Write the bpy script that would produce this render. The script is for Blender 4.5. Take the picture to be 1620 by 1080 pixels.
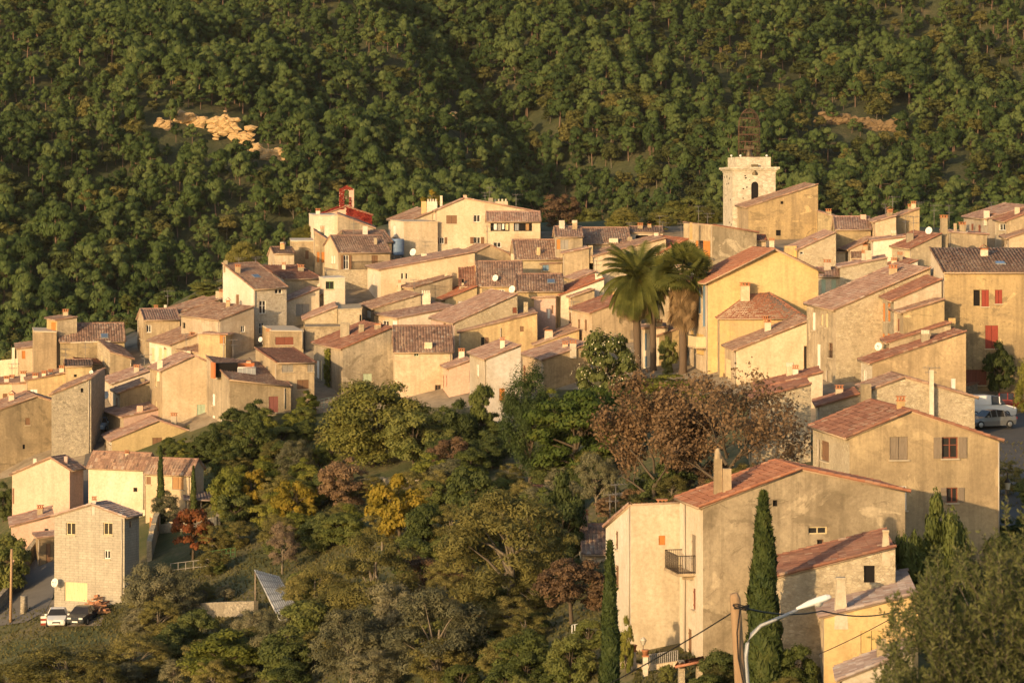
import bpy, bmesh, math, random
import numpy as np
from mathutils import Vector, Matrix
from mathutils.bvhtree import BVHTree

for o in list(bpy.data.objects):
    bpy.data.objects.remove(o)
scene = bpy.context.scene
COL = scene.collection
R = math.radians

# ------------------------------------------------------------------ camera, sky, sun, exposure
F, CX, HY = 4500.0, 810.0, 330.0          # focal length in photo pixels, image centre, horizon row
cam_d = bpy.data.cameras.new("camera")
cam_d.lens = 100.0
cam_d.sensor_width = 36.0
cam_d.shift_y = -(540.0 - HY) / 1620.0
cam_d.clip_start = 1.0
cam_d.clip_end = 6000.0
cam_d.dof.use_dof = True
cam_d.dof.focus_distance = 260.0
cam_d.dof.aperture_fstop = 3.6
cam = bpy.data.objects.new("camera", cam_d)
cam.rotation_euler = (R(90), 0, 0)
COL.objects.link(cam)
scene.camera = cam

SUN_AZ = R(213.0)        # clockwise from +Y
SUN_EL = R(10.5)
world = bpy.data.worlds.new("World")
scene.world = world
world.use_nodes = True
wn = world.node_tree
wn.nodes.clear()
sky = wn.nodes.new("ShaderNodeTexSky")
sky.sky_type = 'NISHITA'
sky.sun_disc = False
sky.sun_elevation = SUN_EL
sky.sun_rotation = SUN_AZ
sky.air_density = 1.0
sky.dust_density = 2.0
bg = wn.nodes.new("ShaderNodeBackground")
bg.inputs['Strength'].default_value = 0.15
wo = wn.nodes.new("ShaderNodeOutputWorld")
wn.links.new(sky.outputs[0], bg.inputs[0])
wn.links.new(bg.outputs[0], wo.inputs[0])

sun_d = bpy.data.lights.new("sun", 'SUN')
sun_d.energy = 3.8
sun_d.angle = R(0.5)
sun_d.color = (1.0, 0.69, 0.365)
sun = bpy.data.objects.new("sun", sun_d)
to_sun = Vector((math.sin(SUN_AZ) * math.cos(SUN_EL), math.cos(SUN_AZ) * math.cos(SUN_EL), math.sin(SUN_EL)))
sun.rotation_euler = to_sun.to_track_quat('Z', 'Y').to_euler()
sun.location = (-200, -100, 150)
COL.objects.link(sun)

vs = scene.view_settings
vs.view_transform = 'Standard'
vs.look = 'None'
vs.exposure = 0.58
vs.gamma = 1.0
scene.cycles.max_bounces = 5
scene.cycles.diffuse_bounces = 3
scene.cycles.glossy_bounces = 2
scene.cycles.transmission_bounces = 3
scene.cycles.transparent_max_bounces = 6

# ------------------------------------------------------------------ materials
MATS = {}

class NG:
    def __init__(self, name):
        self.m = bpy.data.materials.new(name)
        self.m.use_nodes = True
        self.t = self.m.node_tree
        self.b = self.t.nodes['Principled BSDF']
        self.b.inputs['Specular IOR Level'].default_value = 0.2
    def n(self, typ, **kw):
        nd = self.t.nodes.new(typ)
        for k, v in kw.items():
            setattr(nd, k, v)
        return nd
    def put(self, sock, v):
        if hasattr(v, 'is_output') or isinstance(v, bpy.types.NodeSocket):
            self.t.links.new(v, sock)
        else:
            if isinstance(v, tuple) and len(v) == 3 and sock.type == 'RGBA':
                v = v + (1.0,)
            sock.default_value = v
    def pos(self, sx=1, sy=1, sz=1, obj=False):
        if obj:
            g = self.n('ShaderNodeTexCoord').outputs['Object']
        else:
            g = self.n('ShaderNodeNewGeometry').outputs['Position']
        mp = self.n('ShaderNodeMapping')
        self.put(mp.inputs['Vector'], g)
        mp.inputs['Scale'].default_value = (sx, sy, sz)
        return mp.outputs[0]
    def noise(self, vec, scale, detail=4, rough=0.6, dist=0.0):
        nd = self.n('ShaderNodeTexNoise')
        self.put(nd.inputs['Vector'], vec)
        nd.inputs['Scale'].default_value = scale
        nd.inputs['Detail'].default_value = detail
        nd.inputs['Roughness'].default_value = rough
        nd.inputs['Distortion'].default_value = dist
        return nd.outputs['Fac']
    def ramp(self, f, stops, interp='LINEAR'):
        nd = self.n('ShaderNodeValToRGB')
        self.put(nd.inputs[0], f)
        cr = nd.color_ramp
        cr.interpolation = interp
        while len(cr.elements) < len(stops):
            cr.elements.new(0.5)
        for e, (p, c) in zip(cr.elements, stops):
            e.position = p
            e.color = (c, c, c, 1) if isinstance(c, (int, float)) else tuple(c) + (1,)
        return nd.outputs[0]
    def mix(self, f, a, b, mode='MIX'):
        nd = self.n('ShaderNodeMix', data_type='RGBA', blend_type=mode)
        self.put(nd.inputs[0], f)
        self.put(nd.inputs[6], a)
        self.put(nd.inputs[7], b)
        return nd.outputs[2]
    def math(self, op, a, b=0.0):
        nd = self.n('ShaderNodeMath', operation=op)
        self.put(nd.inputs[0], a)
        self.put(nd.inputs[1], b)
        return nd.outputs[0]
    def bump(self, h, strength=0.5, dist=0.05):
        nd = self.n('ShaderNodeBump')
        nd.inputs['Strength'].default_value = strength
        nd.inputs['Distance'].default_value = dist
        self.put(nd.inputs['Height'], h)
        self.put(self.b.inputs['Normal'], nd.outputs[0])
    def out(self, col, rough=0.9):
        self.put(self.b.inputs['Base Color'], col)
        self.put(self.b.inputs['Roughness'], rough)
        return self.m

def plain(name, col, rough=0.6, metal=0.0, var=0.12):
    if name in MATS:
        return MATS[name]
    g = NG(name)
    f = g.noise(g.pos(), 2.5, 4)
    c = g.mix(f, tuple(x * (1 - var) for x in col), tuple(min(1, x * (1 + var)) for x in col))
    g.b.inputs['Metallic'].default_value = metal
    MATS[name] = g.out(c, rough)
    return MATS[name]

PL = {  # plaster: base, stain, streak amount, patch amount
    'cream': ((.60, .51, .38), (.43, .34, .23), .35, .25),
    'white': ((.72, .66, .56), (.58, .50, .38), .18, .12),
    'pale': ((.66, .57, .42), (.50, .41, .28), .22, .2),
    'yellow': ((.63, .475, .24), (.52, .39, .19), .3, .2),
    'yellowbeige': ((.58, .46, .26), (.40, .31, .18), .5, .3),
    'orange': ((.62, .39, .15), (.47, .36, .19), .4, .4),
    'pink': ((.67, .455, .36), (.54, .38, .29), .2, .15),
    'beige': ((.52, .43, .29), (.33, .265, .175), .55, .4),
    'greybeige': ((.50, .43, .31), (.27, .225, .155), .45, .6),
    'ochre': ((.50, .395, .235), (.33, .255, .155), .5, .4),
    'ochrestone': ((.50, .39, .21), (.32, .25, .15), .5, .7),
    'greybrown': ((.37, .29, .18), (.21, .165, .105), .45, .6),
    'block': ((.48, .44, .35), (.38, .34, .27), .3, .15),
}
def plaster(k):
    name = k + "_plaster"
    if name in MATS:
        return MATS[name]
    base, stain, streak, patch = PL[k]
    g = NG(name)
    p = g.pos()
    blotch = g.ramp(g.noise(p, .17, 8, .72, .6), [(.36, 0), (.60, 1)])
    c = g.mix(blotch, base, stain)
    pt = g.ramp(g.noise(g.pos(1, 1, 1.4), .42, 7, .7, 1.2), [(.56, 0), (.60, 1)])
    c = g.mix(g.math('MULTIPLY', pt, patch), c, tuple(x * .68 for x in stain))
    pt2 = g.ramp(g.noise(g.pos(1.1, 1.1, 1.6), .31, 5, .6, .8), [(.60, 0), (.63, 1)])
    c = g.mix(g.math('MULTIPLY', pt2, patch), c, tuple(min(1, x * 1.25) for x in base))
    st = g.ramp(g.noise(g.pos(1.6, 1.6, .10), 1.0, 5, .7), [(.46, 0), (.68, 1)])
    c = g.mix(g.math('MULTIPLY', st, streak), c, tuple(x * .45 for x in stain))
    fine = g.noise(p, 4.5, 5, .7)
    c = g.mix(g.ramp(fine, [(.32, .40), (.62, 0)]), c, tuple(x * .5 for x in stain))
    if k == 'block':
        br = g.n('ShaderNodeTexBrick')
        cb = g.n('ShaderNodeCombineXYZ')
        sp = g.n('ShaderNodeSeparateXYZ')
        g.put(sp.inputs[0], p)
        g.put(cb.inputs[0], g.math('ADD', sp.outputs[0], g.math('MULTIPLY', sp.outputs[1], .9)))
        g.put(cb.inputs[1], sp.outputs[2])
        g.put(br.inputs['Vector'], cb.outputs[0])
        br.inputs['Scale'].default_value = 1.0
        br.inputs['Brick Width'].default_value = .5
        br.inputs['Row Height'].default_value = .22
        br.inputs['Mortar Size'].default_value = .018
        br.inputs['Color1'].default_value = (.9, .9, .9, 1)
        br.inputs['Color2'].default_value = (1, 1, 1, 1)
        br.inputs['Mortar'].default_value = (.72, .72, .72, 1)
        c = g.mix(1.0, c, br.outputs['Color'], 'MULTIPLY')
    oi = g.n('ShaderNodeObjectInfo')
    tint = g.ramp(oi.outputs['Random'], [(0, (.80, .80, .84)), (.3, (1.0, .98, .95)), (.55, (1.05, .97, .90)), (.8, (.93, .86, .78)), (1, (1.06, 1.02, .96))])
    c = g.mix(1.0, c, tint, 'MULTIPLY')
    g.bump(fine, .35, .05)
    MATS[name] = g.out(c, .92)
    return MATS[name]

ST = {'stone': ((.50, .41, .27), (.38, .30, .19), (.60, .51, .36), (.44, .36, .25), 4.2, .45),
      'palestone': ((.58, .50, .38), (.44, .36, .26), (.68, .61, .48), (.55, .47, .35), 4.2, .35),
      'greystone': ((.36, .31, .23), (.24, .20, .15), (.46, .39, .29), (.30, .26, .19), 4.0, .4),
      'ashlar': ((.60, .53, .41), (.48, .41, .30), (.68, .62, .50), (.52, .45, .34), 1.5, .25)}
def stone(k):
    name = k + "_masonry"
    if name in MATS:
        return MATS[name]
    a, b, c3, mortar, sc, am = ST[k]
    g = NG(name)
    p0 = g.pos(1, 1, 1.7)
    wob = g.n('ShaderNodeTexNoise'); g.put(wob.inputs['Vector'], p0); wob.inputs['Scale'].default_value = 1.6
    vm = g.n('ShaderNodeVectorMath', operation='MULTIPLY_ADD'); g.put(vm.inputs[0], wob.outputs['Color']); vm.inputs[1].default_value = (.5, .5, .5); g.put(vm.inputs[2], p0)
    p = vm.outputs[0]
    warp = g.n('ShaderNodeTexVoronoi')
    g.put(warp.inputs['Vector'], p)
    warp.inputs['Scale'].default_value = sc
    cellv = g.n('ShaderNodeSeparateColor')
    g.put(cellv.inputs[0], warp.outputs['Color'])
    c = g.ramp(cellv.outputs[0], [(0, tuple(x * .8 for x in b)), (.35, a), (.7, a), (1, c3)])
    ed = g.n('ShaderNodeTexVoronoi', feature='DISTANCE_TO_EDGE')
    g.put(ed.inputs['Vector'], p)
    ed.inputs['Scale'].default_value = sc
    m = g.ramp(ed.outputs['Distance'], [(.02, 1), (.16, 0)])
    c = g.mix(g.math('MULTIPLY', m, .6), c, tuple(x * .72 for x in mortar))
    big = g.ramp(g.noise(g.pos(), .35, 7, .7, .6), [(.40, 0), (.66, .6)])
    c = g.mix(big, c, tuple(.5 * x + .5 * y for x, y in zip(mortar, a)))
    grain = g.ramp(g.noise(g.pos(), 2.6, 5, .75), [(.35, .45), (.6, 0)])
    c = g.mix(grain, c, tuple(x * .5 for x in b))
    ren = g.ramp(g.noise(g.pos(), .3, 6, .65, .8), [(.5, 0), (.56, 1)])
    c = g.mix(g.math('MULTIPLY', ren, am), c, mortar)
    bl = g.ramp(g.noise(g.pos(1, 1, .5), .5, 5), [(.45, 0), (.75, .45)])
    c = g.mix(bl, c, tuple(x * .55 for x in b))
    hgt = g.ramp(ed.outputs['Distance'], [(0, 0), (.15, 1)])
    g.bump(hgt, .45, .06)
    MATS[name] = g.out(c, .95)
    return MATS[name]

TI = {'brown': ((.31, .18, .12), (.41, .265, .175), (.19, .115, .08), (.46, .37, .28), .40),
      'dark': ((.25, .145, .10), (.38, .235, .155), (.13, .082, .062), (.43, .34, .26), .42),
      'red': ((.33, .125, .065), (.41, .18, .10), (.24, .085, .05), (.40, .25, .17), .18),
      'terracotta': ((.36, .155, .085), (.42, .20, .115), (.29, .115, .065), (.40, .24, .15), .12),
      'redbrown': ((.27, .12, .075), (.35, .17, .105), (.17, .08, .055), (.40, .29, .20), .28),
      'pink': ((.34, .20, .145), (.44, .29, .21), (.23, .14, .10), (.48, .39, .31), .42),
      'grey': ((.34, .24, .19), (.42, .33, .28), (.25, .17, .14), (.46, .41, .36), .5)}
def tile(k):
    name = k + "_roof_tile"
    if name in MATS:
        return MATS[name]
    a, b, d, lich, la = TI[k]
    g = NG(name)
    uv = g.n('ShaderNodeUVMap')
    uv.uv_map = 'tile'
    fl = g.n('ShaderNodeVectorMath', operation='FLOOR')
    g.put(fl.inputs[0], uv.outputs[0])
    wn_ = g.n('ShaderNodeTexWhiteNoise', noise_dimensions='2D')
    g.put(wn_.inputs['Vector'], fl.outputs[0])
    c = g.ramp(wn_.outputs['Value'], [(0, d), (.18, a), (.6, a), (.8, b), (.93, b), (1, lich)])
    ln = g.ramp(g.noise(g.pos(), .45, 6, .7, .5), [(.48, 0), (.66, 1)])
    c = g.mix(g.math('MULTIPLY', ln, la), c, lich)
    dk = g.ramp(g.noise(g.pos(), .8, 5, .65), [(.50, 0), (.72, .55)])
    c = g.mix(dk, c, tuple(x * .55 for x in d))
    fine = g.noise(g.pos(), 9, 3)
    c = g.mix(g.ramp(fine, [(.35, .35), (.65, 0)]), c, d)
    g.bump(fine, .3, .03)
    MATS[name] = g.out(c, .9)
    return MATS[name]

def leafmat(name, dark, mid, light, trans=.35, sc=.55, rnd=.35):
    if name in MATS:
        return MATS[name]
    g = NG(name)
    oi = g.n('ShaderNodeObjectInfo')
    f = g.noise(g.pos(), sc, 3, .6)
    f2 = g.noise(g.pos(), 5.0, 2, .5)
    v = g.math('ADD', g.math('MULTIPLY', f, .75), g.math('MULTIPLY', f2, .25))
    v = g.math('ADD', v, g.math('MULTIPLY', g.math('SUBTRACT', oi.outputs['Random'], .5), rnd))
    c = g.ramp(v, [(.30, dark), (.52, mid), (.75, light)])
    g.put(g.b.inputs['Base Color'], c)
    g.b.inputs['Roughness'].default_value = .65
    g.b.inputs['Specular IOR Level'].default_value = .15
    tr = g.n('ShaderNodeBsdfTranslucent')
    g.put(tr.inputs['Color'], c)
    mx = g.n('ShaderNodeMixShader')
    mx.inputs[0].default_value = trans
    outn = g.t.nodes['Material Output']
    g.t.links.new(g.b.outputs[0], mx.inputs[1])
    g.t.links.new(tr.outputs[0], mx.inputs[2])
    g.t.links.new(mx.outputs[0], outn.inputs['Surface'])
    MATS[name] = g.m
    return g.m

def barkmat(name, a, b):
    if name in MATS:
        return MATS[name]
    g = NG(name)
    f = g.noise(g.pos(3, 3, .6, obj=True), 4.0, 5, .7)
    c = g.mix(f, a, b)
    g.bump(f, .6, .05)
    MATS[name] = g.out(c, .95)
    return MATS[name]

def glassmat():
    if 'window_glass' in MATS:
        return MATS['window_glass']
    g = NG('window_glass')
    f = g.noise(g.pos(), 1.2, 3)
    c = g.mix(f, (.012, .012, .013), (.05, .045, .04))
    g.b.inputs['Specular IOR Level'].default_value = .5
    MATS['window_glass'] = g.out(c, .12)
    return MATS['window_glass']

COLS = {'brown': (.20, .11, .06), 'redbrown': (.22, .075, .045), 'red': (.27, .05, .03), 'orange': (.52, .20, .05),
        'wood': (.34, .19, .08), 'greybrown': (.24, .185, .13), 'grey': (.30, .27, .23), 'mint': (.42, .50, .36),
        'white': (.76, .72, .64), 'cream': (.62, .50, .29), 'yellowwood': (.58, .40, .16), 'dark': (.06, .045, .035),
        'green': (.07, .16, .05), 'blue': (.16, .24, .32), 'curtain': (.26, .10, .08), 'slate': (.22, .23, .24)}
def paint(k):
    name = k + "_paint"
    if name in MATS:
        return MATS[name]
    g = NG(name)
    col = COLS[k]
    f = g.noise(g.pos(6, 6, .8), 2.0, 5, .7)
    c = g.mix(g.ramp(f, [(.3, 0), (.75, 1)]), tuple(x * .72 for x in col), tuple(min(1, x * 1.12) for x in col))
    MATS[name] = g.out(c, .6)
    return MATS[name]

def wallmat(k):
    if k in PL:
        return plaster(k)
    if k in ST:
        return stone(k)
    return MATS[k]

# ------------------------------------------------------------------ object helpers
def link(name, me, parent=None, loc=(0, 0, 0)):
    o = bpy.data.objects.new(name, me)
    COL.objects.link(o)
    if parent is not None:
        o.parent = parent
    o.location = loc
    return o

def tag(o, label=None, cat=None, group=None, kind=None):
    if label: o['label'] = label
    if cat: o['category'] = cat
    if group: o['group'] = group
    if kind: o['kind'] = kind
    return o

def mesh_np(name, V, Q, mats, uv=None, smooth=False, midx=None):
    """numpy verts (n,3), faces (m,k) -> mesh"""
    me = bpy.data.meshes.new(name)
    V = np.asarray(V, dtype=np.float32)
    Q = np.asarray(Q, dtype=np.int32)
    k = Q.shape[1]
    me.vertices.add(len(V))
    me.vertices.foreach_set('co', V.ravel())
    me.loops.add(Q.size)
    me.loops.foreach_set('vertex_index', Q.ravel())
    me.polygons.add(len(Q))
    me.polygons.foreach_set('loop_start', np.arange(len(Q), dtype=np.int32) * k)
    me.polygons.foreach_set('loop_total', np.full(len(Q), k, dtype=np.int32))
    if smooth:
        me.polygons.foreach_set('use_smooth', np.ones(len(Q), dtype=bool))
    if uv is not None:
        ul = me.uv_layers.new(name='tile')
        ul.data.foreach_set('uv', np.asarray(uv, dtype=np.float32)[Q.ravel()].ravel())
    for m in (mats if isinstance(mats, (list, tuple)) else [mats]):
        me.materials.append(m)
    if midx is not None:
        me.polygons.foreach_set('material_index', np.asarray(midx, dtype=np.int32))
    me.update(calc_edges=True)
    me.validate()
    return me

class MB:
    """collects polygons in world space, links them as one mesh object"""
    def __init__(self):
        self.v, self.f, self.mi, self.sm = [], [], [], []
        self.m = 0
    def poly(self, pts, smooth=False):
        i = len(self.v)
        self.v += [tuple(p) for p in pts]
        self.f.append(tuple(range(i, i + len(pts))))
        self.mi.append(self.m)
        self.sm.append(smooth)
    def box(self, c, u, v, w):
        """centre + three half axis vectors"""
        c, u, v, w = Vector(c), Vector(u), Vector(v), Vector(w)
        i = len(self.v)
        for sx in (-1, 1):
            for sy in (-1, 1):
                for sz in (-1, 1):
                    self.v.append(tuple(c + u * sx + v * sy + w * sz))
        fl = [(0, 1, 3, 2), (4, 6, 7, 5), (0, 4, 5, 1), (2, 3, 7, 6), (0, 2, 6, 4), (1, 5, 7, 3)]
        if u.cross(v).dot(w) < 0:
            fl = [tuple(reversed(x)) for x in fl]
        for q in fl:
            self.f.append(tuple(i + k for k in q)); self.mi.append(self.m); self.sm.append(False)
    def abox(self, x0, x1, y0, y1, z0, z1):
        self.box(((x0 + x1) / 2, (y0 + y1) / 2, (z0 + z1) / 2), ((x1 - x0) / 2, 0, 0), (0, (y1 - y0) / 2, 0), (0, 0, (z1 - z0) / 2))
    def frustum(self, c, u, v, h, top=.8, z0=0):
        """box with tapered top: base centre c, half vectors u v, height h"""
        c, u, v = Vector(c), Vector(u), Vector(v)
        b = [c + u * a + v * bb for a, bb in ((-1, -1), (1, -1), (1, 1), (-1, 1))]
        up = Vector((0, 0, h))
        t = [c + up + u * a * top + v * bb * top for a, bb in ((-1, -1), (1, -1), (1, 1), (-1, 1))]
        self.poly(t)
        self.poly(list(reversed(b)))
        for k in range(4):
            self.poly([b[k], b[(k + 1) % 4], t[(k + 1) % 4], t[k]])
    def tube(self, pts, r, n=6, caps=True):
        pts = [Vector(p) for p in pts]
        rr = r if isinstance(r, (list, tuple)) else [r] * len(pts)
        rings = []
        for k, p in enumerate(pts):
            d = (pts[min(k + 1, len(pts) - 1)] - pts[max(k - 1, 0)])
            d = d.normalized() if d.length > 1e-9 else Vector((0, 0, 1))
            a = d.cross(Vector((0, 0, 1)) if abs(d.z) < .9 else Vector((1, 0, 0))).normalized()
            b = d.cross(a)
            i0 = len(self.v)
            for j in range(n):
                t = 2 * math.pi * j / n
                self.v.append(tuple(p + (a * math.cos(t) + b * math.sin(t)) * rr[k]))
            rings.append(i0)
        for k in range(len(rings) - 1):
            for j in range(n):
                self.f.append((rings[k] + j, rings[k + 1] + j, rings[k + 1] + (j + 1) % n, rings[k] + (j + 1) % n))
                self.mi.append(self.m); self.sm.append(True)
        if caps:
            self.f.append(tuple(rings[0] + j for j in range(n))); self.mi.append(self.m); self.sm.append(False)
            self.f.append(tuple(rings[-1] + j for j in reversed(range(n)))); self.mi.append(self.m); self.sm.append(False)
    def lathe(self, c, prof, n=12, ax=None):
        """prof: [(radius, height)]; ax = (u, v, w) unit vectors"""
        c = Vector(c)
        u, v, w = ax or (Vector((1, 0, 0)), Vector((0, 1, 0)), Vector((0, 0, 1)))
        rings = []
        for r_, h_ in prof:
            rings.append(len(self.v))
            for j in range(n):
                t = 2 * math.pi * j / n
                self.v.append(tuple(c + w * h_ + (u * math.cos(t) + v * math.sin(t)) * r_))
        for k in range(len(rings) - 1):
            for j in range(n):
                self.f.append((rings[k] + j, rings[k] + (j + 1) % n, rings[k + 1] + (j + 1) % n, rings[k + 1] + j))
                self.mi.append(self.m); self.sm.append(True)
    def build(self, name, mats, parent=None, root=None):
        base = Vector((0, 0, 0))
        p = parent
        while p is not None:
            base += p.location
            p = p.parent
        if root is not None:
            base = Vector(root)
        me = bpy.data.meshes.new(name)
        me.from_pydata([tuple(Vector(q) - base) for q in self.v], [], self.f)
        for m in (mats if isinstance(mats, (list, tuple)) else [mats]):
            me.materials.append(m)
        me.polygons.foreach_set('material_index', self.mi)
        me.polygons.foreach_set('use_smooth', self.sm)
        me.update()
        return link(name, me, parent, (0, 0, 0) if root is None else tuple(base))

def empty(name, loc=(0, 0, 0)):
    o = bpy.data.objects.new(name, None)
    o.empty_display_size = .5
    COL.objects.link(o)
    o.location = loc
    return o

# ------------------------------------------------------------------ from photo pixel to place
CTRL = [  # pixel x, y, scale (pixels per metre) measured on doors, windows, cars and tiles
    (-150, 1000, 16.5), (100, 960, 17.5), (60, 840, 16.2), (200, 830, 16), (230, 720, 15), (50, 720, 14.5), (150, 560, 12.8),
    (-150, 620, 11.8), (10, 590, 12.4), (100, 520, 12.0), (340, 680, 15), (580, 670, 15), (450, 620, 14.5), (300, 480, 12.6),
    (420, 530, 13.2), (560, 540, 13.6), (520, 430, 12.4), (730, 380, 11.9), (750, 470, 12.8), (780, 560, 14.2), (800, 660, 15.8),
    (900, 360, 11.9), (1000, 360, 11.8), (1000, 600, 15.8), (1180, 345, 11.6), (1200, 590, 16.6), (1300, 390, 12.4), (1350, 610, 17.8),
    (1450, 440, 13.6), (1500, 600, 17.6), (1600, 620, 18), (1540, 680, 19.6), (1440, 860, 24), (1000, 1045, 28), (1350, 1090, 31),
    (1620, 380, 12.4), (1780, 420, 12.8), (1780, 640, 18), (1780, 1100, 31), (700, 1060, 24), (700, 880, 20), (500, 900, 18.5),
    (330, 880, 17.5), (100, 1080, 20), (350, 1080, 21), (-150, 1150, 20), (700, 740, 17.0), (900, 780, 18.5), (850, 900, 21.5), (950, 700, 17.2),
    (250, 560, 13.0), (350, 450, 12.2), (650, 420, 12.3), (1100, 450, 13.0), (1000, 470, 13.2)]
_cp = np.array([(x / 500, y / 500) for x, y, s in CTRL])
_cs = np.array([s for _, _, s in CTRL])
def _phi(r):
    return r                                     # biharmonic-in-3D kernel: smooth, no overshoot
_n = len(_cp)
_K = _phi(np.linalg.norm(_cp[:, None] - _cp[None], axis=2)) - np.eye(_n) * .06
_A = np.zeros((_n + 3, _n + 3)); _A[:_n, :_n] = _K; _A[:_n, _n] = 1; _A[:_n, _n + 1:] = _cp
_A[_n, :_n] = 1; _A[_n + 1:, :_n] = _cp.T
_w = np.linalg.solve(_A, np.concatenate([_cs, np.zeros(3)]))
def scale_at(x, y):
    q = np.array((x / 500, y / 500))
    r = np.linalg.norm(_cp - q, axis=1)
    s = float((_phi(r) * _w[:_n]).sum() + _w[_n] + _w[_n + 1] * q[0] + _w[_n + 2] * q[1])
    return min(max(s, 11.0), 60.0)
def D0(x, y):
    return F / scale_at(x, y)
def at(px, py, d):
    return Vector(((px - CX) * d / F, d, -(py - HY) * d / F))
def pix(p):
    return (CX + F * p[0] / p[1], HY - F * p[2] / p[1])
# ------------------------------------------------------------------ ground
def crest(x):
    return float(np.interp(x, [-400, 0, 120, 200, 350, 480, 620, 900, 1150, 1300, 1620, 2050], [640, 600, 560, 520, 440, 395, 352, 352, 340, 352, 366, 380]))
def build_ground():
    xs = np.arange(-420, 2081, 20.0)
    rows = 62
    V = []
    nc = len(xs)
    for r in range(rows):
        t = r / (rows - 1)
        for x in xs:
            y = crest(x) + (1200 - crest(x)) * t
            V.append(tuple(at(x, y, D0(x, y))))
    back = [[], [], [], []]
    for i, x in enumerate(xs):
        p = Vector(V[i])
        for k, (dy, z) in enumerate(((6, p.z - 3), (40, p.z - 24), (130, -48), (330, -62))):
            Y = p.y + dy
            back[k].append((p.x * Y / p.y, Y, min(z, p.z - 1)))
    front = [[], [], [], [], [], []]
    for i, x in enumerate(xs):
        p = Vector(V[(rows - 1) * nc + i])
        for k, (f, z) in enumerate(((.9, p.z - 4), (.72, p.z - 4), (.5, -20), (.35, -13), (.16, -5), (-.3, -1.8))):
            front[k].append((p.x * max(f, .35), p.y * f, z))
    allv = []
    for b in reversed(back):
        allv += b
    allv += V
    for b in front:
        allv += b
    nr = len(allv) // nc
    idx = np.arange(nr * nc).reshape(nr, nc)
    Q = np.stack([idx[:-1, :-1], idx[1:, :-1], idx[1:, 1:], idx[:-1, 1:]], -1).reshape(-1, 4)
    g = NG('garden_soil')
    p = g.pos()
    f = g.noise(p, .12, 6, .65)
    c = g.ramp(f, [(.3, (.055, .07, .025)), (.45, (.10, .10, .04)), (.55, (.15, .125, .06)), (.7, (.20, .155, .085))])
    f2 = g.noise(p, 1.2, 5, .7)
    c = g.mix(g.ramp(f2, [(.4, .6), (.6, 0)]), c, (.06, .07, .025))
    g.bump(f2, .6, .3)
    m = g.out(c, 1.0)
    g2 = NG('village_earth')
    f = g2.noise(g2.pos(), .5, 6, .7)
    m2 = g2.out(g2.ramp(f, [(.35, (.20, .155, .10)), (.65, (.36, .29, .20))]), 1.0)
    mi = []
    for q in Q:
        c = sum((Vector(allv[int(k)]) for k in q), Vector()) / 4
        px, py = pix(c) if c.y > 60 else (0, 2000)
        lim = float(np.interp(px, [0, 120, 200, 340, 500, 800, 1000, 1240, 1300, 1620], [760, 740, 700, 668, 648, 640, 596, 640, 700, 900]))
        mi.append(1 if crest(px) + 9 < py < lim else 0)
    me = mesh_np('ground', np.array(allv), Q, [m, m2], smooth=True, midx=mi)
    o = link('ground', me)
    tag(o, kind='structure')
    bv = BVHTree.FromPolygons([Vector(v) for v in allv], [tuple(int(k) for k in q) for q in Q])
    return o, bv
ground, GBV = build_ground()
def gz(x, y):
    h = GBV.ray_cast(Vector((x, y, 300)), Vector((0, 0, -1)))
    return h[0].z if h[0] is not None else -40.0

# ------------------------------------------------------------------ houses
ZX, ZY, ZM = 0.0, 0.0, 1.0
def Z(x0, y0, m=3.375):
    global ZX, ZY, ZM
    ZX, ZY, ZM = x0, y0, m
def cx(x): return ZX + x / ZM
def cy(y): return ZY + y / ZM

rng = random.Random(7)
nrs = np.random.RandomState(11)

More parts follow.
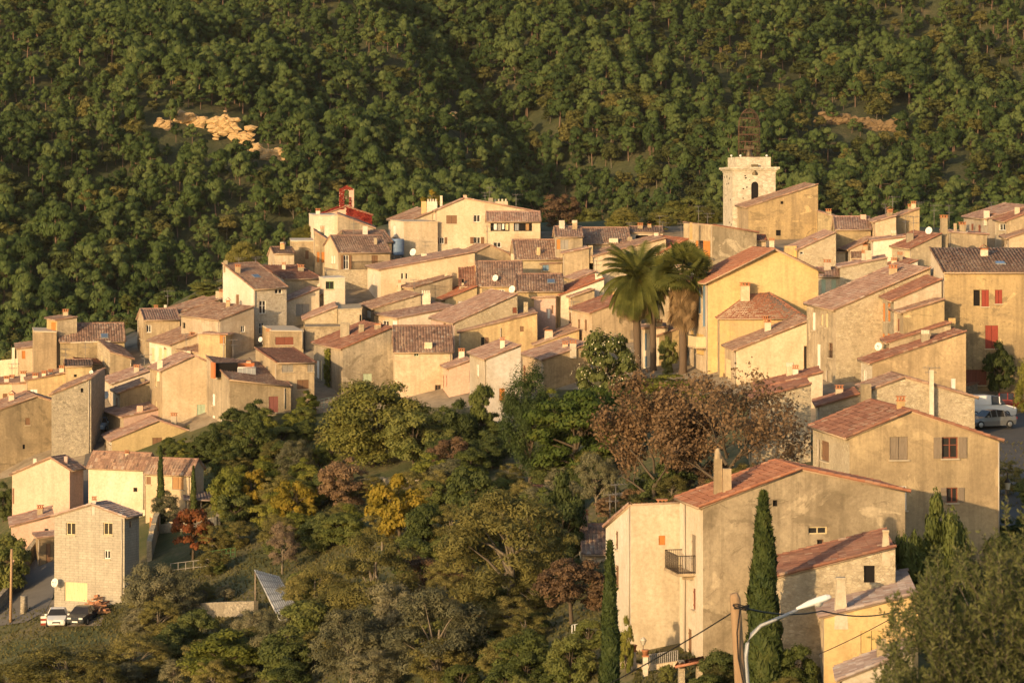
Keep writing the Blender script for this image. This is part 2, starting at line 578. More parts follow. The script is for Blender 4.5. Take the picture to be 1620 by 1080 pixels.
def tile_sheet(e0, e1, r0, r1, corr=.07, over=(.3, .12), tw=.30):
    """corrugated canal-tile sheet plus the slab under it; e = eave, r = ridge"""
    e0, e1, r0, r1 = map(Vector, (e0, e1, r0, r1))
    wdir = (e1 - e0); W = (wdir.length + (r1 - r0).length) / 2
    if W < .1: return None
    sl0, sl1 = r0 - e0, r1 - e1
    L = (sl0.length + sl1.length) / 2
    if L < .2: return None
    wu = ((e1 - e0) + (r1 - r0)).normalized()
    s0, s1 = sl0.normalized() if sl0.length > .01 else sl1.normalized(), sl1.normalized() if sl1.length > .01 else sl0.normalized()
    e0 = e0 - s0 * over[0] - wu * over[1]
    e1 = e1 - s1 * over[0] + wu * over[1]
    if (r1 - r0).length > .3:
        r0 = r0 - wu * over[1]; r1 = r1 + wu * over[1]
    n = wu.cross((s0 + s1)).normalized()
    if n.z < 0: n = -n
    W = max((e1 - e0).length, (r1 - r0).length); L += over[0]
    nt = max(2, int(round(W / tw))); seg = 4
    nu = nt * seg + 1
    nr = max(2, int(round(L / .42)))
    u = np.linspace(0, 1, nu)
    prof = np.tile(np.array([0, .75, 1, .75]), nt + 1)[:nu] * corr
    E0, E1, R0, R1, N = (np.array(q) for q in (e0, e1, r0, r1, n))
    V, UV, Q = [], [], []
    tid = np.minimum(np.arange(nu) // seg, nt - 1)
    sag = nrs.uniform(-.03, .03, size=8)
    for k in range(nr):
        jit = nrs.uniform(-.012, .02, size=nt)[tid]
        for v, lift, vv in ((k / nr, .04, k + .03), (min(1.0, (k + 1.12) / nr), .0, k + .97)):
            a = E0 + (R0 - E0) * v; b = E1 + (R1 - E1) * v
            wob = np.interp(u, np.linspace(0, 1, 8), sag) * math.sin(math.pi * v)
            P = a[None] + (b - a)[None] * u[:, None] + N[None] * (prof + lift + .10 + jit * (corr > 0) + wob)[:, None]
            V.append(P)
            UV.append(np.stack([u * nt * .999 + .5 * 0, np.full(nu, vv)], 1))
        i0 = k * 2 * nu
        a = np.arange(nu - 1) + i0
        Q.append(np.stack([a, a + 1, a + 1 + nu, a + nu], 1))
    V = np.concatenate(V); UV = np.concatenate(UV); Q = np.concatenate(Q)
    # slab
    b = len(V)
    lo, hi = N * .0, N * .125
    SV = np.array([E0 + lo, E1 + lo, R1 + lo, R0 + lo, E0 + hi, E1 + hi, R1 + hi, R0 + hi])
    SQ = np.array([(0, 3, 2, 1), (4, 5, 6, 7), (0, 1, 5, 4), (1, 2, 6, 5), (2, 3, 7, 6), (3, 0, 4, 7)]) + b
    V = np.concatenate([V, SV]); Q = np.concatenate([Q, SQ]); UV = np.concatenate([UV, np.tile(np.array([[.5, .5]]), (8, 1))])
    global SLAB_N
    SLAB_N = 6
    return V, UV, Q

HOUSES = {}
HGROUP = 'houses of the hillside village'
_pending = []

def ray_plane(px, py, P, n):
    d = Vector(((px - CX) / F, 1.0, -(py - HY) / F))
    t = (P.dot(n)) / d.dot(n)
    return d * t

def wall_faces(mb, P, Q, zb, tops, holes, mat_w=0, rev=.16):
    """vertical wall from P to Q (xy), bottom zb, tops [(u, z)...], holes [(u0,u1,z0,z1)], outward normal to the right-hand of P->Q"""
    P2, Q2 = Vector((P.x, P.y, 0)), Vector((Q.x, Q.y, 0))
    L = (Q2 - P2).length
    du = (Q2 - P2) / L
    nrm = Vector((du.y, -du.x, 0))
    def tz(u):
        return float(np.interp(u, [t[0] for t in tops], [t[1] for t in tops]))
    us = sorted(set([0.0, L] + [t[0] for t in tops if 0 < t[0] < L] + [h[0] for h in holes] + [h[1] for h in holes]))
    def pt(u, z, off=0.0):
        return P2 + du * u - nrm * off + Vector((0, 0, z))
    for a, b in zip(us[:-1], us[1:]):
        if b - a < 1e-4: continue
        hs = sorted([h for h in holes if h[0] <= a + 1e-5 and h[1] >= b - 1e-5], key=lambda h: h[2])
        z = zb
        for h in hs:
            if h[2] > z + 1e-4:
                mb.poly([pt(a, z), pt(b, z), pt(b, h[2]), pt(a, h[2])])
            z = h[3]
        mb.poly([pt(a, z), pt(b, z), pt(b, max(tz(b), z)), pt(a, max(tz(a), z))])
    for (a, b, z0, z1) in holes:
        mb.poly([pt(a, z0), pt(a, z0, rev), pt(a, z1, rev), pt(a, z1)])
        mb.poly([pt(b, z0), pt(b, z1), pt(b, z1, rev), pt(b, z0, rev)])
        mb.poly([pt(a, z0), pt(b, z0), pt(b, z0, rev), pt(a, z0, rev)])
        mb.poly([pt(a, z1), pt(a, z1, rev), pt(b, z1, rev), pt(b, z1)])
    return pt, du, nrm

def add_window(root, pt, du, nrm, hole, style, rev=.16):
    a, b, z0, z1 = hole
    w, h = b - a, z1 - z0
    kind, _, col = style.partition(':')
    col = col or 'brown'
    up = Vector((0, 0, 1))
    def panel(mb, u0, u1, za, zb_, off, th):
        c = pt((u0 + u1) / 2, (za + zb_) / 2, off)
        mb.box(c, du * (u1 - u0) / 2, up * (zb_ - za) / 2, nrm * th / 2)
    m = MB()
    m.poly([pt(a, z0, rev), pt(b, z0, rev), pt(b, z1, rev), pt(a, z1, rev)])
    back = plain('painted_interior_shade', (.012, .010, .009), .9) if kind in ('h',) else glassmat()  # bare holes: the unlit room's darkness is put into the back panel colour
    if kind == 'g':
        m2 = MB()
        nb = 5
        panel(m2, a, b, z0, z1, rev - .03, .05)
        for k in range(1, nb):
            zz = z0 + h * k / nb
            panel(m2, a, b, zz - .02, zz + .02, rev - .06, .03)
        panel(m2, (a + b) / 2 - .08, (a + b) / 2 + .08, z0 + h * .55, z0 + h * .62, rev - .07, .05)
        m2.build('garage_door', paint(col), root)
        return
    name = 'door' if kind in ('D',) else 'window'
    win = m.build(name, back, root)
    if kind in ('d', 'o', 'r', 'D', 'v'):
        f = MB()
        fw = min(.07, w * .12)
        off = rev - .035
        panel(f, a, a + fw, z0, z1, off, .06); panel(f, b - fw, b, z0, z1, off, .06)
        panel(f, a + fw, b - fw, z0, z0 + fw, off, .058); panel(f, a + fw, b - fw, z1 - fw, z1, off, .058)
        if w > .5: panel(f, (a + b) / 2 - fw * .5, (a + b) / 2 + fw * .5, z0 + fw, z1 - fw, off, .056)
        if h > 1.1 and kind != 'D': panel(f, a + fw, b - fw, z0 + h * .62 - .025, z0 + h * .62 + .025, off, .05)
        fc = {'d': 'white', 'o': 'white', 'r': 'brown', 'D': 'wood', 'v': 'redbrown'}[kind]
        if kind in ('d', 'v') and ':' in style: fc = col
        f.build('frame', paint(fc), win)
        if kind == 'r':
            rl = MB()
            k = int(max(3, w / .14))
            for i in range(k + 1):
                u = a + w * i / k
                rl.tube([pt(u, z0, .02), pt(u, z0 + h * .45, .02)], .012, 4)
            rl.tube([pt(a, z0 + h * .45, .02), pt(b, z0 + h * .45, .02)], .02, 4)
            rl.build('window_rail', paint('dark'), win)
    def shutter(u0, u1, off, mat):
        s = MB()
        panel(s, u0, u1, z0 + .01, z1 - .01, off, .05)
        for fr in (.2, .8):
            zz = z0 + h * fr
            panel(s, u0 + .02, u1 - .02, zz - .05, zz + .05, off - .04, .03)
        k = int((u1 - u0) / .16)
        for i in range(1, max(1, k)):
            uu = u0 + (u1 - u0) * i / k
            panel(s, uu - .008, uu + .008, z0 + .02, z1 - .02, off - .027, .008)
        s.build('shutter', paint(mat), win)
    if kind == 's':
        mid = (a + b) / 2
        if w > .55:
            shutter(a + .01, mid - .015, rev * .55, col); shutter(mid + .015, b - .01, rev * .55, col)
        else:
            shutter(a + .01, b - .01, rev * .55, col)
    elif kind in ('o', 'v'):
        hw = w * .52
        shutter(a - hw, a - .02, -.05, col if kind == 'o' else 'greybrown'); shutter(b + .02, b + hw, -.05, col if kind == 'o' else 'greybrown')
    elif kind == 'l':      # one shutter leaf open to the right
        shutter(b + .03, b + w * 1.15, -.05, col)
    # sill
    if w > .45 and h > .5 and kind not in ('D', 'h'):
        s = MB()
        panel(s, a - .08, b + .08, z0 - .09, z0 - .015, -.06, .14)
        s.build('sill', plain('sill_stone', (.46, .38, .27), .9), win)

def add_chimney(root, hit, w, ytop, kind, col, d):
    """hit: point on the roof, w in metres"""
    zt = -(ytop - HY) * d / F
    zb = hit.z - .8
    h = max(.5, zt - zb)
    m = MB()
    hw = w / 2
    c = Vector((hit.x, hit.y, zb))
    top = .62 if kind == 'taper' else .95
    capz = .0 if kind in ('plain', 'round') else min(.32, h * .22)
    m.frustum(c, (hw, 0, 0), (0, hw * .8, 0), h - capz, top)
    ch = m.build('chimney', wallmat(col) if (col in PL or col in ST) else MATS[col], root)
    tp = Vector((hit.x, hit.y, zb + h - capz))
    k = MB()
    tw = hw * top
    tilem = plain('terracotta', (.40, .17, .08), .85)
    if kind == 'cap':
        k.box(tp + Vector((0, 0, .03)), (tw * 1.2, 0, 0), (0, tw, 0), (0, 0, .03))
        for sx in (-.8, 0, .8):
            k.box(tp + Vector((tw * sx, 0, .06 + (capz - .12) / 2)), (tw * .16, 0, 0), (0, tw * .7, 0), (0, 0, (capz - .12) / 2))
        k.box(tp + Vector((0, 0, capz - .03)), (tw * 1.25, 0, 0), (0, tw * 1.05, 0), (0, 0, .03))
        k.build('chimney_cap', tilem, ch)
    elif kind == 'pots':
        for sx in (-.75, -.25, .25, .75):
            k.lathe(tp + Vector((tw * sx, 0, 0)), [(.13, 0), (.11, capz * .8), (.14, capz), (.0, capz * .9)], 8)
        k.build('chimney_pot', plain('pale_pot', (.55, .47, .36), .9), ch)
    elif kind == 'gable':
        a = tw * 1.4
        for sx in (-1, 1):
            k.poly([tp + Vector((sx * a, -a, capz * .4)), tp + Vector((sx * a, a, capz * .4)), tp + Vector((0, a, capz * 1.5)), tp + Vector((0, -a, capz * 1.5))][::sx])
        k.box(tp + Vector((0, 0, capz * .2)), (tw * .9, 0, 0), (0, tw * .7, 0), (0, 0, capz * .2))
        k.build('chimney_cap', tilem, ch)
    elif kind == 'taper':
        k.box(tp + Vector((0, 0, capz * .5)), (tw * .95, 0, 0), (0, tw * .5, 0), (0, 0, capz * .5))
        k.box(tp + Vector((0, 0, capz + .05)), (tw * 1.1, 0, 0), (0, tw, 0), (0, 0, .05))
        k.build('chimney_cap', plaster('pale'), ch)
    elif kind == 'round':
        k.lathe(tp, [(tw * .9, 0), (tw * .85, .3), (tw * .5, .55), (0, .62)], 10)
        k.build('chimney_cap', plaster('beige'), ch)

def add_dish(root, c, r, to_right=False):
    m = MB()
    ax = Vector((-.55 if not to_right else .6, -.8, .25)).normalized()
    u = ax.cross(Vector((0, 0, 1))).normalized(); v = u.cross(ax)
    m.lathe(c, [(0.02, 0), (r * .5, r * .07), (r * .85, r * .2), (r, r * .3), (r * 1.0, r * .27), (r * .5, r * .03), (0.0, -.04)], 16, (u, v, ax))
    m.tube([c - v * r * .9 + ax * r * .25, c + ax * r * 1.0 - v * .1], .02, 4)
    m.box(c + ax * r * 1.0, u * .06, v * .06, ax * .08)
    m.tube([c - ax * .05, c - ax * .3, c - ax * .3 + Vector((0, 0, -r * 1.6))], .035, 5)
    m.build('satellite_dish', plain('dish_white', (.68, .64, .58), .5), root)

def add_antenna(root, base, h, yaw=.4):
    m = MB()
    m.tube([base - Vector((0, 0, .5)), base + Vector((0, 0, h))], .03, 5)
    bd = Vector((math.cos(yaw), math.sin(yaw), 0)); cr = Vector((-bd.y, bd.x, 0))
    for fr, ln in ((.98, 1.2), (.72, .8)):
        p = base + Vector((0, 0, h * fr))
        m.tube([p - bd * ln * .4, p + bd * ln * .8], .02, 4)
        for k in range(5):
            q = p + bd * ln * (-.35 + .26 * k)
            w = ln * (.38 - .04 * k)
            m.tube([q - cr * w, q + cr * w], .014, 3)
            m.tube([q - Vector((0, 0, w * .5)), q + Vector((0, 0, w * .5))], .012, 3)
    m.build('antenna', plain('antenna_metal', (.22, .20, .18), .5, .6), root)

def H(label, xl, xc, xr, yb, yB, yA, yC, roof='shed', ap=None, w='cream', t='brown', ph=None, win=(), ch=(), dish=(), ant=(),
      pipe=(), dd=0.0, dep=8.0, wl=None, over=None, sky=(), d=None, name='village_house', cat='house', corr=None, ridge_cap=True, abs_px=False):
    f = (lambda v: v) if abs_px else cx
    fy = (lambda v: v) if abs_px else cy
    xl, xc, xr = f(xl), f(xc), f(xr)
    yb, yB, yA, yC = fy(yb), fy(yB), fy(yA), fy(yC)
    s = scale_at(xc, yb)
    d = d or F / s + dd
    s = F / d
    al = math.atan((xc - CX) / F)
    wl_px, wr_px = max(xc - xl, .5), max(xr - xc, .5)
    if ph is None:
        if wr_px >= wl_px:
            phi = math.asin(min(wl_px / (s * dep), .5)) - al
            phi = max(phi, -.12)
        else:
            phi = math.pi / 2 - al - math.asin(min(wr_px / (s * dep), .5))
    else:
        phi = R(ph)
    A = at(xc, yb, d)
    c, sn = math.cos(phi), math.sin(phi)
    kx = (xr - CX) / F
    Lc = (kx * A.y - A.x) / (c - kx * sn)
    kl = (xl - CX) / F
    Lb = (A.x - kl * A.y) / (sn + kl * c) if abs(sn + kl * c) > 1e-4 else dep
    if not (0 < Lb < 40): Lb = dep
    if not (0 < Lc < 60): Lc = dep
    Lb = min(max(Lb, 2.5), 16.0); Lc = min(max(Lc, 2.5), 40.0)
    U, Wd = Vector((c, sn, 0)), Vector((-sn, c, 0))
    a2 = Vector((A.x, A.y, 0)); b2 = a2 + Wd * Lb; c2 = a2 + U * Lc; d2 = b2 + U * Lc
    def zt(py, p): return -(py - HY) * p.y / F
    zA, zB, zC = zt(yA, a2), zt(yB, b2), zt(yC, c2)
    planes = []          # (e0, e1, r0, r1)
    topAC = [(0, zA), (Lc, zC)]; topAB = [(0, zA), (Lb, zB)]
    if roof == 'gr':
        zB = zA
        zD = zC
        n = Vector((U.y, -U.x, 0))
        P = ray_plane(f(ap[0]), fy(ap[1]), a2, n)
        tu = (Vector((P.x, P.y, 0)) - a2).dot(U)
        tu = min(max(tu, .3), Lc - .3)
        zP = zt(fy(ap[1]), a2 + U * tu)
        Pp = a2 + U * tu + Vector((0, 0, zP)); Qq = Pp + Wd * Lb
        topAC = [(0, zA), (tu, zP), (Lc, zC)]
        topAB = [(0, zA), (Lb, zB)]
        topCD = [(0, zC), (Lb, zD)]; topBD = [(0, zD), (Lc - tu, zP), (Lc, zB)]
        planes = [(b2 + Vector((0, 0, zB)), a2 + Vector((0, 0, zA)), Qq, Pp), (c2 + Vector((0, 0, zC)), d2 + Vector((0, 0, zD)), Pp, Qq)]
        ridge = (Pp, Qq)
    elif roof == 'gl':
        zC = zA
        zD = zB
        if ap[0] is None:
            tu = Lb * .5
        else:
            n = Vector((Wd.y, -Wd.x, 0))
            P = ray_plane(f(ap[0]), fy(ap[1]), a2, n)
            tu = (Vector((P.x, P.y, 0)) - a2).dot(Wd)
            tu = min(max(tu, .3), Lb - .3)
        zP = zt(fy(ap[1]), a2 + Wd * tu)
        Pp = a2 + Wd * tu + Vector((0, 0, zP)); Qq = Pp + U * Lc
        topAB = [(0, zA), (tu, zP), (Lb, zB)]
        topAC = [(0, zA), (Lc, zC)]
        topCD = [(0, zC), (tu, zP), (Lb, zD)]; topBD = [(0, zD), (Lc, zB)]
        planes = [(a2 + Vector((0, 0, zA)), c2 + Vector((0, 0, zC)), Pp, Qq), (d2 + Vector((0, 0, zD)), b2 + Vector((0, 0, zB)), Qq, Pp)]
        ridge = (Pp, Qq)
    elif roof == 'hip':
        zC = zB = zD = zA
        P = at(f(ap[0]), fy(ap[1]), (a2.y + d2.y) / 2)
        ctr = (a2 + d2) / 2
        Pp = Vector((ctr.x, ctr.y, P.z))
        half = max(0.0, Lc - Lb) / 2
        topAC = [(0, zA), (Lc, zC)]; topAB = [(0, zA), (Lb, zB)]; topCD = [(0, zC), (Lb, zD)]; topBD = [(0, zD), (Lc, zB)]
        k0, k1 = Pp - U * half, Pp + U * half
        zv = Vector((0, 0, zA))
        planes = [(a2 + zv, c2 + zv, k0, k1), (c2 + zv, d2 + zv, k1, k1), (d2 + zv, b2 + zv, k1, k0), (b2 + zv, a2 + zv, k0, k0)]
        ridge = None
    else:
        if abs(yB - yA) <= .9 * abs(yC - yA) + .5:
            zB = zA + min(.03 * Lb, .3)
            topAB = [(0, zA), (Lb, zB)]
        zD = zB + zC - zA
        topCD = [(0, zC), (Lb, zD)]; topBD = [(0, zD), (Lc, zB)]
        pA, pB, pC, pD = (q + Vector((0, 0, z)) for q, z in ((a2, zA), (b2, zB), (c2, zC), (d2, zD)))
        gb, gc = (zB - zA) / Lb, (zC - zA) / Lc
        if abs(gb) >= abs(gc):
            planes = [(pA, pC, pB, pD)] if gb >= 0 else [(pD, pB, pC, pA)]
        else:
            planes = [(pB, pA, pD, pC)] if gc >= 0 else [(pC, pD, pA, pB)]
        ridge = None
    root = empty(name, tuple(A))
    tag(root, label, cat, HGROUP if cat == 'house' else None)
    zbot = min(gz(q.x, q.y) for q in (a2, b2, c2, d2)) - .6
    zbot = min(zbot, A.z - .5)
    # windows -> holes
    holesAC, holesAB = [], []
    nAC, nAB = Vector((U.y, -U.x, 0)), Vector((-U.x, -U.y, 0))
    wl_list = []
    for wv in win:
        x0, y0, x1, y1, st = wv[:5]
        x0, x1, y0, y1 = f(x0), f(x1), fy(y0), fy(y1)
        side = wv[5] if len(wv) > 5 else ('AB' if (x0 + x1) / 2 < xc else 'AC')
        if side == 'AC':
            p0, p1 = ray_plane(x0, y0, a2, nAC), ray_plane(x1, y1, a2, nAC)
            u0, u1 = (p0 - a2).dot(U), (p1 - a2).dot(U); L = Lc
        else:
            p0, p1 = ray_plane(x0, y0, a2, Vector((Wd.y, -Wd.x, 0))), ray_plane(x1, y1, a2, Vector((Wd.y, -Wd.x, 0)))
            u0, u1 = Lb - (p0 - a2).dot(Wd), Lb - (p1 - a2).dot(Wd); L = Lb
        dm = (p0.y + p1.y) / 2
        z1, z0 = zt(y0, Vector((0, dm, 0))), zt(y1, Vector((0, dm, 0)))
        u0, u1 = max(u0, .05), min(u1, L - .05)
        if u1 - u0 < .12 or z1 - z0 < .12: continue
        (holesAC if side == 'AC' else holesAB).append((u0, u1, z0, z1))
        wl_list.append((side, (u0, u1, z0, z1), st))
    hr = random.Random(label)
    if cat == 'house' and not holesAB and (xc - xl) > 8 and min(zA, zB) - A.z > 2.6 and Lb > 3.2:
        wcol = hr.choice(['s:brown', 's:greybrown', 'd:white', 's:white', 's:redbrown', 'h', 's:cream'])
        nwin = 2 if Lb > 6 and hr.random() < .6 else 1
        for k in range(nwin):
            u = Lb * ((k + 1) / (nwin + 1)) + hr.uniform(-.3, .3)
            ztop = min(zA, zB) - hr.uniform(.55, .9)
            ww, hh_ = hr.uniform(.75, 1.0), hr.uniform(1.1, 1.45)
            holesAB.append((u - ww / 2, u + ww / 2, ztop - hh_, ztop)); wl_list.append(('AB', (u - ww / 2, u + ww / 2, ztop - hh_, ztop), wcol))
            if ztop - hh_ - A.z > 3.2 and hr.random() < .6:
                z2 = ztop - hr.uniform(2.6, 2.9)
                holesAB.append((u - ww / 2, u + ww / 2, z2 - hh_, z2)); wl_list.append(('AB', (u - ww / 2, u + ww / 2, z2 - hh_, z2), wcol))
    mb = MB()
    mb.m = 0
    tAB = [(Lb - u, z) for u, z in reversed(topAB)]
    ptB, duB, nB = wall_faces(mb, b2, a2, zbot, tAB, holesAB)
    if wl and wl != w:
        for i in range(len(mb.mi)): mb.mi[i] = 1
        mb.m = 0
    ptA, duA, nA = wall_faces(mb, a2, c2, zbot, topAC, holesAC)
    wall_faces(mb, c2, d2, zbot, topCD, [])
    wall_faces(mb, d2, b2, zbot, topBD, [])
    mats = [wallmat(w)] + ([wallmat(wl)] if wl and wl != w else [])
    mb.build('wall', mats, root)
    for side, hole, st in wl_list:
        if side == 'AC': add_window(root, ptA, duA, nA, hole, st)
        else: add_window(root, ptB, duB, nB, hole, st)
    roof_polys = []
    if roof == 'flat':
        m = MB()
        q = [a2, c2, d2, b2]; zs = [zA, zC, zD, zB]
        th = .14; ov = .06
        lo = []; hi = []
        ctr = (a2 + d2) / 2
        for p, z in zip(q, zs):
            e = p + (p - ctr).normalized() * ov * 1.4
            lo.append(Vector((e.x, e.y, z + .002))); hi.append(Vector((e.x, e.y, z + th)))
        m.poly(hi); m.poly(lo[::-1])
        for k in range(4):
            m.poly([lo[k], lo[(k + 1) % 4], hi[(k + 1) % 4], hi[k]])
        m.build('roof', plain('flat_roof_coping', (.52, .43, .31), .9) if t == 'brown' else wallmat(t) if (t in PL or t in ST) else tile(t), root)
        roof_polys.append(hi)
    else:
        VV, UU, QQ, MI = [], [], [], []
        n0 = 0
        flatt = (roof == 'hip')
        for pl in planes:
            r = tile_sheet(*pl, corr=(.015 if flatt else .075) if corr is None else corr, over=over or ((.32, .10) if not flatt else (.35, .0)), tw=.30)
            if r is None: continue
            V, uv, Q = r
            VV.append(V - np.array(A)); UU.append(uv); QQ.append(Q + n0); n0 += len(V); MI.append(np.r_[np.zeros(len(Q) - 6), np.ones(6)])
            roof_polys.append([pl[0], pl[1], pl[3], pl[2]])
            e0, e1, r0, r1 = (np.array(v) for v in pl)
            if not flatt and np.linalg.norm(r1 - r0) > .3:      # rolls of cover tiles along both verges
                wu_ = (e1 - e0) / max(np.linalg.norm(e1 - e0), .01)
                for (a, b, sg) in ((e0, r0, -1), (e1, r1, 1)):
                    mbv = MB()
                    ln = np.linalg.norm(b - a); k = max(2, int(ln / .42)); dv = (b - a) / ln
                    a2_ = a - dv * .3 + wu_ * sg * .08
                    for q in range(k):
                        p0 = a2_ + (b + wu_ * sg * .08 - a2_) * (q / k) + np.array((0, 0, .17 + nrs.uniform(-.01, .02))); p1 = a2_ + (b + wu_ * sg * .08 - a2_) * ((q + 1.12) / k) + np.array((0, 0, .15))
                        mbv.tube([tuple(p0), tuple(p1)], [.115, .09], 6, caps=False)
                    nv = len(mbv.v)
                    VV.append(np.array(mbv.v) - np.array(A)); UU.append(np.tile(nrs.uniform(0, 40, (1, 2)), (nv, 1)) + np.repeat(np.arange(nv) // 12, 1)[:, None] * np.array([[1.0, 0]])); QQ.append(np.array(mbv.f) + n0); n0 += nv; MI.append(np.zeros(len(mbv.f)))
        if VV:
            me = mesh_np('roof', np.concatenate(VV), np.concatenate(QQ), [tile(t), plain('verge_mortar', (.36, .26, .175), .95, var=.3)], uv=np.concatenate(UU), midx=np.concatenate(MI))
            ro = link('roof', me, root)
        if ridge and ridge_cap:
            m = MB()
            P, Q = ridge
            dr = (Q - P).normalized()
            nn = max(3, int((Q - P).length / .4))
            for i in range(nn):
                p0 = P + (Q - P) * (i / nn) + Vector((0, 0, .13)); p1 = P + (Q - P) * ((i + 1.1) / nn) + Vector((0, 0, .13))
                m.tube([p0, p1], [.13, .11], 7, caps=False)
            m.build('ridge_tiles', plain(t + '_ridge_tile', tuple(x * 1.05 for x in TI[t][0]), .9, var=.3), root)
    # things on the roof
    vs_, fs_ = [], []
    for pol in roof_polys:
        i = len(vs_); vs_ += pol; fs_.append((i, i + 1, i + 2)); fs_.append((i, i + 2, i + 3))
    bv = BVHTree.FromPolygons(vs_, fs_) if vs_ else None
    def roof_hit(px, py):
        dr = Vector(((px - CX) / F, 1.0, -(py - HY) / F)).normalized()
        if bv:
            for dy in (0, 1.5, -1.5, 3, 5, 8):
                dr = Vector(((px - CX) / F, 1.0, -(py + dy - HY) / F)).normalized()
                h = bv.ray_cast(Vector((0, 0, 0)), dr)
                if h[0] is not None: return h[0]
        return at(px, py, a2.y + 2.0)
    for cv in ch:
        x, yt, ybt, ww = cv[:4]
        kind = cv[4] if len(cv) > 4 else 'cap'
        col = cv[5] if len(cv) > 5 else w
        h = roof_hit(f(x), fy(ybt)) if len(cv) < 7 else at(f(x), fy(ybt), a2.y + cv[6])
        k = 1.0 if abs_px else ZM
        add_chimney(root, h, max(.35, ww / k * h.y / F), fy(yt), kind, col, h.y)
    if cat == 'house' and not ch and roof in ('shed', 'gr', 'gl') and planes and hr.random() < .72:
        pl = planes[0]
        for k in range(1 if hr.random() < .7 else 2):
            su_, tv = hr.uniform(.2, .8), hr.uniform(.5, .85)
            p_ = pl[0].lerp(pl[1], su_).lerp(pl[2].lerp(pl[3], su_), tv)
            add_chimney(root, p_, hr.uniform(.45, .75), HY - F * (p_.z + hr.uniform(.8, 1.35)) / p_.y, hr.choice(['cap', 'cap', 'plain', 'gable', 'pots']), hr.choice(['pale', 'beige', 'white', w, 'ochre', 'orange'] if w in PL else ['pale', 'beige', 'ochre']), p_.y)
    if cat == 'house' and not pipe and roof != 'flat' and hr.random() < .45:
        m = MB()
        q = a2 + (-U * .07) + Wd * .25
        m.tube([Vector((q.x, q.y, zA - .1)), Vector((q.x, q.y, min(A.z, zA - 3)))], .05, 6)
        m.build('downpipe', plain('zinc_pipe', (.42, .36, .28), .5, .2), root)
    if cat == 'house' and not ant and roof != 'flat' and hr.random() < .22 and planes:
        p_ = planes[0][2].lerp(planes[0][3], hr.uniform(.2, .8))
        add_antenna(root, Vector(p_), hr.uniform(1.6, 2.8), hr.uniform(-.5, .9))
    for x, y, r in dish:
        h = roof_hit(f(x), fy(y) + r / (1 if abs_px else ZM) * 1.2)
        cpt = at(f(x), fy(y), h.y)
        add_dish(root, cpt, r / (1 if abs_px else ZM) * h.y / F)
    for x, y0, y1 in ant:
        h = roof_hit(f(x), fy(y1))
        add_antenna(root, h, -(fy(y0) - HY) * h.y / F - h.z, rng.uniform(-.5, .9))
    for x, y in sky:
        h = roof_hit(f(x), fy(y))
        pl = planes[0]
        wu = (pl[1] - pl[0]).normalized(); su = ((pl[2] - pl[0]) + (pl[3] - pl[1])).normalized()
        nn = wu.cross(su).normalized()
        if nn.z < 0: nn = -nn
        m = MB()
        m.box(h + nn * .20, wu * .45, su * .5, nn * .06)
        so = m.build('skylight', paint('slate'), root)
        m = MB(); m.box(h + nn * .262, wu * .36, su * .41, nn * .006)
        m.build('pane', sky_glass(), so)
    for x, y0, y1 in pipe:
        x, y0, y1 = f(x), fy(y0), fy(y1)
        if x < xc - 1:
            p = ray_plane(x, y0, a2, Vector((Wd.y, -Wd.x, 0))); off = nAB
        else:
            p = ray_plane(x, y0, a2, nAC); off = nAC
        m = MB()
        p = p + off * .09
        z1_ = -(y1 - HY) * p.y / F
        m.tube([p, Vector((p.x, p.y, z1_))], .055, 6)
        m.build('downpipe', plain('zinc_pipe', (.42, .36, .28), .5, .2), root)
    HOUSES[label] = dict(root=root, a=a2, b=b2, c=c2, d=d2, U=U, W=Wd, Lc=Lc, Lb=Lb, zA=zA, zB=zB, zC=zC, ptA=ptA, ptB=ptB, duA=duA, nA=nA, duB=duB, nB=nB, planes=planes, hit=roof_hit)
    return root

def sky_glass():
    if 'sky_glass' not in MATS:
        g = NG('sky_glass')
        MATS['sky_glass'] = g.out((.10, .14, .20), .08)
        g.b.inputs['Specular IOR Level'].default_value = .6
    return MATS['sky_glass']
# ------------------------------------------------------------------ the village, house by house
Z(0, 480)
H('big weathered grey-brown gable house at the far left edge', -130, -80, 343, 950, 610, 600, 545, 'gr', (200, 500), 'greybrown', win=[(135, 610, 160, 648, 's:brown'), (121, 752, 134, 776, 'h')], dep=9)
H('tall narrow stone house in shade right of the grey-brown gable', 275, 487, 560, 800, 490, 405, 352, 'shed', None, 'greystone', 'dark', win=[(431, 452, 445, 474, 'h')], dep=9, dish=[(490, 368, 12)], wl='greystone')
H('small yellow house under a low brown roof above the shaded stone house', 345, 352, 492, 500, 330, 338, 345, 'gl', (None, 305), 'yellowbeige', win=[(395, 378, 410, 392, 'h')], dep=8)
H('low cream house with white chimneys along its sloping roof', 135, 147, 355, 560, 418, 415, 375, 'shed', None, 'yellowbeige', win=[(160, 458, 200, 492, 's:white')], ch=[(330, 330, 380, 26, 'cap', 'white'), (270, 350, 398, 22, 'cap', 'white'), (235, 358, 402, 22, 'cap', 'white'), (190, 370, 410, 30, 'cap', 'white')])
H('cream cottage cut by the left picture edge below the garden wall', -50, -40, 66, 560, 440, 436, 428, 'shed', None, 'pale', win=[(15, 480, 40, 505, 's:brown')], ch=[(36, 386, 432, 26, 'cap', 'white'), (64, 380, 430, 24, 'cap', 'white')])
H('pinkish cottage with one white chimney between the cream cottages at far left', 62, 68, 142, 560, 433, 432, 424, 'shed', None, 'pink', ch=[(125, 360, 425, 30, 'cap', 'white')])
H('tall bare beige block with a blank streaked wall at left', 174, 182, 302, 480, 153, 152, 155, 'flat', None, 'beige', dep=6)
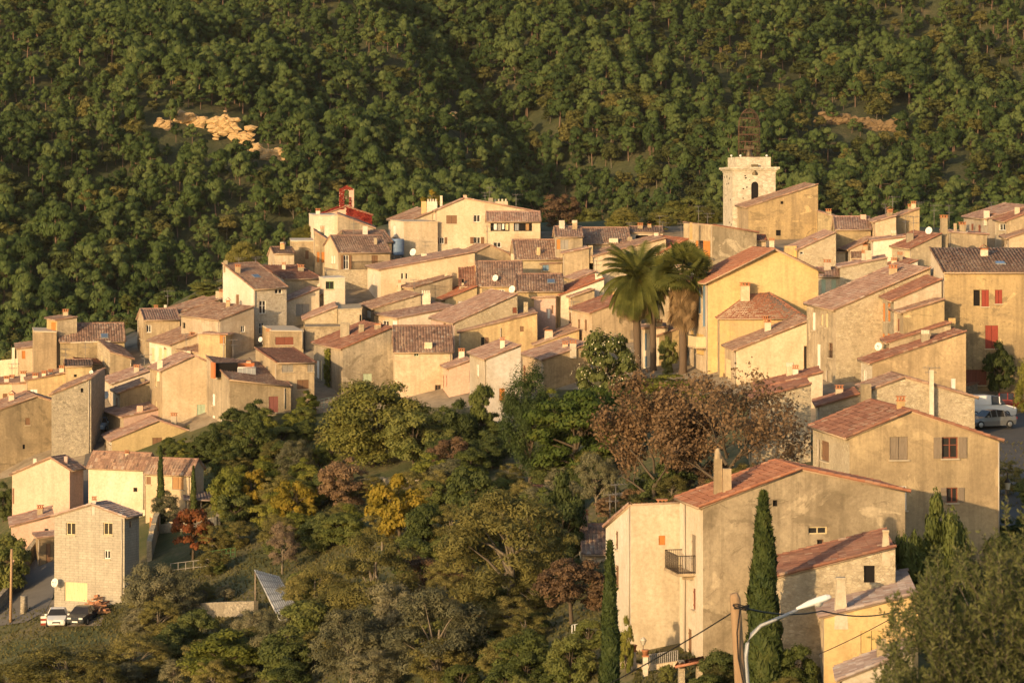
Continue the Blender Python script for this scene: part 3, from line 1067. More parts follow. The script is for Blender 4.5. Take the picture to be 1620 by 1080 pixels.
H('tiny rooftop room with one orange-lit side behind the bare beige block', 250, 305, 375, 420, 100, 92, 77, 'shed', None, 'beige', 'brown', win=[(272, 100, 298, 150, 's:orange')], wl='orange', dep=4)  # warm light on the left wall is put into its orange plaster
H('low cream hut with an orange shutter left of the bare beige block', 88, 100, 180, 420, 245, 246, 232, 'shed', None, 'pale', win=[(116, 252, 135, 295, 's:orange')], ch=[(72, 235, 300, 16, 'plain', 'white')])
H('stone farmhouse under a wide dark tile roof at the forest edge on the left', 312, 322, 665, 420, 205, 205, 195, 'gl', (None, 112), 'ochrestone', 'dark', win=[(318, 260, 328, 310, 'h')], sky=[(557, 180)], dep=7)
H('ochre house with a dark roof sloping down to the right below the wide dark roof', 520, 588, 705, 400, 196, 262, 298, 'shed', None, 'beige', 'dark', dep=7, wl='stone', pipe=[(697, 300, 360)])
H('stone stable block with a bare wall under the dark-roofed farmhouse', 372, 378, 588, 400, 214, 212, 205, 'flat', None, 'ochrestone')
H('low house under a bright red lean-to roof above the shaded alley', 378, 415, 582, 420, 268, 322, 325, 'shed', None, 'beige', 'redbrown', dep=7)
Z(0, 480)
H('pale house with a whitewashed slice of wall beside the dark alley', 560, 605, 800, 560, 428, 432, 365, 'shed', None, 'white', 'pink', pipe=[(612, 440, 600)])
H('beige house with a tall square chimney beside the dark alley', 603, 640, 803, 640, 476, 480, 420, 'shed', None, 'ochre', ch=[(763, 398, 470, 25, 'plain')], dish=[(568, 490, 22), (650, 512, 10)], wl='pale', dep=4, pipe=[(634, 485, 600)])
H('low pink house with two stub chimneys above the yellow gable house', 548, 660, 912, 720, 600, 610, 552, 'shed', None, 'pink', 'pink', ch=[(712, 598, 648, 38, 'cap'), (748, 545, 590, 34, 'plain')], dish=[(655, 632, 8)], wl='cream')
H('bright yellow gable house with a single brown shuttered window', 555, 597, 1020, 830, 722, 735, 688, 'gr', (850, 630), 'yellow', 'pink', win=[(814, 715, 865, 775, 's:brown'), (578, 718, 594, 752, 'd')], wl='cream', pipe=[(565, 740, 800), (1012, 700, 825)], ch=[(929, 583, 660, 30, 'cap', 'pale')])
H('pink rendered house with a cable sagging across its blank front', 65, 372, 415, 1150, 915, 890, 868, 'gl', (272, 828), 'pink', 'dark', ph=66, win=[(64, 985, 76, 1070, 's:brown', 'AB')], ch=[(352, 815, 858, 14, 'plain', 'pink'), (187, 826, 868, 10, 'plain', 'white')])
H('white house under a broad brown tile roof above the grey block house', 472, 775, 832, 1130, 878, 882, 862, 'gr', (806, 806), 'white', 'dark', ph=68, win=[(712, 982, 733, 1004, 'h', 'AB')], ch=[(678, 782, 815, 20, 'cap', 'pale')], pipe=[(768, 890, 1100)])
H('lower cream wing with a wooden door beside the white house', 778, 1022, 1078, 1105, 912, 912, 880, 'gr', (1056, 838), 'pale', 'dark', ph=68, win=[(782, 924, 806, 964, 's:brown', 'AB'), (920, 926, 980, 992, 's:wood', 'AB')])
Z(0, 760)
H('grey concrete block house with a cream garage door at lower left', 290, 665, 740, 648, 192, 198, 168, 'gl', (490, 132), 'block', 'grey', ph=67, win=[(354, 224, 403, 290, 'd:cream', 'AB'), (552, 224, 601, 290, 'd:cream', 'AB'), (556, 371, 589, 417, 'd', 'AB'), (345, 543, 466, 644, 'g:cream', 'AB'), (690, 215, 702, 248, 's:brown')], ch=[(503, 84, 135, 20, 'cap', 'white')], dish=[(296, 545, 24)])
H('pink lean-to house joined to the left of the grey block house', 60, 68, 292, 455, 250, 248, 188, 'shed', None, 'pink', 'pink', win=[(238, 254, 263, 285, 'd')], dep=6)
H('small stone porch hut with a dark door beside the sloping lane', 190, 212, 292, 460, 312, 310, 296, 'shed', None, 'greybrown', 'pink', win=[(246, 335, 270, 440, 's:brown')], dep=3, name='porch_hut')

Z(200, 380)
H('tall stone-fronted house with a white gable side and a skylight', 515, 680, 855, 560, 128, 262, 252, 'shed', None, 'palestone', 'brown', wl='white', win=[(709, 322, 745, 392, 'd:white'), (792, 260, 832, 286, 'd:white'), (708, 440, 735, 500, 'd')], ch=[(595, 128, 178, 30, 'cap', 'beige'), (530, 108, 136, 24, 'plain', 'beige')], sky=[(692, 200)], pipe=[(684, 268, 560)], ant=[(600, 95, 130), (690, 90, 128)], over=(.35, .08))
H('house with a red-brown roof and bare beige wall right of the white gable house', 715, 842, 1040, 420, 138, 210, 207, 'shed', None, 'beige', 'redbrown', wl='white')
H('small cream house with a brown roof at the forest edge beside the flat-topped house', 757, 790, 882, 300, 86, 74, 70, 'gl', (None, 42), 'cream')
H('beige house at the village left crest with a white-framed twin window', 58, 98, 285, 640, 425, 428, 420, 'gl', (None, 372), 'beige', 'pink', win=[(107, 452, 133, 492, 'd:white')], pipe=[(66, 430, 560)])
H('narrow house with a small terrace stepping behind the crest house', 200, 280, 500, 520, 392, 392, 320, 'shed', None, 'beige', 'brown', win=[(225, 445, 240, 475, 'h'), (250, 435, 268, 470, 'd')], dep=6, ch=[(208, 345, 372, 14, 'plain', 'white'), (158, 345, 384, 20, 'cap', 'pink')])
H('cream house with a grey door under a thin sloping roof below the white gable', 345, 372, 585, 440, 355, 356, 306, 'shed', None, 'cream', 'brown', win=[(502, 343, 526, 402, 's:grey')])
H('cream house with a long brown roof left of the stone-fronted tall house', 292, 500, 682, 640, 420, 428, 358, 'shed', None, 'cream', 'brown', ph=35, win=[(612, 455, 634, 490, 'd'), (300, 440, 314, 470, 'h')], dep=9)
H('white-walled house with three closed shutters on the left slope', 122, 240, 560, 690, 562, 562, 436, 'shed', None, 'pale', 'brown', wl='white', win=[(172, 575, 190, 640, 's:cream'), (135, 575, 150, 640, 's:cream'), (200, 575, 215, 640, 's:cream')], ch=[(358, 490, 530, 38, 'cap', 'pale')])
H('small yellowish house with a rooftop attic door on the left slope', 385, 530, 615, 660, 492, 508, 490, 'shed', None, 'yellowbeige', 'pink', win=[(498, 505, 525, 552, 's:orange')], dep=8)
H('low house under a hooded brown roof in front of the attic house', 215, 430, 575, 670, 600, 605, 556, 'shed', None, 'cream', 'brown', ph=40, win=[(538, 597, 565, 615, 's:grey')], ch=[(325, 590, 630, 40, 'plain', 'white')], dep=9)
H('tall blank cream gable house above the yellow gable house', 125, 192, 428, 1010, 705, 700, 650, 'gr', (362, 622), 'pale', 'pink', win=[(376, 876, 422, 940, 's:mint')], ch=[(180, 640, 712, 30, 'plain', 'white')], wl='beige')
TERR = H('ochre house with a terrace cut into its striped tile roof', 428, 550, 878, 1000, 622, 745, 782, 'shed', None, 'ochre', 'brown', win=[(760, 833, 811, 918, 's:curtain'), (458, 820, 473, 882, 's:white'), (500, 955, 523, 1000, 'd'), (458, 935, 472, 1000, 's:white')], pipe=[(842, 790, 900)], wl='beige')
H('flat-topped beige house with a wide brown louvred window', 725, 775, 945, 640, 488, 486, 488, 'flat', None, 'beige', win=[(795, 516, 892, 558, 's:redbrown')], ch=[(760, 470, 560, 26, 'cap')], dish=[(718, 530, 14)], pipe=[(938, 470, 580)])
H('house with a red-brown pantile roof and square grey shutters', 690, 805, 1003, 910, 580, 657, 656, 'shed', None, 'beige', 'redbrown', win=[(830, 664, 891, 703, 's:grey'), (967, 660, 1002, 702, 's:grey'), (911, 744, 974, 794, 's:brown')], dep=8)
H('small cream house with a wide grey awning window below the tall stone front', 755, 825, 1030, 480, 347, 342, 262, 'shed', None, 'pale', 'pink', win=[(905, 340, 977, 405, 's:grey'), (795, 352, 815, 402, 's:white')], dish=[(805, 425, 18)], ch=[(857, 430, 480, 30, 'plain', 'white'), (908, 390, 475, 28, 'plain', 'white')])
H('little beige house with a thin grey-brown roof beside the awning house', 938, 985, 1075, 420, 316, 320, 272, 'shed', None, 'greybeige', 'grey')

Z(400, 280)
H('flat-topped house with a pale parapet below the chapel', 198, 203, 325, 560, 345, 345, 345, 'flat', None, 'beige', 'white', win=[(280, 392, 298, 438, 's:brown'), (302, 478, 325, 520, 's:cream')])
H('bright white house with a roof terrace below the chapel', 300, 325, 455, 420, 207, 207, 207, 'flat', None, 'white', 'white', ch=[(348, 168, 208, 24, 'cap', 'white'), (372, 262, 300, 52, 'plain', 'beige')], dep=6)
H('beige house with a long roof edge falling to the right below the chapel', 450, 455, 645, 420, 210, 205, 276, 'shed', None, 'beige', 'brown', ant=[(535, 215, 275)])
H('beige house with two orange shutters left of the balcony house', 325, 330, 440, 540, 298, 295, 368, 'shed', None, 'beige', 'brown', win=[(342, 400, 356, 456, 's:orange'), (366, 400, 382, 456, 's:orange')], dep=8)
H('house with a dark tile roof and an open brown-shuttered balcony door', 383, 460, 733, 600, 366, 405, 408, 'gl', (418, 318), 'beige', 'dark', win=[(484, 417, 512, 492, 'o:brown'), (634, 418, 668, 462, 's:brown'), (418, 420, 428, 462, 's:white'), (431, 420, 440, 462, 's:white')], wl='pale', dep=8, ch=[(655, 325, 365, 18, 'plain', 'beige')])
H('dark roofed upper house behind the balcony house', 440, 520, 742, 480, 330, 350, 340, 'gl', (None, 292), 'greybrown', 'brown', dep=8)
H('bare rubble stone house in front of the balcony house', 380, 392, 612, 690, 510, 505, 500, 'flat', None, 'stone', 'stone', dd=7)
H('little white dormer house with a green-framed window', 353, 383, 490, 612, 548, 546, 540, 'flat', None, 'white', 'white', win=[(389, 557, 433, 598, 'd:green')], dep=4, dd=-13)
Z(480, 400)
H('long white house with a small window block under a long tile roof', 342, 413, 915, 280, 110, 94, 0, 'shed', None, 'pale', 'pink', win=[(522, 108, 534, 140, 'd'), (545, 108, 556, 140, 'd')], wl='white', dep=9, ch=[(645, 3, 25, 30, 'pots', 'white')], dish=[(588, -3, 20)])
H('beige house with a broad tile band below the long white house', 388, 590, 795, 300, 212, 190, 128, 'shed', None, 'beige', 'brown', ph=30, dep=9, ch=[(513, 145, 200, 14, 'cap', 'pale'), (762, 95, 130, 8, 'plain', 'pale')])
H('dark beige house with a bare side wall next to the white crenellated chimney', 310, 380, 628, 400, 292, 300, 225, 'shed', None, 'greybeige', 'brown', wl='beige', win=[(338, 308, 360, 345, 's:white')], ch=[(655, 200, 285, 50, 'pots', 'white')], dep=8)
H('white house with a long pinkish roof right of the rubble ruin', 385, 510, 832, 470, 346, 352, 290, 'shed', None, 'white', 'pink', win=[(420, 361, 455, 392, 'd'), (475, 362, 500, 388, 's:white')], wl='cream', dep=8)
H('rubble stone ruin with tile scraps on its sloping top', 0, 8, 182, 470, 362, 360, 292, 'shed', None, 'stone', 'pink')
H('square rubble ruin with tufts growing on its top', 178, 186, 312, 460, 306, 306, 300, 'flat', None, 'stone', 'stone', win=[(300, 330, 311, 375, 'h')])
H('dull flat-topped beige house left of the big streaked wall', 3, 10, 200, 520, 402, 400, 397, 'flat', None, 'greybeige', 'greybeige')
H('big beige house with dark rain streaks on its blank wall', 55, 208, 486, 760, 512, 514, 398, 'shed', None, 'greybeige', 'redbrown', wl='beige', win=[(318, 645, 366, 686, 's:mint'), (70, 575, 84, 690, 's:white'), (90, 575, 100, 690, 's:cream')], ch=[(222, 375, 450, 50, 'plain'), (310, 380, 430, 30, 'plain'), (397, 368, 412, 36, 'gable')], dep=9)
H('cream house with a two-tone brown roof beside the big streaked wall', 478, 487, 795, 790, 526, 530, 532, 'gl', (None, 395), 'cream', 'dark', win=[(590, 532, 616, 552, 'd:mint'), (703, 704, 734, 756, 'r')], ch=[(667, 476, 510, 44, 'plain', 'pale')], pipe=[(783, 540, 600)], dep=9)
Z(700, 400)
H('long house with a mottled tile roof and rough stone side wall', -60, 65, 400, 590, 345, 377, 225, 'shed', None, 'stone', 'pink', wl='pink', win=[(374, 291, 398, 322, 's:redbrown'), (5, 370, 18, 430, 's:brown'), (35, 400, 48, 440, 's:cream')], ch=[(445, 262, 310, 24, 'plain', 'stone')], dish=[(374, 195, 20)], dep=9)
H('yellowish house with an open shutter window in front of the stone-sided house', 85, 94, 506, 610, 428, 428, 325, 'shed', None, 'yellowbeige', 'brown', win=[(206, 450, 224, 518, 'l:brown'), (414, 391, 434, 420, 's:brown')], pipe=[(92, 430, 560), (310, 400, 520)], dep=8)
H('pale yellow house with a corrugated brown tile roof and skylight in the village middle', 392, 400, 642, 460, 206, 206, 208, 'gl', (None, 118), 'yellowbeige', 'dark', win=[(524, 292, 558, 344, 'd:white'), (512, 385, 560, 435, 'd')], sky=[(580, 160)], dep=8)
H('narrow pink house with a tall closed window left of the red roof', 543, 604, 652, 430, 246, 240, 238, 'shed', None, 'pale', 'pink', wl='pink', win=[(583, 280, 592, 325, 's:brown'), (560, 300, 574, 350, 's:white')], dep=5)
H('white house under a bright red tile roof left of the palms', 585, 632, 862, 420, 228, 228, 142, 'shed', None, 'white', 'red', wl='pale', win=[(604, 245, 612, 275, 's:brown'), (618, 245, 626, 275, 's:brown'), (606, 325, 612, 400, 's:brown'), (617, 325, 623, 400, 's:brown')], dep=8, ch=[(835, 110, 160, 40, 'pots', 'white')])
H('beige house with two shuttered slits between the white house and the red roof', 640, 695, 803, 430, 240, 240, 200, 'shed', None, 'beige', 'brown', win=[(642, 318, 656, 380, 's:brown'), (674, 318, 686, 382, 's:brown')], wl='cream', dep=6)
H('house with a smooth red roof and blank beige wall behind the magnolia', 690, 797, 1060, 525, 320, 323, 226, 'shed', None, 'beige', 'redbrown', wl='cream', win=[(722, 354, 734, 405, 's:brown'), (757, 356, 771, 416, 's:brown'), (1004, 412, 1026, 460, 's:greybrown')], dep=8)
H('bright white house with an orange shutter above the gardens', 145, 235, 418, 960, 568, 570, 498, 'shed', None, 'white', 'pink', win=[(303, 722, 333, 788, 's:orange')], wl='pale', dep=8, pipe=[(230, 575, 760)])
H('low pink house with a brick doorway left of the bright white house', -8, 35, 150, 770, 622, 620, 574, 'shed', None, 'pink', 'pink', win=[(152 - 8, 628, 158, 690, 's:redbrown')], wl='pink', dep=6)
H('beige house with a scrubbed blank wall right of the bright white house', 428, 540, 792, 745, 568, 574, 488, 'shed', None, 'ochre', 'pink', wl='cream', win=[(432, 600, 442, 690, 's:redbrown')], ch=[(655, 470, 512, 30, 'cap', 'pale'), (697, 465, 520, 36, 'cap', 'pale')], pipe=[(536, 580, 680)], dep=8)
H('long low yellow house with a little gabled chimney above the scrubbed wall', 470, 500, 730, 560, 492, 495, 414, 'shed', None, 'yellowbeige', 'brown', ch=[(567, 400, 462, 46, 'gable', 'pale')], dep=8)
Z(600, 280)
H('beige gable house with a small brown roof in front of the hilltop villa', 440, 512, 722, 520, 402, 408, 428, 'gr', (592, 368), 'beige', 'brown', wl='pale', win=[(470, 420, 482, 460, 's:white')], ch=[(712, 412, 456, 22, 'plain', 'white'), (410, 475, 560, 28, 'plain', 'beige')], dep=8)
H('house with a broad striped roof and antenna mast in the village middle', 515, 524, 765, 700, 580, 582, 576, 'gl', (None, 455), 'yellowbeige', 'dark', win=[(550, 596, 602, 652, 's:greybrown'), (640, 600, 668, 640, 'd')], dish=[(622, 540, 18)], dep=9, ant=[(640, 490, 540)])
H('house with a maroon striped roof left of the broad striped roof', 425, 432, 608, 690, 584, 584, 588, 'gl', (None, 482), 'cream', 'redbrown', win=[(440, 545, 452, 565, 'h')], dep=8)
H('low cream house with a red roof and white garage door in the village middle', 272, 352, 522, 720, 646, 656, 588, 'shed', None, 'yellowbeige', 'red', win=[(420, 662, 486, 704, 'g:white')], dep=8, ch=[(325, 655, 682, 12, 'plain', 'pink')])
VILLA = H('large cream hilltop villa with a wide gable and brown shutters', 296, 306, 848, 400, 182, 182, 190, 'gr', (455, 118), 'pale', 'pink', win=[(358, 205, 415, 250, 's:brown'), (503, 202, 539, 241, 'd'), (504, 320, 540, 356, 'o:brown'), (320, 322, 347, 357, 'o:brown')], ant=[(590, 55, 140), (565, 85, 135)], ch=[(595, 112, 140, 26, 'plain', 'beige'), (648, 118, 145, 80, 'pots', 'pale'), (458, 97, 122, 20, 'plain', 'pink')], dep=9)
H('cream side block with a white corner left of the hilltop villa', 60, 130, 312, 430, 243, 243, 243, 'flat', None, 'pale', 'pale', wl='white', win=[(75, 260, 88, 320, 's:white')], dep=7, name='village_house')
H('upper back block with a white four-pot chimney on the hilltop', 50, 160, 318, 380, 243, 240, 176, 'shed', None, 'white', 'brown', win=[(284, 198, 312, 242, 'h')], ch=[(282, 118, 200, 58, 'pots', 'white'), (238, 130, 200, 28, 'plain', 'orange'), (331, 100, 165, 8, 'plain', 'white')], dd=3)
VER = H('covered veranda wing of the hilltop villa hung with washing', 572, 580, 860, 405, 238, 238, 238, 'gl', (None, 190), 'pale', 'pink', win=[(594, 246, 696, 289, 'h'), (718, 246, 816, 289, 'h'), (610, 348, 650, 376, 'd')], dep=4, dd=-3)
H('yellow house with a wide brown roof right of the hilltop villa', 700, 728, 988, 560, 436, 440, 440, 'gl', (None, 340), 'yellowbeige', 'brown', dep=9, ch=[(712, 410, 450, 20, 'plain', 'white'), (850, 375, 420, 20, 'plain')])
H('blue-shaded small house tucked under the wide brown roof', 860, 870, 920, 540, 470, 470, 462, 'shed', None, 'beige', 'dark', win=[(868, 468, 905, 500, 's:blue')], dep=4)
H('house with an orange shutter at the crest right of the villa', 930, 945, 1085, 520, 322, 322, 318, 'gl', (None, 270), 'beige', 'pink', win=[(944, 334, 966, 386, 's:orange'), (970, 335, 1010, 386, 's:grey')], dep=7)

Z(900, 320)
H('crest house with a shadowed mottled roof and white chimney', 8, 40, 332, 340, 220, 222, 214, 'gl', (None, 140), 'greybeige', 'brown', ch=[(238, 192, 215, 50, 'plain', 'white'), (325, 185, 215, 26, 'plain')], ant=[(182, 165, 225)], dish=[(180, 218, 9)], dep=9)
H('small white crest house with a dark strip window', 322, 332, 502, 300, 165, 163, 155, 'gl', (None, 135), 'white', 'brown', win=[(356, 176, 424, 197, 'h')], dep=6, ant=[(326, 110, 140), (500, 110, 140)])
H('cream house with a long brown roof left of the palm crowns', 98, 142, 518, 425, 290, 292, 196, 'shed', None, 'cream', 'brown', wl='white', dep=9, ch=[(115, 230, 290, 26, 'plain', 'beige')])
H('blank beige house at the village middle behind the red roof', -40, -25, 108, 420, 272, 276, 248, 'shed', None, 'beige', 'pink', dep=7)
H('house with bright red roof patches behind the palm crowns', 325, 480, 645, 420, 285, 278, 196, 'shed', None, 'beige', 'red', dep=9)
H('low house with a deep porch roof left of the palm crowns', -20, 40, 112, 470, 412, 414, 372, 'shed', None, 'beige', 'pink', dep=6, win=[(25, 425, 68, 450, 'h')])
TERR2 = H('square house with an orange-shuttered terrace door above the palms', 612, 770, 1002, 430, 126, 126, 164, 'shed', None, 'greybeige', 'redbrown', wl='beige', win=[(690, 205, 720, 302, 'l:orange'), (676, 205, 690, 302, 's:orange')], ch=[(652, 108, 165, 10, 'plain', 'orange')], ant=[(692, 20, 125), (740, 60, 128)], dep=9, dish=[(803, 285, 12)])
H('low annex with a new red tile strip right of the terrace door', 884, 900, 1052, 380, 205, 206, 204, 'gl', (None, 180), 'cream', 'red', ch=[(972, 230, 330, 62, 'cap', 'pale')], dep=4)
Z(1060, 220)
H('large yellow gable house with a thick red tile verge behind the palms', 100, 202, 792, 1255, 770, 765, 706, 'gr', (556, 592), 'yellow', 'terracotta', wl='cream', win=[(118, 800, 128, 960, 's:yellowwood'), (150, 770, 165, 930, 's:blue'), (172, 770, 188, 1000, 's:blue'), (108, 1020, 126, 1090, 's:yellowwood'), (140, 1040, 180, 1150, 's:yellowwood')], over=(.5, .55), dep=9)
H('orange-walled house with a smooth terracotta hip roof', 228, 265, 738, 1262, 955, 957, 912, 'hip', (525, 788), 'orange', 'terracotta', wl='beige', ch=[(400, 765, 862, 50, 'cap', 'pale')], win=[(240, 1010, 252, 1180, 's:mint')], dep=11, dd=-1.0)
H('church nave with a long verge running up towards its blank gable', 360, 418, 790, 560, 378, 366, 246, 'shed', None, 'ochrestone', 'brown', wl='beige', win=[(566, 486, 592, 516, 'h'), (590, 332, 606, 347, 'h')], name='church', cat='church', ant=[(640, 455, 520)], dd=2)
H('low church aisle with a square pillar chimney right of the nave', 784, 790, 946, 560, 392, 390, 442, 'shed', None, 'ochrestone', 'brown', ch=[(846, 372, 500, 28, 'cap')], dep=6, dd=1)
H('rubble house with brick chimneys below the church', 636, 690, 886, 720, 585, 592, 503, 'shed', None, 'stone', 'pink', ch=[(788, 530, 610, 34, 'cap', 'orange'), (642, 570, 625, 66, 'plain', 'orange'), (543, 528, 580, 26, 'cap', 'white')], win=[(694, 600, 712, 616, 'd')], dish=[(840, 565, 20)], dep=8)
H('cream house with two mint shutters right of the big yellow gable', 780, 790, 905, 945, 738, 735, 730, 'gl', (None, 692), 'pale', 'pink', win=[(808, 750, 831, 824, 's:mint'), (862, 750, 887, 824, 's:mint')], dep=5)
H('patched rubble wall house above the mint shutters', 900, 908, 1160, 945, 690, 690, 640, 'shed', None, 'stone', 'pink', dep=6)
Z(1300, 320)
H('cream crest house with a round-edged tile roof right of the church', 58, 76, 262, 330, 148, 148, 146, 'gl', (None, 82), 'ochrestone', 'pink', ch=[(270, 92, 190, 28, 'plain'), (222, 66, 95, 30, 'plain', 'pink')], dep=8)
H('small house under a long thin roof below the crest house', 55, 150, 290, 350, 250, 255, 190, 'shed', None, 'cream', 'brown', dep=8, win=[(100, 262, 130, 310, 's:white'), (20, 285, 30, 300, 'h')])
H('white house with an outward-curving side wall right of the crest roofs', 262, 275, 452, 380, 208, 210, 188, 'shed', None, 'white', 'pink', dep=6)
H('beige crest house with a pointed right end and overhead wire', 370, 388, 522, 320, 92, 88, 38, 'shed', None, 'ochre', 'brown', ant=[(340, 10, 75), (516, 0, 40)], dep=7, dish=[(386, 115, 17)])
H('small cream house behind the dark dish on the crest', 255, 285, 392, 340, 108, 108, 78, 'shed', None, 'cream', 'pink', dep=7)
H('low brown-roofed shed house in front of the curving white wall', 155, 165, 272, 360, 300, 300, 296, 'gl', (None, 262), 'beige', 'brown', dep=5)
H('rubble house with a curved wall top and red roof on the upper right', 340, 480, 640, 420, 300, 248, 172, 'shed', None, 'beige', 'redbrown', wl='stone', dish=[(574, 152, 20)], ch=[(652, 68, 245, 38, 'cap', 'ochre'), (470, 165, 215, 36, 'plain')], win=[(440, 262, 470, 310, 's:cream')], ant=[(600, 15, 120), (490, 75, 200)], dep=9)
H('white house with a thin red roof above the long stone house', 262, 330, 512, 480, 386, 384, 315, 'shed', None, 'white', 'redbrown', dep=7, wl='beige')
H('cluttered rooftop house with many chimney pots above the big white gable', 630, 690, 882, 330, 160, 165, 176, 'shed', None, 'beige', 'pink', ch=[(750, 105, 180, 36, 'cap'), (712, 112, 170, 16, 'plain'), (845, 185, 240, 60, 'cap'), (790, 190, 240, 50, 'plain')], dish=[(770, 162, 11)], ant=[(680, 15, 130), (735, 150, 245), (755, 150, 245)], dep=7)
H('cream house with a broad chimney block at the upper right edge', 758, 890, 1120, 260, 142, 92, 20, 'shed', None, 'cream', 'pink', ch=[(910, 60, 170, 46, 'cap', 'pale'), (880, 45, 95, 30, 'plain', 'white')], ant=[(905, 0, 60)], dep=9)
H('beige house with a small white window at the right edge below the chimney block', 925, 988, 1130, 300, 103, 105, 50, 'shed', None, 'beige', 'redbrown', wl='pale', win=[(945, 115, 980, 150, 'd:white')], dep=7, dd=-2)
H('low terrace house with flower pots at the right edge', 960, 1000, 1140, 330, 200, 195, 150, 'shed', None, 'cream', 'brown', dep=7, dd=-3)
Z(1300, 320)
Z(1100, 420)
H('long stone house with a crack and rows of tall blinds facing left', 595, 750, 1255, 770, 236, 238, 18, 'shed', None, 'stone', 'pink', wl='greybeige', dep=9, d=256, win=[(625, 250, 641, 345, 's:white'), (672, 260, 683, 322, 's:cream'), (696, 256, 709, 332, 's:cream'), (711, 412, 733, 492, 'r'), (650, 420, 668, 560, 's:white')], pipe=[(706, 560, 730)])
H('yellow house with a verge sloping down left and white balcony shutters', 140, 218, 618, 640, 445, 456, 296, 'shed', None, 'pale', 'brown', wl='cream', win=[(580, 428, 616, 566, 'D'), (162, 500, 190, 602, 's:cream')], dish=[(368, 572, 30)], ant=[(382, 450, 560)], dep=9)
H('low house with two stepped red roof edges behind the brown tree', 316, 330, 680, 820, 668, 665, 575, 'shed', None, 'pale', 'redbrown', dep=5)
H('shadowed stone barn with a quoined right corner behind the brown tree', 286, 300, 618, 1080, 728, 722, 638, 'shed', None, 'stone', 'redbrown', dep=5, dd=-2, win=[(240, 955, 275, 970, 'h')])
Z(1300, 320)
H('house with orange strip windows between the long stone house and the big white gable', 312, 385, 640, 830, 522, 528, 418, 'shed', None, 'cream', 'redbrown', wl='greybeige', win=[(325, 538, 338, 636, 's:orange'), (352, 538, 366, 636, 's:orange'), (322, 700, 336, 760, 's:orange'), (350, 700, 364, 760, 's:orange')], dep=8, d=250)
H('large ochre house with a white left gable and red shutters', 582, 655, 1250, 970, 250, 378, 378, 'shed', None, 'ochrestone', 'brown', wl='white', win=[(810, 467, 845, 553, 'h'), (853, 467, 893, 556, 's:red'), (925, 467, 964, 541, 's:red'), (873, 657, 942, 780, 's:red'), (770, 893, 880, 975, 's:redbrown')], sky=[(952, 335)], dep=10, d=250)
H('low rubble wing with a tiled top edge left of the red-shuttered house', 376, 436, 655, 860, 586, 592, 524, 'shed', None, 'ochrestone', 'brown', wl='beige', dep=5, d=247, corr=.05)
H('narrow beige wall house with a stepped red coping and a dish', 330, 360, 690, 930, 760, 752, 650, 'shed', None, 'greybeige', 'redbrown', d=245, dish=[(305, 770, 22)], dep=4, ch=[(695, 618, 672, 36, 'plain', 'orange')])
H('beige house with a long thin sloping roof edge and cluttered terrace', 210, 270, 770, 1010, 858, 862, 695, 'shed', None, 'ochre', 'redbrown', win=[(690, 940, 716, 1000, 's:white'), (222, 895, 238, 1000, 'd')], dep=4, d=241, wl='palestone')
Z(1260, 560, 3)
H('low rubble wall house left of the stone gable with a pillar chimney', 92, 108, 302, 410, 255, 252, 194, 'shed', None, 'stone', 'redbrown', dep=5)
H('rubble stone gable house with a tall white flue below the parked cars', 296, 356, 846, 420, 180, 174, 210, 'gr', (515, 116), 'stone', 'brown', ch=[(641, 75, 280, 18, 'plain', 'white', -.35), (329, 140, 290, 50, 'plain', 'ochre', -.5)], ant=[(630, 62, 150)], dep=6, wl='beige')
H('large ochre gable house with brown shutters and an open window at right', 78, 252, 962, 960, 392, 398, 414, 'gr', (545, 276), 'ochre', 'redbrown', wl='stone', win=[(443, 392, 529, 500, 's:greybrown'), (690, 393, 767, 494, 'v:redbrown'), (712, 632, 766, 704, 'v:redbrown'), (118, 412, 154, 506, 's:brown'), (478, 625, 524, 740, 'd:white')], ch=[(495, 198, 262, 38, 'cap', 'orange')], pipe=[(110, 405, 550), (958, 420, 900)], dep=9, d=174)
Z(920, 720, 3)
H('tall cream house corner block with a tiny brown shutter facing the gardens', 115, 235, 545, 965, 345, 240, 226, 'shed', None, 'pale', 'pink', dd=1.5, ph=9, wl='white', win=[(160, 358, 173, 443, 's:brown'), (160, 520, 176, 628, 's:brown'), (366, 380, 398, 425, 's:orange')], dep=9)
BIG = H('large plastered house with a red roof, balcony and long blank side wall', 466, 576, 1536, 985, 250, 248, 175, 'gr', (1046, 72), 'greybeige', 'terracotta', wl='white', win=[(520, 375, 542, 556, 's:greybrown'), (527, 630, 541, 732, 's:redbrown'), (504, 822, 522, 950, 's:brown'), (908, 212, 932, 242, 'h'), (1076, 338, 1166, 374, 'd:cream'), (1118, 398, 1150, 470, 'r')], ch=[(647, 16, 190, 40, 'round', 'beige'), (690, 62, 180, 42, 'plain', 'beige'), (572, 165, 180, 20, 'plain', 'white')], pipe=[(496, 230, 950)], dep=5)
Z(1260, 820, 4.153)
H('rough stone outbuilding with a red lean-to roof and a dark doorway', -160, -130, 650, 800, 385, 392, 196, 'shed', None, 'stone', 'redbrown', win=[(443, 308, 515, 420, 'h')], ch=[(586, 86, 215, 62, 'taper', 'pale')], dep=6, dd=-9)
H('yellow house with closed pine shutters and a tapered chimney at lower right', 142, 182, 800, 1120, 640, 652, 500, 'shed', None, 'yellow', 'grey', wl='pale', win=[(422, 735, 567, 886, 's:yellowwood')], ch=[(290, 396, 620, 92, 'taper', 'pale')], dep=7)
H('small porch with a grey tile lean-to roof below the pine shutters', 285, 300, 760, 1180, 1030, 1062, 880, 'shed', None, 'pale', 'grey', dep=3, dd=-3, name='porch')
Z(620, 580, 2.16)
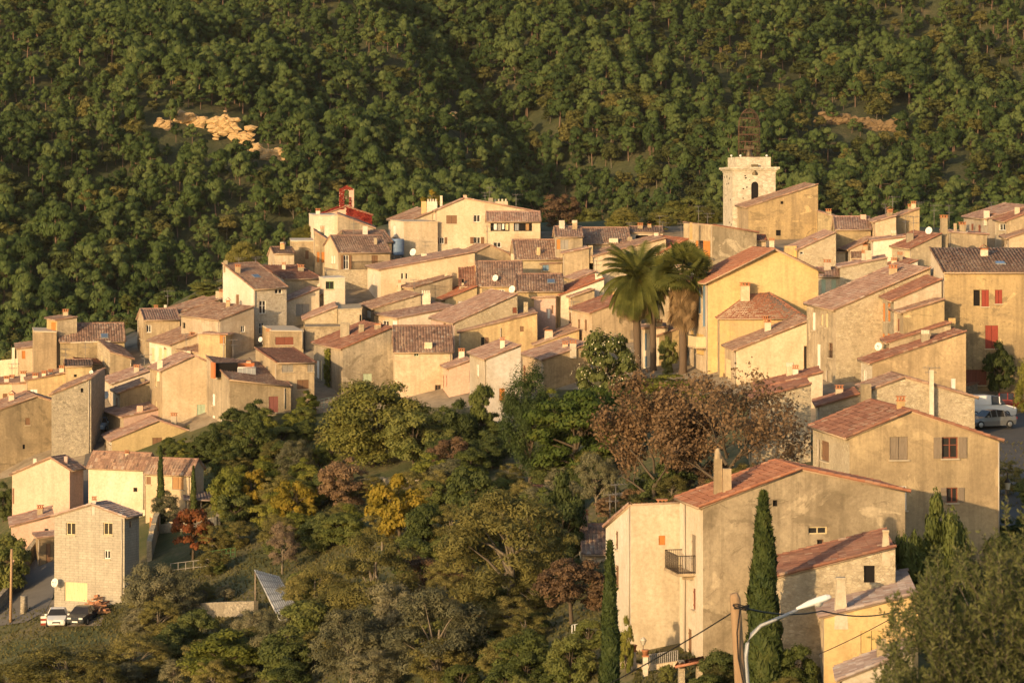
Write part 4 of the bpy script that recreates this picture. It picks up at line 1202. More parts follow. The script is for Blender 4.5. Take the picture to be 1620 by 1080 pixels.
H('garden cottage with a dark pantile roof left of the tall cream house', 640, 655, 740, 690, 612, 640, 640, 'gl', (None, 545), 'pale', 'dark', dep=7, ch=[(656, 488, 560, 28, 'cap', 'pink')], ant=[(765, 400, 520), (745, 435, 520)])
H('low tile-roofed garden shed half hidden by the willow', 350, 365, 520, 480, 462, 462, 440, 'gl', (None, 412), 'greybrown', 'redbrown', dep=5, name='garden_shed', cat='shed')
H('ruined stone hut with a red pot on its pillar in the gardens', 515, 522, 650, 420, 370, 370, 362, 'flat', None, 'stone', 'stone', dep=4, ch=[(540, 330, 375, 18, 'plain', 'beige')], name='stone_hut', cat='hut')
Z(900, 320)
H('white facade with blue shutters glimpsed behind the palm trunks', 388, 398, 445, 905, 678, 680, 672, 'shed', None, 'white', 'pink', win=[(405, 700, 416, 790, 's:blue'), (405, 820, 418, 880, 's:blue')], dep=5, dd=2)
H('stone house with a thin brown roof between the palm trunks', 462, 482, 600, 905, 712, 715, 670, 'shed', None, 'ochrestone', 'brown', wl='white', dep=6, dd=4)
H('cream house with a red roof half hidden behind the fan palm', 560, 600, 690, 860, 430, 428, 400, 'shed', None, 'cream', 'brown', dep=6, dd=6, win=[(640, 470, 655, 540, 's:brown')])
H('beige house filling the lane behind the tallest palm crown', 395, 430, 600, 700, 420, 415, 345, 'shed', None, 'beige', 'brown', dep=8, win=[(500, 480, 520, 520, 's:brown')])
Z(1280, 320, 6.75)
H('cream wall house with a small round window below the curved white wall', 150, 165, 290, 700, 540, 535, 530, 'gl', (None, 520), 'pale', 'pink', win=[(190, 565, 202, 592, 'h'), (205, 565, 218, 592, 'h'), (232, 575, 258, 632, 's:brown')], dep=5)
# ------------------------------------------------------------------ wooded hillside behind the village
def hill_z(X, Y):
    xc = 10 - (Y - 717) * .33
    und = 11 * math.sin(X * .021 + 1.3 + Y * .004) * math.cos(Y * .017 + X * .006) + 4 * math.sin(X * .05 + Y * .031) + 2.5 * math.sin(X * .093 - Y * .07 + 2)
    zl = -34 + .335 * (Y - 615)
    fall = max(0.0, X - xc)
    zl -= min(1.0 * fall, 60)
    zr = -34 + .345 * (Y - 668) + .00022 * (X - 60) ** 2 * .6
    zr -= 17 * math.exp(-((X - xc - 24) / 24) ** 2)
    m = max(zl, zr)
    d = abs(zl - zr)
    if d < 6: m += (6 - d) ** 2 / 24
    fade = min(1.0, max(0.0, (Y - 560) / 60))
    return max(m + und * .8 * fade, -64) if Y > 600 else -64 + (max(m, -64) + 64) * max(0, (Y - 540) / 60)
def build_hill():
    xs = np.arange(-420, 481, 6.0); ys = np.concatenate([np.arange(520, 1100, 6.0), np.arange(1100, 1700, 25.0)])
    V = np.array([(x, y, hill_z(x, y)) for y in ys for x in xs])
    idx = np.arange(len(V)).reshape(len(ys), len(xs))
    Q = np.stack([idx[:-1, :-1], idx[:-1, 1:], idx[1:, 1:], idx[1:, :-1]], -1).reshape(-1, 4)
    g = NG('forest_floor')
    f = g.noise(g.pos(), .08, 6, .7)
    f2 = g.noise(g.pos(), .9, 4, .7)
    c = g.ramp(f, [(.35, (.05, .06, .024)), (.55, (.08, .08, .035)), (.70, (.14, .11, .06))])
    c = g.mix(g.ramp(f2, [(.4, .5), (.6, 0)]), c, (.03, .035, .015))
    g.bump(f2, .8, .5)
    o = link('hillside', mesh_np('hillside', V, Q, g.out(c, 1.0), smooth=True))
    tag(o, kind='structure')
build_hill()

# ------------------------------------------------------------------ foliage
def rand_dirs(n, rs):
    v = rs.normal(size=(n, 3)); return v / np.linalg.norm(v, axis=1)[:, None]
def leaf_quads(P, N, size, rs, aspect=.55):
    """diamond leaves at P with normals N"""
    n = len(P)
    t = rand_dirs(n, rs)
    a = np.cross(N, t); a /= np.linalg.norm(a, axis=1)[:, None] + 1e-9
    b = np.cross(N, a)
    s = (size * rs.uniform(.6, 1.35, n))[:, None]
    V = np.stack([P - a * s, P - b * s * aspect + N * s * .12, P + a * s, P + b * s * aspect + N * s * .12], 1).reshape(-1, 3)
    return V
def crown_pts(nc, nl, rx, rz, seed, cz=.6, cr=(.2, .34), hole=.0, flat=1.0, bottom=-.7, squash=.8):
    rs = np.random.RandomState(seed)
    C = []
    lob = rand_dirs(9, rs); la = rs.uniform(-.28, .22, 9)
    while len(C) < nc:
        d = rand_dirs(1, rs)[0]
        if d[2] < bottom: continue
        bump_ = 1 + sum(a * max(0, d.dot(l)) ** 5 for l, a in zip(lob, la))
        r = rs.uniform(.45, 1.0) ** .55 * bump_
        C.append((d[0] * r * rx, d[1] * r * rx, cz + d[2] * r * rz * flat))
    C = np.array(C)
    R_ = rs.uniform(cr[0], cr[1], nc) * rx * 2.7
    ci = rs.randint(0, nc, nl)
    d = rand_dirs(nl, rs)
    d[:, 2] = np.where(d[:, 2] < -.3, -d[:, 2] * .5, d[:, 2])
    rad = R_[ci] * rs.uniform(.55, 1.05, nl)
    off = d * rad[:, None]; off[:, 2] *= squash
    P = C[ci] + off
    N = d * 1.0 + rand_dirs(nl, rs) * .5 + np.array([0, 0, .15])
    N /= np.linalg.norm(N, axis=1)[:, None]
    return P, N, C, R_, rs
def crown_mesh(name, mat, nc, nl, leaf, rx=.5, rz=.4, seed=1, aspect=.6, **kw):
    nl = int(nl * 1.25); leaf = leaf * 1.12; rx = rx * .9
    P, N, C, R_, rs = crown_pts(nc, nl, rx, rz, seed, **kw)
    V = leaf_quads(P, N, leaf, rs, aspect)
    Q = np.arange(len(V)).reshape(-1, 4)
    return mesh_np(name, V, Q, mat), C
def trunk_mesh(name, mat, h, r, tips, seed, n=6, lean=.05, frac=.9):
    rs = random.Random(seed)
    mb = MB()
    top = Vector((rs.uniform(-lean, lean), rs.uniform(-lean, lean), h))
    mid = top * .5 + Vector((rs.uniform(-lean, lean) * .5, 0, 0))
    mb.tube([(0, 0, -.08), (0, 0, .0), mid, top], [r * 1.5, r * 1.1, r * .8, r * .35], n, caps=False)
    for t in tips:
        t = Vector(t)
        f = rs.uniform(.35, .85)
        s = mid.lerp(top, max(0, (f - .5) * 2)) if f > .5 else Vector((0, 0, 0)).lerp(mid, f * 2)
        m2 = s.lerp(t, .5) + Vector((0, 0, .03 * h))
        mb.tube([s, m2, s.lerp(t, frac)], [r * .5, r * .3, r * .08], 4, caps=False)
    me = bpy.data.meshes.new(name)
    me.from_pydata(mb.v, [], mb.f)
    me.materials.append(mat)
    me.polygons.foreach_set('use_smooth', [True] * len(mb.f))
    return me

L_PINE = leafmat('pine_needles', (.046, .074, .020), (.088, .128, .034), (.130, .165, .050), .4, .035, .5)
L_OAK = leafmat('oak_leaves', (.062, .070, .016), (.140, .140, .032), (.235, .205, .055), .3, .5, .3)
L_GREEN = leafmat('green_leaves', (.060, .076, .020), (.120, .138, .034), (.195, .195, .055), .35, .5, .4)
L_DARK = leafmat('dark_leaves', (.045, .060, .018), (.088, .106, .030), (.145, .155, .048), .35, .6, .3)
L_OLIVE = leafmat('olive_leaves', (.085, .085, .046), (.155, .146, .078), (.24, .21, .12), .2, .6, .35)
L_YELLOW = leafmat('yellow_leaves', (.13, .115, .015), (.25, .19, .025), (.40, .26, .04), .4, .6, .3)
L_LIME = leafmat('lime_leaves', (.085, .10, .018), (.17, .18, .032), (.27, .25, .05), .4, .6, .3)
L_BROWN = leafmat('autumn_brown_leaves', (.095, .060, .034), (.17, .105, .056), (.25, .165, .09), .3, .7, .3)
L_WILLOW = leafmat('willow_leaves', (.095, .090, .028), (.175, .155, .046), (.25, .21, .07), .3, .5, .35)
L_RED = leafmat('red_leaves', (.10, .075, .022), (.23, .085, .03), (.34, .09, .04), .4, .9, .3)
L_IVY = leafmat('red_ivy_leaves', (.09, .015, .012), (.23, .028, .022), (.34, .07, .04), .2, 1.2, .2)
L_CYP = leafmat('cypress_leaves', (.024, .040, .012), (.060, .078, .020), (.12, .125, .032), .2, .9, .2)
L_BLOSSOM = leafmat('pale_blossom', (.45, .40, .26), (.58, .52, .36), (.7, .65, .5), .2, 2, .2)
L_DRY = leafmat('dry_twigs', (.12, .085, .055), (.20, .145, .095), (.28, .21, .14), .1, 1, .3)
B_PINE = barkmat('pine_bark', (.10, .065, .045), (.20, .13, .09))
B_GREY = barkmat('grey_bark', (.11, .09, .065), (.20, .165, .12))
B_BROWN = barkmat('brown_bark', (.06, .045, .03), (.12, .09, .06))

def pine_proto(seed):
    rs = np.random.RandomState(seed)
    # Aleppo pine: ragged egg-shaped crown of upswept tufts above a bare stem
    nC = rs.randint(22, 36)
    C = []
    sk = rs.uniform(-.06, .06, 2)
    lo = rs.uniform(.26, .40)
    fat = rs.uniform(.75, 1.35)
    for i in range(nC):
        t = rs.uniform(0, 1)
        ang = rs.uniform(0, 6.28)
        pr = np.interp(t, [0, .25, .6, .85, 1], [.17, .25, .21, .12, .03]) * fat * (1 + .35 * math.sin(ang * 2 + seed) + .25 * math.sin(ang * 3 + t * 7))
        C.append((math.cos(ang) * pr * rs.uniform(.4, 1.0) + sk[0] * t, math.sin(ang) * pr * rs.uniform(.4, 1.0) + sk[1] * t, lo + (.94 - lo) * t))
    C = np.array(C)
    nl = 3200
    ci = rs.randint(0, nC, nl)
    Rr = rs.uniform(.055, .115, nC)
    d = rand_dirs(nl, rs)
    d[:, 2] = np.where(d[:, 2] < -.35, np.abs(d[:, 2]) * .6, d[:, 2])
    off = d * (Rr[ci] * rs.uniform(.82, 1.08, nl))[:, None]
    P = C[ci] + off
    out = C[ci] * np.array([1, 1, 0]); out /= np.linalg.norm(out, axis=1)[:, None] + 1e-6
    N = d * 1.0 + out * .4 + rand_dirs(nl, rs) * .25
    N /= np.linalg.norm(N, axis=1)[:, None]
    up = np.array([[0, 0, 1.0]]) * 1.2 + out * .5 + rand_dirs(nl, rs) * .4
    sd = np.cross(N, up); sd /= np.linalg.norm(sd, axis=1)[:, None] + 1e-9
    up = np.cross(sd, N)
    L = (.036 * rs.uniform(.6, 1.4, nl))[:, None]
    V = np.stack([P - up * L * .8, P + sd * L * .34, P + up * L * 1.25, P - sd * L * .34], 1).reshape(-1, 3)
    cm = mesh_np('crown', V, np.arange(len(V)).reshape(-1, 4), L_PINE)
    tm = trunk_mesh('trunk', B_PINE, .86, .017, [tuple(c) for c in C[:7]], seed, lean=.06)
    return cm, tm
PINES = [pine_proto(s) for s in (3, 14, 25, 36, 47, 58, 69, 80)]
L_PINE2 = leafmat('broadleaf_wood_leaves', (.055, .066, .018), (.108, .112, .030), (.165, .146, .042), .4, .05, .6)
def wood_proto(seed):
    cm, C = crown_mesh('crown', L_PINE2, 26, 1900, .042, rx=.40, rz=.36, seed=seed, cz=.58, cr=(.13, .24))
    tm = trunk_mesh('trunk', B_GREY, .6, .016, [tuple(c) for c in C[:5]], seed)
    return cm, tm
WOODS = [wood_proto(s) for s in (5, 6)]

CLEAR = [(325, 186, 408, 222, .95), (275, 180, 325, 196, .8), (245, 188, 270, 200, .8), (400, 232, 450, 246, .9), (490, 226, 525, 240, .8), (1285, 178, 1440, 196, .8), (0, 255, 60, 282, .5), (1500, 250, 1530, 270, .9), (700, 180, 735, 200, .6)]
def forest():
    rs = random.Random(5)
    spots = []
    y = 600.0
    while y < 1010:
        step = 4.15 * (1 + (y - 600) / 1500)
        hw = .215 * y
        x = -hw
        while x < hw:
            X = x + rs.uniform(-2.2, 2.2); Y = y + rs.uniform(-2.2, 2.2)
            Zg = hill_z(X, Y)
            px, py = pix((X, Y, Zg))
            x += step
            if py < -130 or px < -60 or px > 1690: continue
            top_y = HY - F * (Zg + 9) / Y
            if top_y > crest(px) + 25: continue
            skip = False
            for (x0, y0, x1, y1, pr) in CLEAR:
                if x0 < px < x1 and y0 - 2 < py < y1 + 44 and rs.random() < pr: skip = True
            # patchy density: gaps where the ground shows dark
            gap = math.sin(X * .11 + 1.1) * math.sin(Y * .083 + .4) + .5 * math.sin(X * .31 + Y * .17)
            if gap > 1.05 and rs.random() < .7: skip = True
            if skip: continue
            right = px > 900
            wood = rs.random() < (.16 if not right else .34)
            h = (4.6 + 6.0 * rs.random() ** 1.5 + 1.2 * math.sin(X * .05 + Y * .03)) * (1.0 if not wood else .74)
            if rs.random() < .12: h *= 1.18
            spots.append((X, Y, Zg, h, rs.uniform(.78, 1.12), rs.uniform(0, 6.283), rs.randrange(8), wood, px, py))
        y += step * .92
    return spots
SPOTS = forest()
SPOTS.sort(key=lambda s: s[1])
def skyline(x):
    return float(np.interp(x, [0, 50, 70, 190, 215, 330, 360, 480, 560, 640, 700, 860, 880, 1060, 1100, 1138, 1142, 1230, 1235, 1295, 1310, 1450, 1560, 1620], [560, 560, 500, 505, 480, 440, 405, 350, 330, 325, 310, 330, 352, 352, 345, 345, 255, 255, 300, 300, 335, 345, 330, 318]))
vis = [s for s in SPOTS if s[9] > 0 and 0 < s[8] < 1620 and HY - F * (s[2] + s[3] * .8) / s[1] < skyline(s[8]) - 4]
BEHIND_P = [2, 4, 7, 8, 11, 28, 37, 39, 44, 52, 57, 64, 67, 71, 85, 93, 96, 106, 129, 137, 142, 143, 147, 152, 157, 163, 168, 169, 172, 174, 176, 178, 182, 187, 189, 190, 194, 196, 209, 212, 216, 218, 219, 220, 227, 236, 239, 242, 243, 244, 247, 250, 254]   # nearest trees that other trees hide completely: left to the mass
BEHIND_B = [4, 9, 24, 26, 31, 35, 37, 39, 41, 44, 47, 49, 50, 53]
near = [s for i, s in enumerate([s for s in vis if not s[7]][:255]) if i not in BEHIND_P] + [s for i, s in enumerate([s for s in vis if s[7]][:60]) if i not in BEHIND_B]
nearset = set(id(s) for s in near)
PROTO_OBJ = {}
def place_tree(name, kind_key, cm, tm, loc, sx, sz, rot, label, cat, group):
    r = empty(name, loc)
    r.scale = (sx, sx, sz); r.rotation_euler = (0, 0, rot)
    a = bpy.data.objects.new('crown', cm); COL.objects.link(a); a.parent = r
    b = bpy.data.objects.new('trunk', tm); COL.objects.link(b); b.parent = r
    tag(r, label, cat, group)
    PROTO_OBJ.setdefault(kind_key, (a, b))
    return r
def zone(px, py):
    h = 'left of the village' if px < 540 else ('behind the hilltop villa' if px < 1000 else 'behind the church tower')
    return h
for s in near:
    X, Y, Zg, h, wf, rot, k, wood, px, py = s
    cm, tm = (WOODS[k % 2] if wood else PINES[k])
    side = zone(px, py)
    if wood:
        place_tree('broadleaf_tree', 'w%d' % (k % 2), cm, tm, (X, Y, Zg), h * 1.15 * wf, h, rot, 'round olive-green broadleaf tree among the lower forest pines ' + side, 'tree', 'broadleaf trees in the forest ' + side)
    else:
        place_tree('pine_tree', 'p%d' % k, cm, tm, (X, Y, Zg), h * 1.22 * wf, h, rot, 'dark green pine on the lower forest slope ' + side, 'tree', 'pines on the lower forest slope ' + side)

# everything farther up reads as one wooded mass
def forest_mass(name, spots, protos):
    me = bpy.data.meshes.new(name)
    me.vertices.add(len(spots))
    me.vertices.foreach_set('co', np.array([(s[0], s[1], s[2]) for s in spots], dtype=np.float32).ravel())
    for nm, typ, vals in (('sc', 'FLOAT_VECTOR', [(s[3] * (1.22 if not s[7] else 1.15) * s[4], s[3] * (1.22 if not s[7] else 1.15) * s[4], s[3]) for s in spots]), ('rt', 'FLOAT_VECTOR', [(0, 0, s[5]) for s in spots])):
        at_ = me.attributes.new(nm, typ, 'POINT')
        at_.data.foreach_set('vector', np.array(vals, dtype=np.float32).ravel())
    at_ = me.attributes.new('ki', 'INT', 'POINT')
    at_.data.foreach_set('value', np.array([s[6] % len(protos) for s in spots], dtype=np.int32))
    o = link(name, me)
    ng = bpy.data.node_groups.new(name + '_nodes', 'GeometryNodeTree')
    ng.interface.new_socket('Geometry', in_out='INPUT', socket_type='NodeSocketGeometry')
    ng.interface.new_socket('Geometry', in_out='OUTPUT', socket_type='NodeSocketGeometry')
    gi = ng.nodes.new('NodeGroupInput'); go = ng.nodes.new('NodeGroupOutput')
    iop = ng.nodes.new('GeometryNodeInstanceOnPoints')
    geo2i = ng.nodes.new('GeometryNodeJoinGeometry')
    for a, b in reversed(protos):
        jn = ng.nodes.new('GeometryNodeJoinGeometry')
        for ob in (a, b):
            oi = ng.nodes.new('GeometryNodeObjectInfo')
            oi.inputs['Object'].default_value = ob
            oi.inputs['As Instance'].default_value = False
            ng.links.new(oi.outputs['Geometry'], jn.inputs[0])
        g2 = ng.nodes.new('GeometryNodeGeometryToInstance')
        ng.links.new(jn.outputs[0], g2.inputs[0])
        ng.links.new(g2.outputs[0], geo2i.inputs[0])
    ng.links.new(gi.outputs[0], iop.inputs['Points'])
    ng.links.new(geo2i.outputs[0], iop.inputs['Instance'])
    iop.inputs['Pick Instance'].default_value = True
    for nm, sock, dt in (('sc', 'Scale', 'FLOAT_VECTOR'), ('rt', 'Rotation', 'FLOAT_VECTOR'), ('ki', 'Instance Index', 'INT')):
        na = ng.nodes.new('GeometryNodeInputNamedAttribute')
        na.data_type = dt
        na.inputs['Name'].default_value = nm
        ng.links.new([x for x in na.outputs if x.enabled and x.name == 'Attribute'][0], iop.inputs[sock])
    ng.links.new(iop.outputs[0], go.inputs[0])
    md = o.modifiers.new('scatter', 'NODES')
    md.node_group = ng
    tag(o, kind='stuff')
    return o
far = [s for s in SPOTS if id(s) not in nearset]
pk = [k for k in ('p0', 'p1', 'p2', 'p3', 'p4', 'p5', 'p6', 'p7') if k in PROTO_OBJ]
wk = [k for k in ('w0', 'w1') if k in PROTO_OBJ]
fo = forest_mass('pine_forest', [s for s in far if not s[7]], [PROTO_OBJ[k] for k in pk])
tag(fo, 'continuous dark pine forest covering the upper hillside', 'forest')
fo = forest_mass('broadleaf_woodland', [s for s in far if s[7]], [PROTO_OBJ[k] for k in wk])
tag(fo, 'olive-green broadleaf woodland mixed into the upper pine hillside', 'forest')

# bare sandy cuts in the forest
def hill_depth(px, py):
    Y = 600.0
    while Y < 1200:
        Z_ = -(py - HY) * Y / F
        if hill_z((px - CX) * Y / F, Y) > Z_: return Y
        Y += 1.0
    return 1000.0
def cut(label, x0, y0, x1, y1, d, mat, seed, name='rock_face', cat='rock'):
    rs = random.Random(seed)
    bm = bmesh.new()
    w = x1 - x0
    n = int(22 + w * 1.3)
    for k in range(n):
        u = rs.random()
        px = x0 + w * u
        mid = y0 + (y1 - y0) * (.25 + .45 * u + .12 * math.sin(u * 9 + seed))
        py = mid + rs.gauss(0, (y1 - y0) * .20)
        dd = min(d + 2, hill_depth(px, py) + .5)
        c = at(px, py, dd)
        r = rs.uniform(.4, 1.35) * min(1.0, .4 + w / 60)
        g = bmesh.ops.create_icosphere(bm, subdivisions=1, radius=1.0)
        ph = [rs.uniform(0, 6) for _ in range(4)]
        for v in g['verts']:
            q = v.co
            k_ = rs.uniform(.78, 1.18) + .22 * math.sin(q.x * 3.1 + ph[0]) * math.sin(q.z * 2.7 + ph[1]) + .16 * math.sin(q.y * 5 + q.z * 4 + ph[2])
            v.co = Vector((q.x * r * 1.5 * k_, q.y * r * 1.0 * k_, q.z * r * .75 * k_)) + c
    me = bpy.data.meshes.new(name)
    base = at((x0 + x1) / 2, y1, d)
    bmesh.ops.translate(bm, verts=bm.verts, vec=-base)
    bm.to_mesh(me); bm.free()
    me.materials.append(mat)
    o = link(name, me, None, tuple(base))
    tag(o, kind='structure')
sandm = plain('ochre_sand_rock', (.42, .285, .14), 1.0, var=.5)
for lab, x0, y0, x1, y1, sd in (
    ('bright ochre sandy bank bare of trees at the upper left', 335, 188, 398, 228, 1),
    ('smaller pale sand scar left of the bright ochre bank', 280, 180, 325, 202, 2),
    ('thin sandy strip at the far left end of the ochre banks', 248, 190, 268, 206, 3),
    ('buff earth bank right of the ochre sand bank', 405, 236, 450, 254, 4),
    ('buff earth patch above the red chapel belfry', 495, 232, 522, 246, 5),
    ('pale terrace edge in the forest above the red chapel', 700, 180, 735, 194, 6)):
    cut(lab, x0, y0, x1, y1, hill_depth((x0 + x1) / 2, y1) - 1, sandm, sd)
cut('bare brown clearing on the hillside right of the bell tower', 1290, 184, 1435, 206, hill_depth(1360, 204) - 1, plain('brown_clearing_soil', (.17, .115, .06), 1.0, var=.4), 8, 'clearing', 'clearing')

# ------------------------------------------------------------------ trees and shrubs of the gardens
KIND = {}
def proto(key):
    if key in KIND: return KIND[key]
    base, var = key.rsplit('#', 1); sd = int(var) * 13 + len(base) * 3
    if base == 'oak': cm, C = crown_mesh('crown', L_OAK, 90, 22000, .0135, rx=.46, rz=.46, seed=sd, cz=.52, cr=(.09, .16), bottom=-.9); bark = B_BROWN; th = .7
    elif base == 'green': cm, C = crown_mesh('crown', L_GREEN, 50, 11000, .020, rx=.44, rz=.44, seed=sd, cz=.52, cr=(.09, .17), bottom=-.9); bark = B_BROWN; th = .7
    elif base == 'dark': cm, C = crown_mesh('crown', L_DARK, 45, 10000, .021, rx=.44, rz=.44, seed=sd, cz=.53, cr=(.09, .17), bottom=-.9); bark = B_BROWN; th = .7
    elif base == 'olive': cm, C = crown_mesh('crown', L_OLIVE, 60, 15000, .016, rx=.45, rz=.40, seed=sd, cz=.54, cr=(.07, .15), aspect=.3, bottom=-.8); bark = B_GREY; th = .6
    elif base == 'yellow': cm, C = crown_mesh('crown', L_YELLOW, 34, 6500, .024, rx=.43, rz=.42, seed=sd, cz=.55, cr=(.07, .15)); bark = B_BROWN; th = .75
    elif base == 'lime': cm, C = crown_mesh('crown', L_LIME, 45, 9000, .021, rx=.44, rz=.42, seed=sd, cz=.54, cr=(.08, .16), bottom=-.9); bark = B_BROWN; th = .7
    elif base == 'willow': cm, C = crown_mesh('crown', L_WILLOW, 80, 16000, .015, rx=.46, rz=.44, seed=sd, cz=.52, cr=(.06, .13), aspect=.3, bottom=-.9); bark = B_GREY; th = .75
    elif base == 'brown': cm, C = crown_mesh('crown', L_BROWN, 60, 9000, .016, rx=.46, rz=.42, seed=sd, cz=.54, cr=(.06, .13)); bark = B_BROWN; th = .8
    elif base == 'red': cm, C = crown_mesh('crown', L_RED, 30, 5500, .026, rx=.44, rz=.42, seed=sd, cz=.55, cr=(.08, .15)); bark = B_BROWN; th = .7
    elif base == 'dry': cm, C = crown_mesh('crown', L_DRY, 40, 7000, .03, rx=.42, rz=.44, seed=sd, cz=.52, cr=(.08, .15), aspect=.09); bark = B_GREY; th = .8
    elif base == 'bamboo': cm, C = crown_mesh('crown', L_LIME, 60, 12000, .022, rx=.42, rz=.48, seed=sd, cz=.52, cr=(.06, .13), aspect=.16, squash=1.5); bark = B_BROWN; th = .8
    elif base == 'robinia': cm, C = crown_mesh('crown', leafmat('robinia_leaves', (.04, .07, .014), (.085, .115, .022), (.18, .165, .03), .4, .35, .3), 55, 13000, .017, rx=.46, rz=.42, seed=sd, cz=.56, cr=(.07, .15), squash=.5); bark = B_BROWN; th = .75
    elif base == 'pepper': cm, C = crown_mesh('crown', leafmat('pepper_tree_leaves', (.045, .068, .020), (.085, .115, .035), (.14, .16, .055), .4, .5, .3), 60, 15000, .018, rx=.43, rz=.46, seed=sd, cz=.52, cr=(.06, .13), aspect=.22, squash=1.9, bottom=-.8); bark = B_BROWN; th = .7
    elif base == 'magnolia':
        cm, C = crown_mesh('crown', L_DARK, 50, 8000, .026, rx=.45, rz=.46, seed=sd, cz=.52, cr=(.09, .16), bottom=-.8); bark = B_BROWN; th = .6
    tm = trunk_mesh('trunk', bark, th, .028, [tuple(c) for c in C[:14]], sd, lean=.04)
    KIND[key] = (cm, tm, C)
    return KIND[key]
SHRUB_N = {}
def T(kind, label, x, yb, h, w, var=None, name=None, cat='tree', group=None, dd=0.0, d=None, extra_blossom=False):
    SHRUB_N[kind] = SHRUB_N.get(kind, 0) + 1
    v = var if var is not None else SHRUB_N[kind] % 3
    cm, tm, C = proto('%s#%d' % (kind, v))
    dd_ = d if d is not None else D0(x, yb) + dd
    p = at(x, yb + h * .10, dd_)
    h = h * 1.08
    r = empty(name or {'oak': 'oak_tree', 'olive': 'olive_tree', 'dry': 'dry_shrub', 'magnolia': 'magnolia_tree', 'willow': 'willow_tree', 'pepper': 'pepper_tree', 'robinia': 'robinia_tree', 'bamboo': 'bamboo_clump'}.get(kind, 'leafy_tree'), tuple(p))
    sx = w * dd_ / F; sz = h * dd_ / F
    r.scale = (sx, sx, sz)
    r.rotation_euler = (0, 0, rng.uniform(0, 6.28))
    a = bpy.data.objects.new('crown', cm); COL.objects.link(a); a.parent = r
    b = bpy.data.objects.new('trunk', tm); COL.objects.link(b); b.parent = r
    if extra_blossom:
        key = 'bl%s%d' % (kind, v)
        if key not in KIND:
            rs = np.random.RandomState(99 + v)
            nl = 520
            ci = rs.randint(0, len(C), nl); dd3 = rand_dirs(nl, rs); dd3[:, 2] = np.abs(dd3[:, 2]) * .7
            P = C[ci] + dd3 * .22
            V = leaf_quads(P, dd3, .011, rs, .9)
            KIND[key] = mesh_np('blossom', V, np.arange(len(V)).reshape(-1, 4), L_BLOSSOM)
        c = bpy.data.objects.new('blossom', KIND[key]); COL.objects.link(c); c.parent = r
    tag(r, label, cat, group)
    return r

T('dark', 'dark tree at the wall foot below the two-tone roof house', 700, 708, 62, 60, 1)
T('lime', 'pale green tree at the foot of the scrubbed beige wall', 870, 672, 55, 58, 1)
T('oak', 'broad olive-green round oak in front of the streaked beige wall', 590, 738, 140, 180, 0)
T('green', 'dense dark green dome tree at the right foot of the round oak', 655, 740, 95, 105, 0)
T('dark', 'dark tree tucked against the pink cottage wall right of the oak', 728, 715, 85, 70, 0)
T('green', 'slender climbing green tree against the bright white house', 762, 705, 105, 55, 1)
T('pepper', 'weeping pale green pepper tree below the scrubbed beige wall', 838, 770, 175, 130, 0)
T('robinia', 'wide feathery green robinia tree in the garden centre', 910, 768, 160, 165, 0)
T('robinia', 'yellow-tinted robinia tree below the magnolia', 968, 735, 130, 120, 1)
T('magnolia', 'glossy dark magnolia covered with pale blossom beside the palms', 958, 640, 118, 96, 0, extra_blossom=True)
T('lime', 'clipped green hedge tree at the foot of the palms', 1062, 625, 34, 130, 0, name='hedge', cat='hedge')
T('green', 'small bush between the palm trunks and the balcony facade', 1056, 590, 62, 34, 2, name='bush', cat='bush')
T('olive', 'greyish olive tree left of the leafless brown plane tree', 945, 810, 105, 80, 0)
T('magnolia', 'dark glossy tree with pale flowers above the willow', 745, 838, 105, 90, 1)
T('yellow', 'large golden-green tree left of the flowering dark tree', 632, 875, 125, 115, 0)
T('green', 'green fruit tree in front of the large golden-green tree', 672, 885, 95, 85, 1)
T('willow', 'huge brownish green willow in the centre of the gardens', 805, 985, 215, 250, 0)
T('willow', 'loose brown-green tree above the corrugated roof', 588, 1005, 165, 175, 1)
T('dark', 'dark ivy-leaved tree right of the huge willow', 888, 905, 150, 90, 1)
T('brown', 'bare brown shrub tree at the foot of the ivy-leaved tree', 905, 985, 110, 130, 0)
T('olive', 'large silver olive tree at the bottom centre of the picture', 690, 1085, 165, 180, 1)
T('olive', 'silver olive tree at the bottom left of the largest olive', 555, 1095, 150, 150, 2)
T('olive', 'olive tree behind and left of the largest silver olive', 625, 1030, 120, 120, 0)
T('green', 'rounded green bush at the bottom right of the olives', 828, 1085, 95, 100, 2)
T('green', 'low dark green hedge bush below the bare brown shrub', 905, 1090, 90, 90, 0)
T('green', 'green bush between the pencil cypress and the brown shrub', 930, 1030, 55, 60, 1)
T('willow', 'wide olive-green thicket at the bottom left corner', 105, 1110, 92, 230, 2)
T('willow', 'low green thicket right of the bottom left thicket', 215, 1080, 80, 130, 0)
T('olive', 'silver olive tree at the right corner of the block house', 238, 1000, 120, 115, 0)
T('olive', 'low grey olive bush below the block house olive', 285, 985, 85, 90, 1)
T('lime', 'yellow-green broad-leaved bush at the bottom left of the olives', 360, 1085, 85, 150, 1)
T('dark', 'dark bush under the terrace wall left of centre', 310, 1020, 60, 80, 2)
T('yellow', 'yellow autumn tree above the dry bush', 400, 815, 75, 65, 1)
T('yellow', 'second yellow autumn tree nearer the rubble terrace wall', 465, 840, 85, 85, 2)
T('lime', 'pale green tree left of the yellow autumn trees', 360, 830, 95, 75, 2)
T('olive', 'small olive tree below the terrace-cut house', 468, 760, 72, 72, 2)
T('green', 'leafy green tree below the terrace-cut house', 400, 735, 85, 75, 2)
T('dark', 'dark shrub at the foot of the tall blank cream gable', 338, 728, 60, 55, 0)
T('brown', 'russet brown tree left of the golden-green tree', 540, 815, 95, 95, 1)
T('brown', 'russet bush beside the terrace wall below the round oak', 715, 755, 70, 80, 2)
T('red', 'scarlet and green sumac tree on the terrace left of centre', 305, 885, 82, 80, 0)
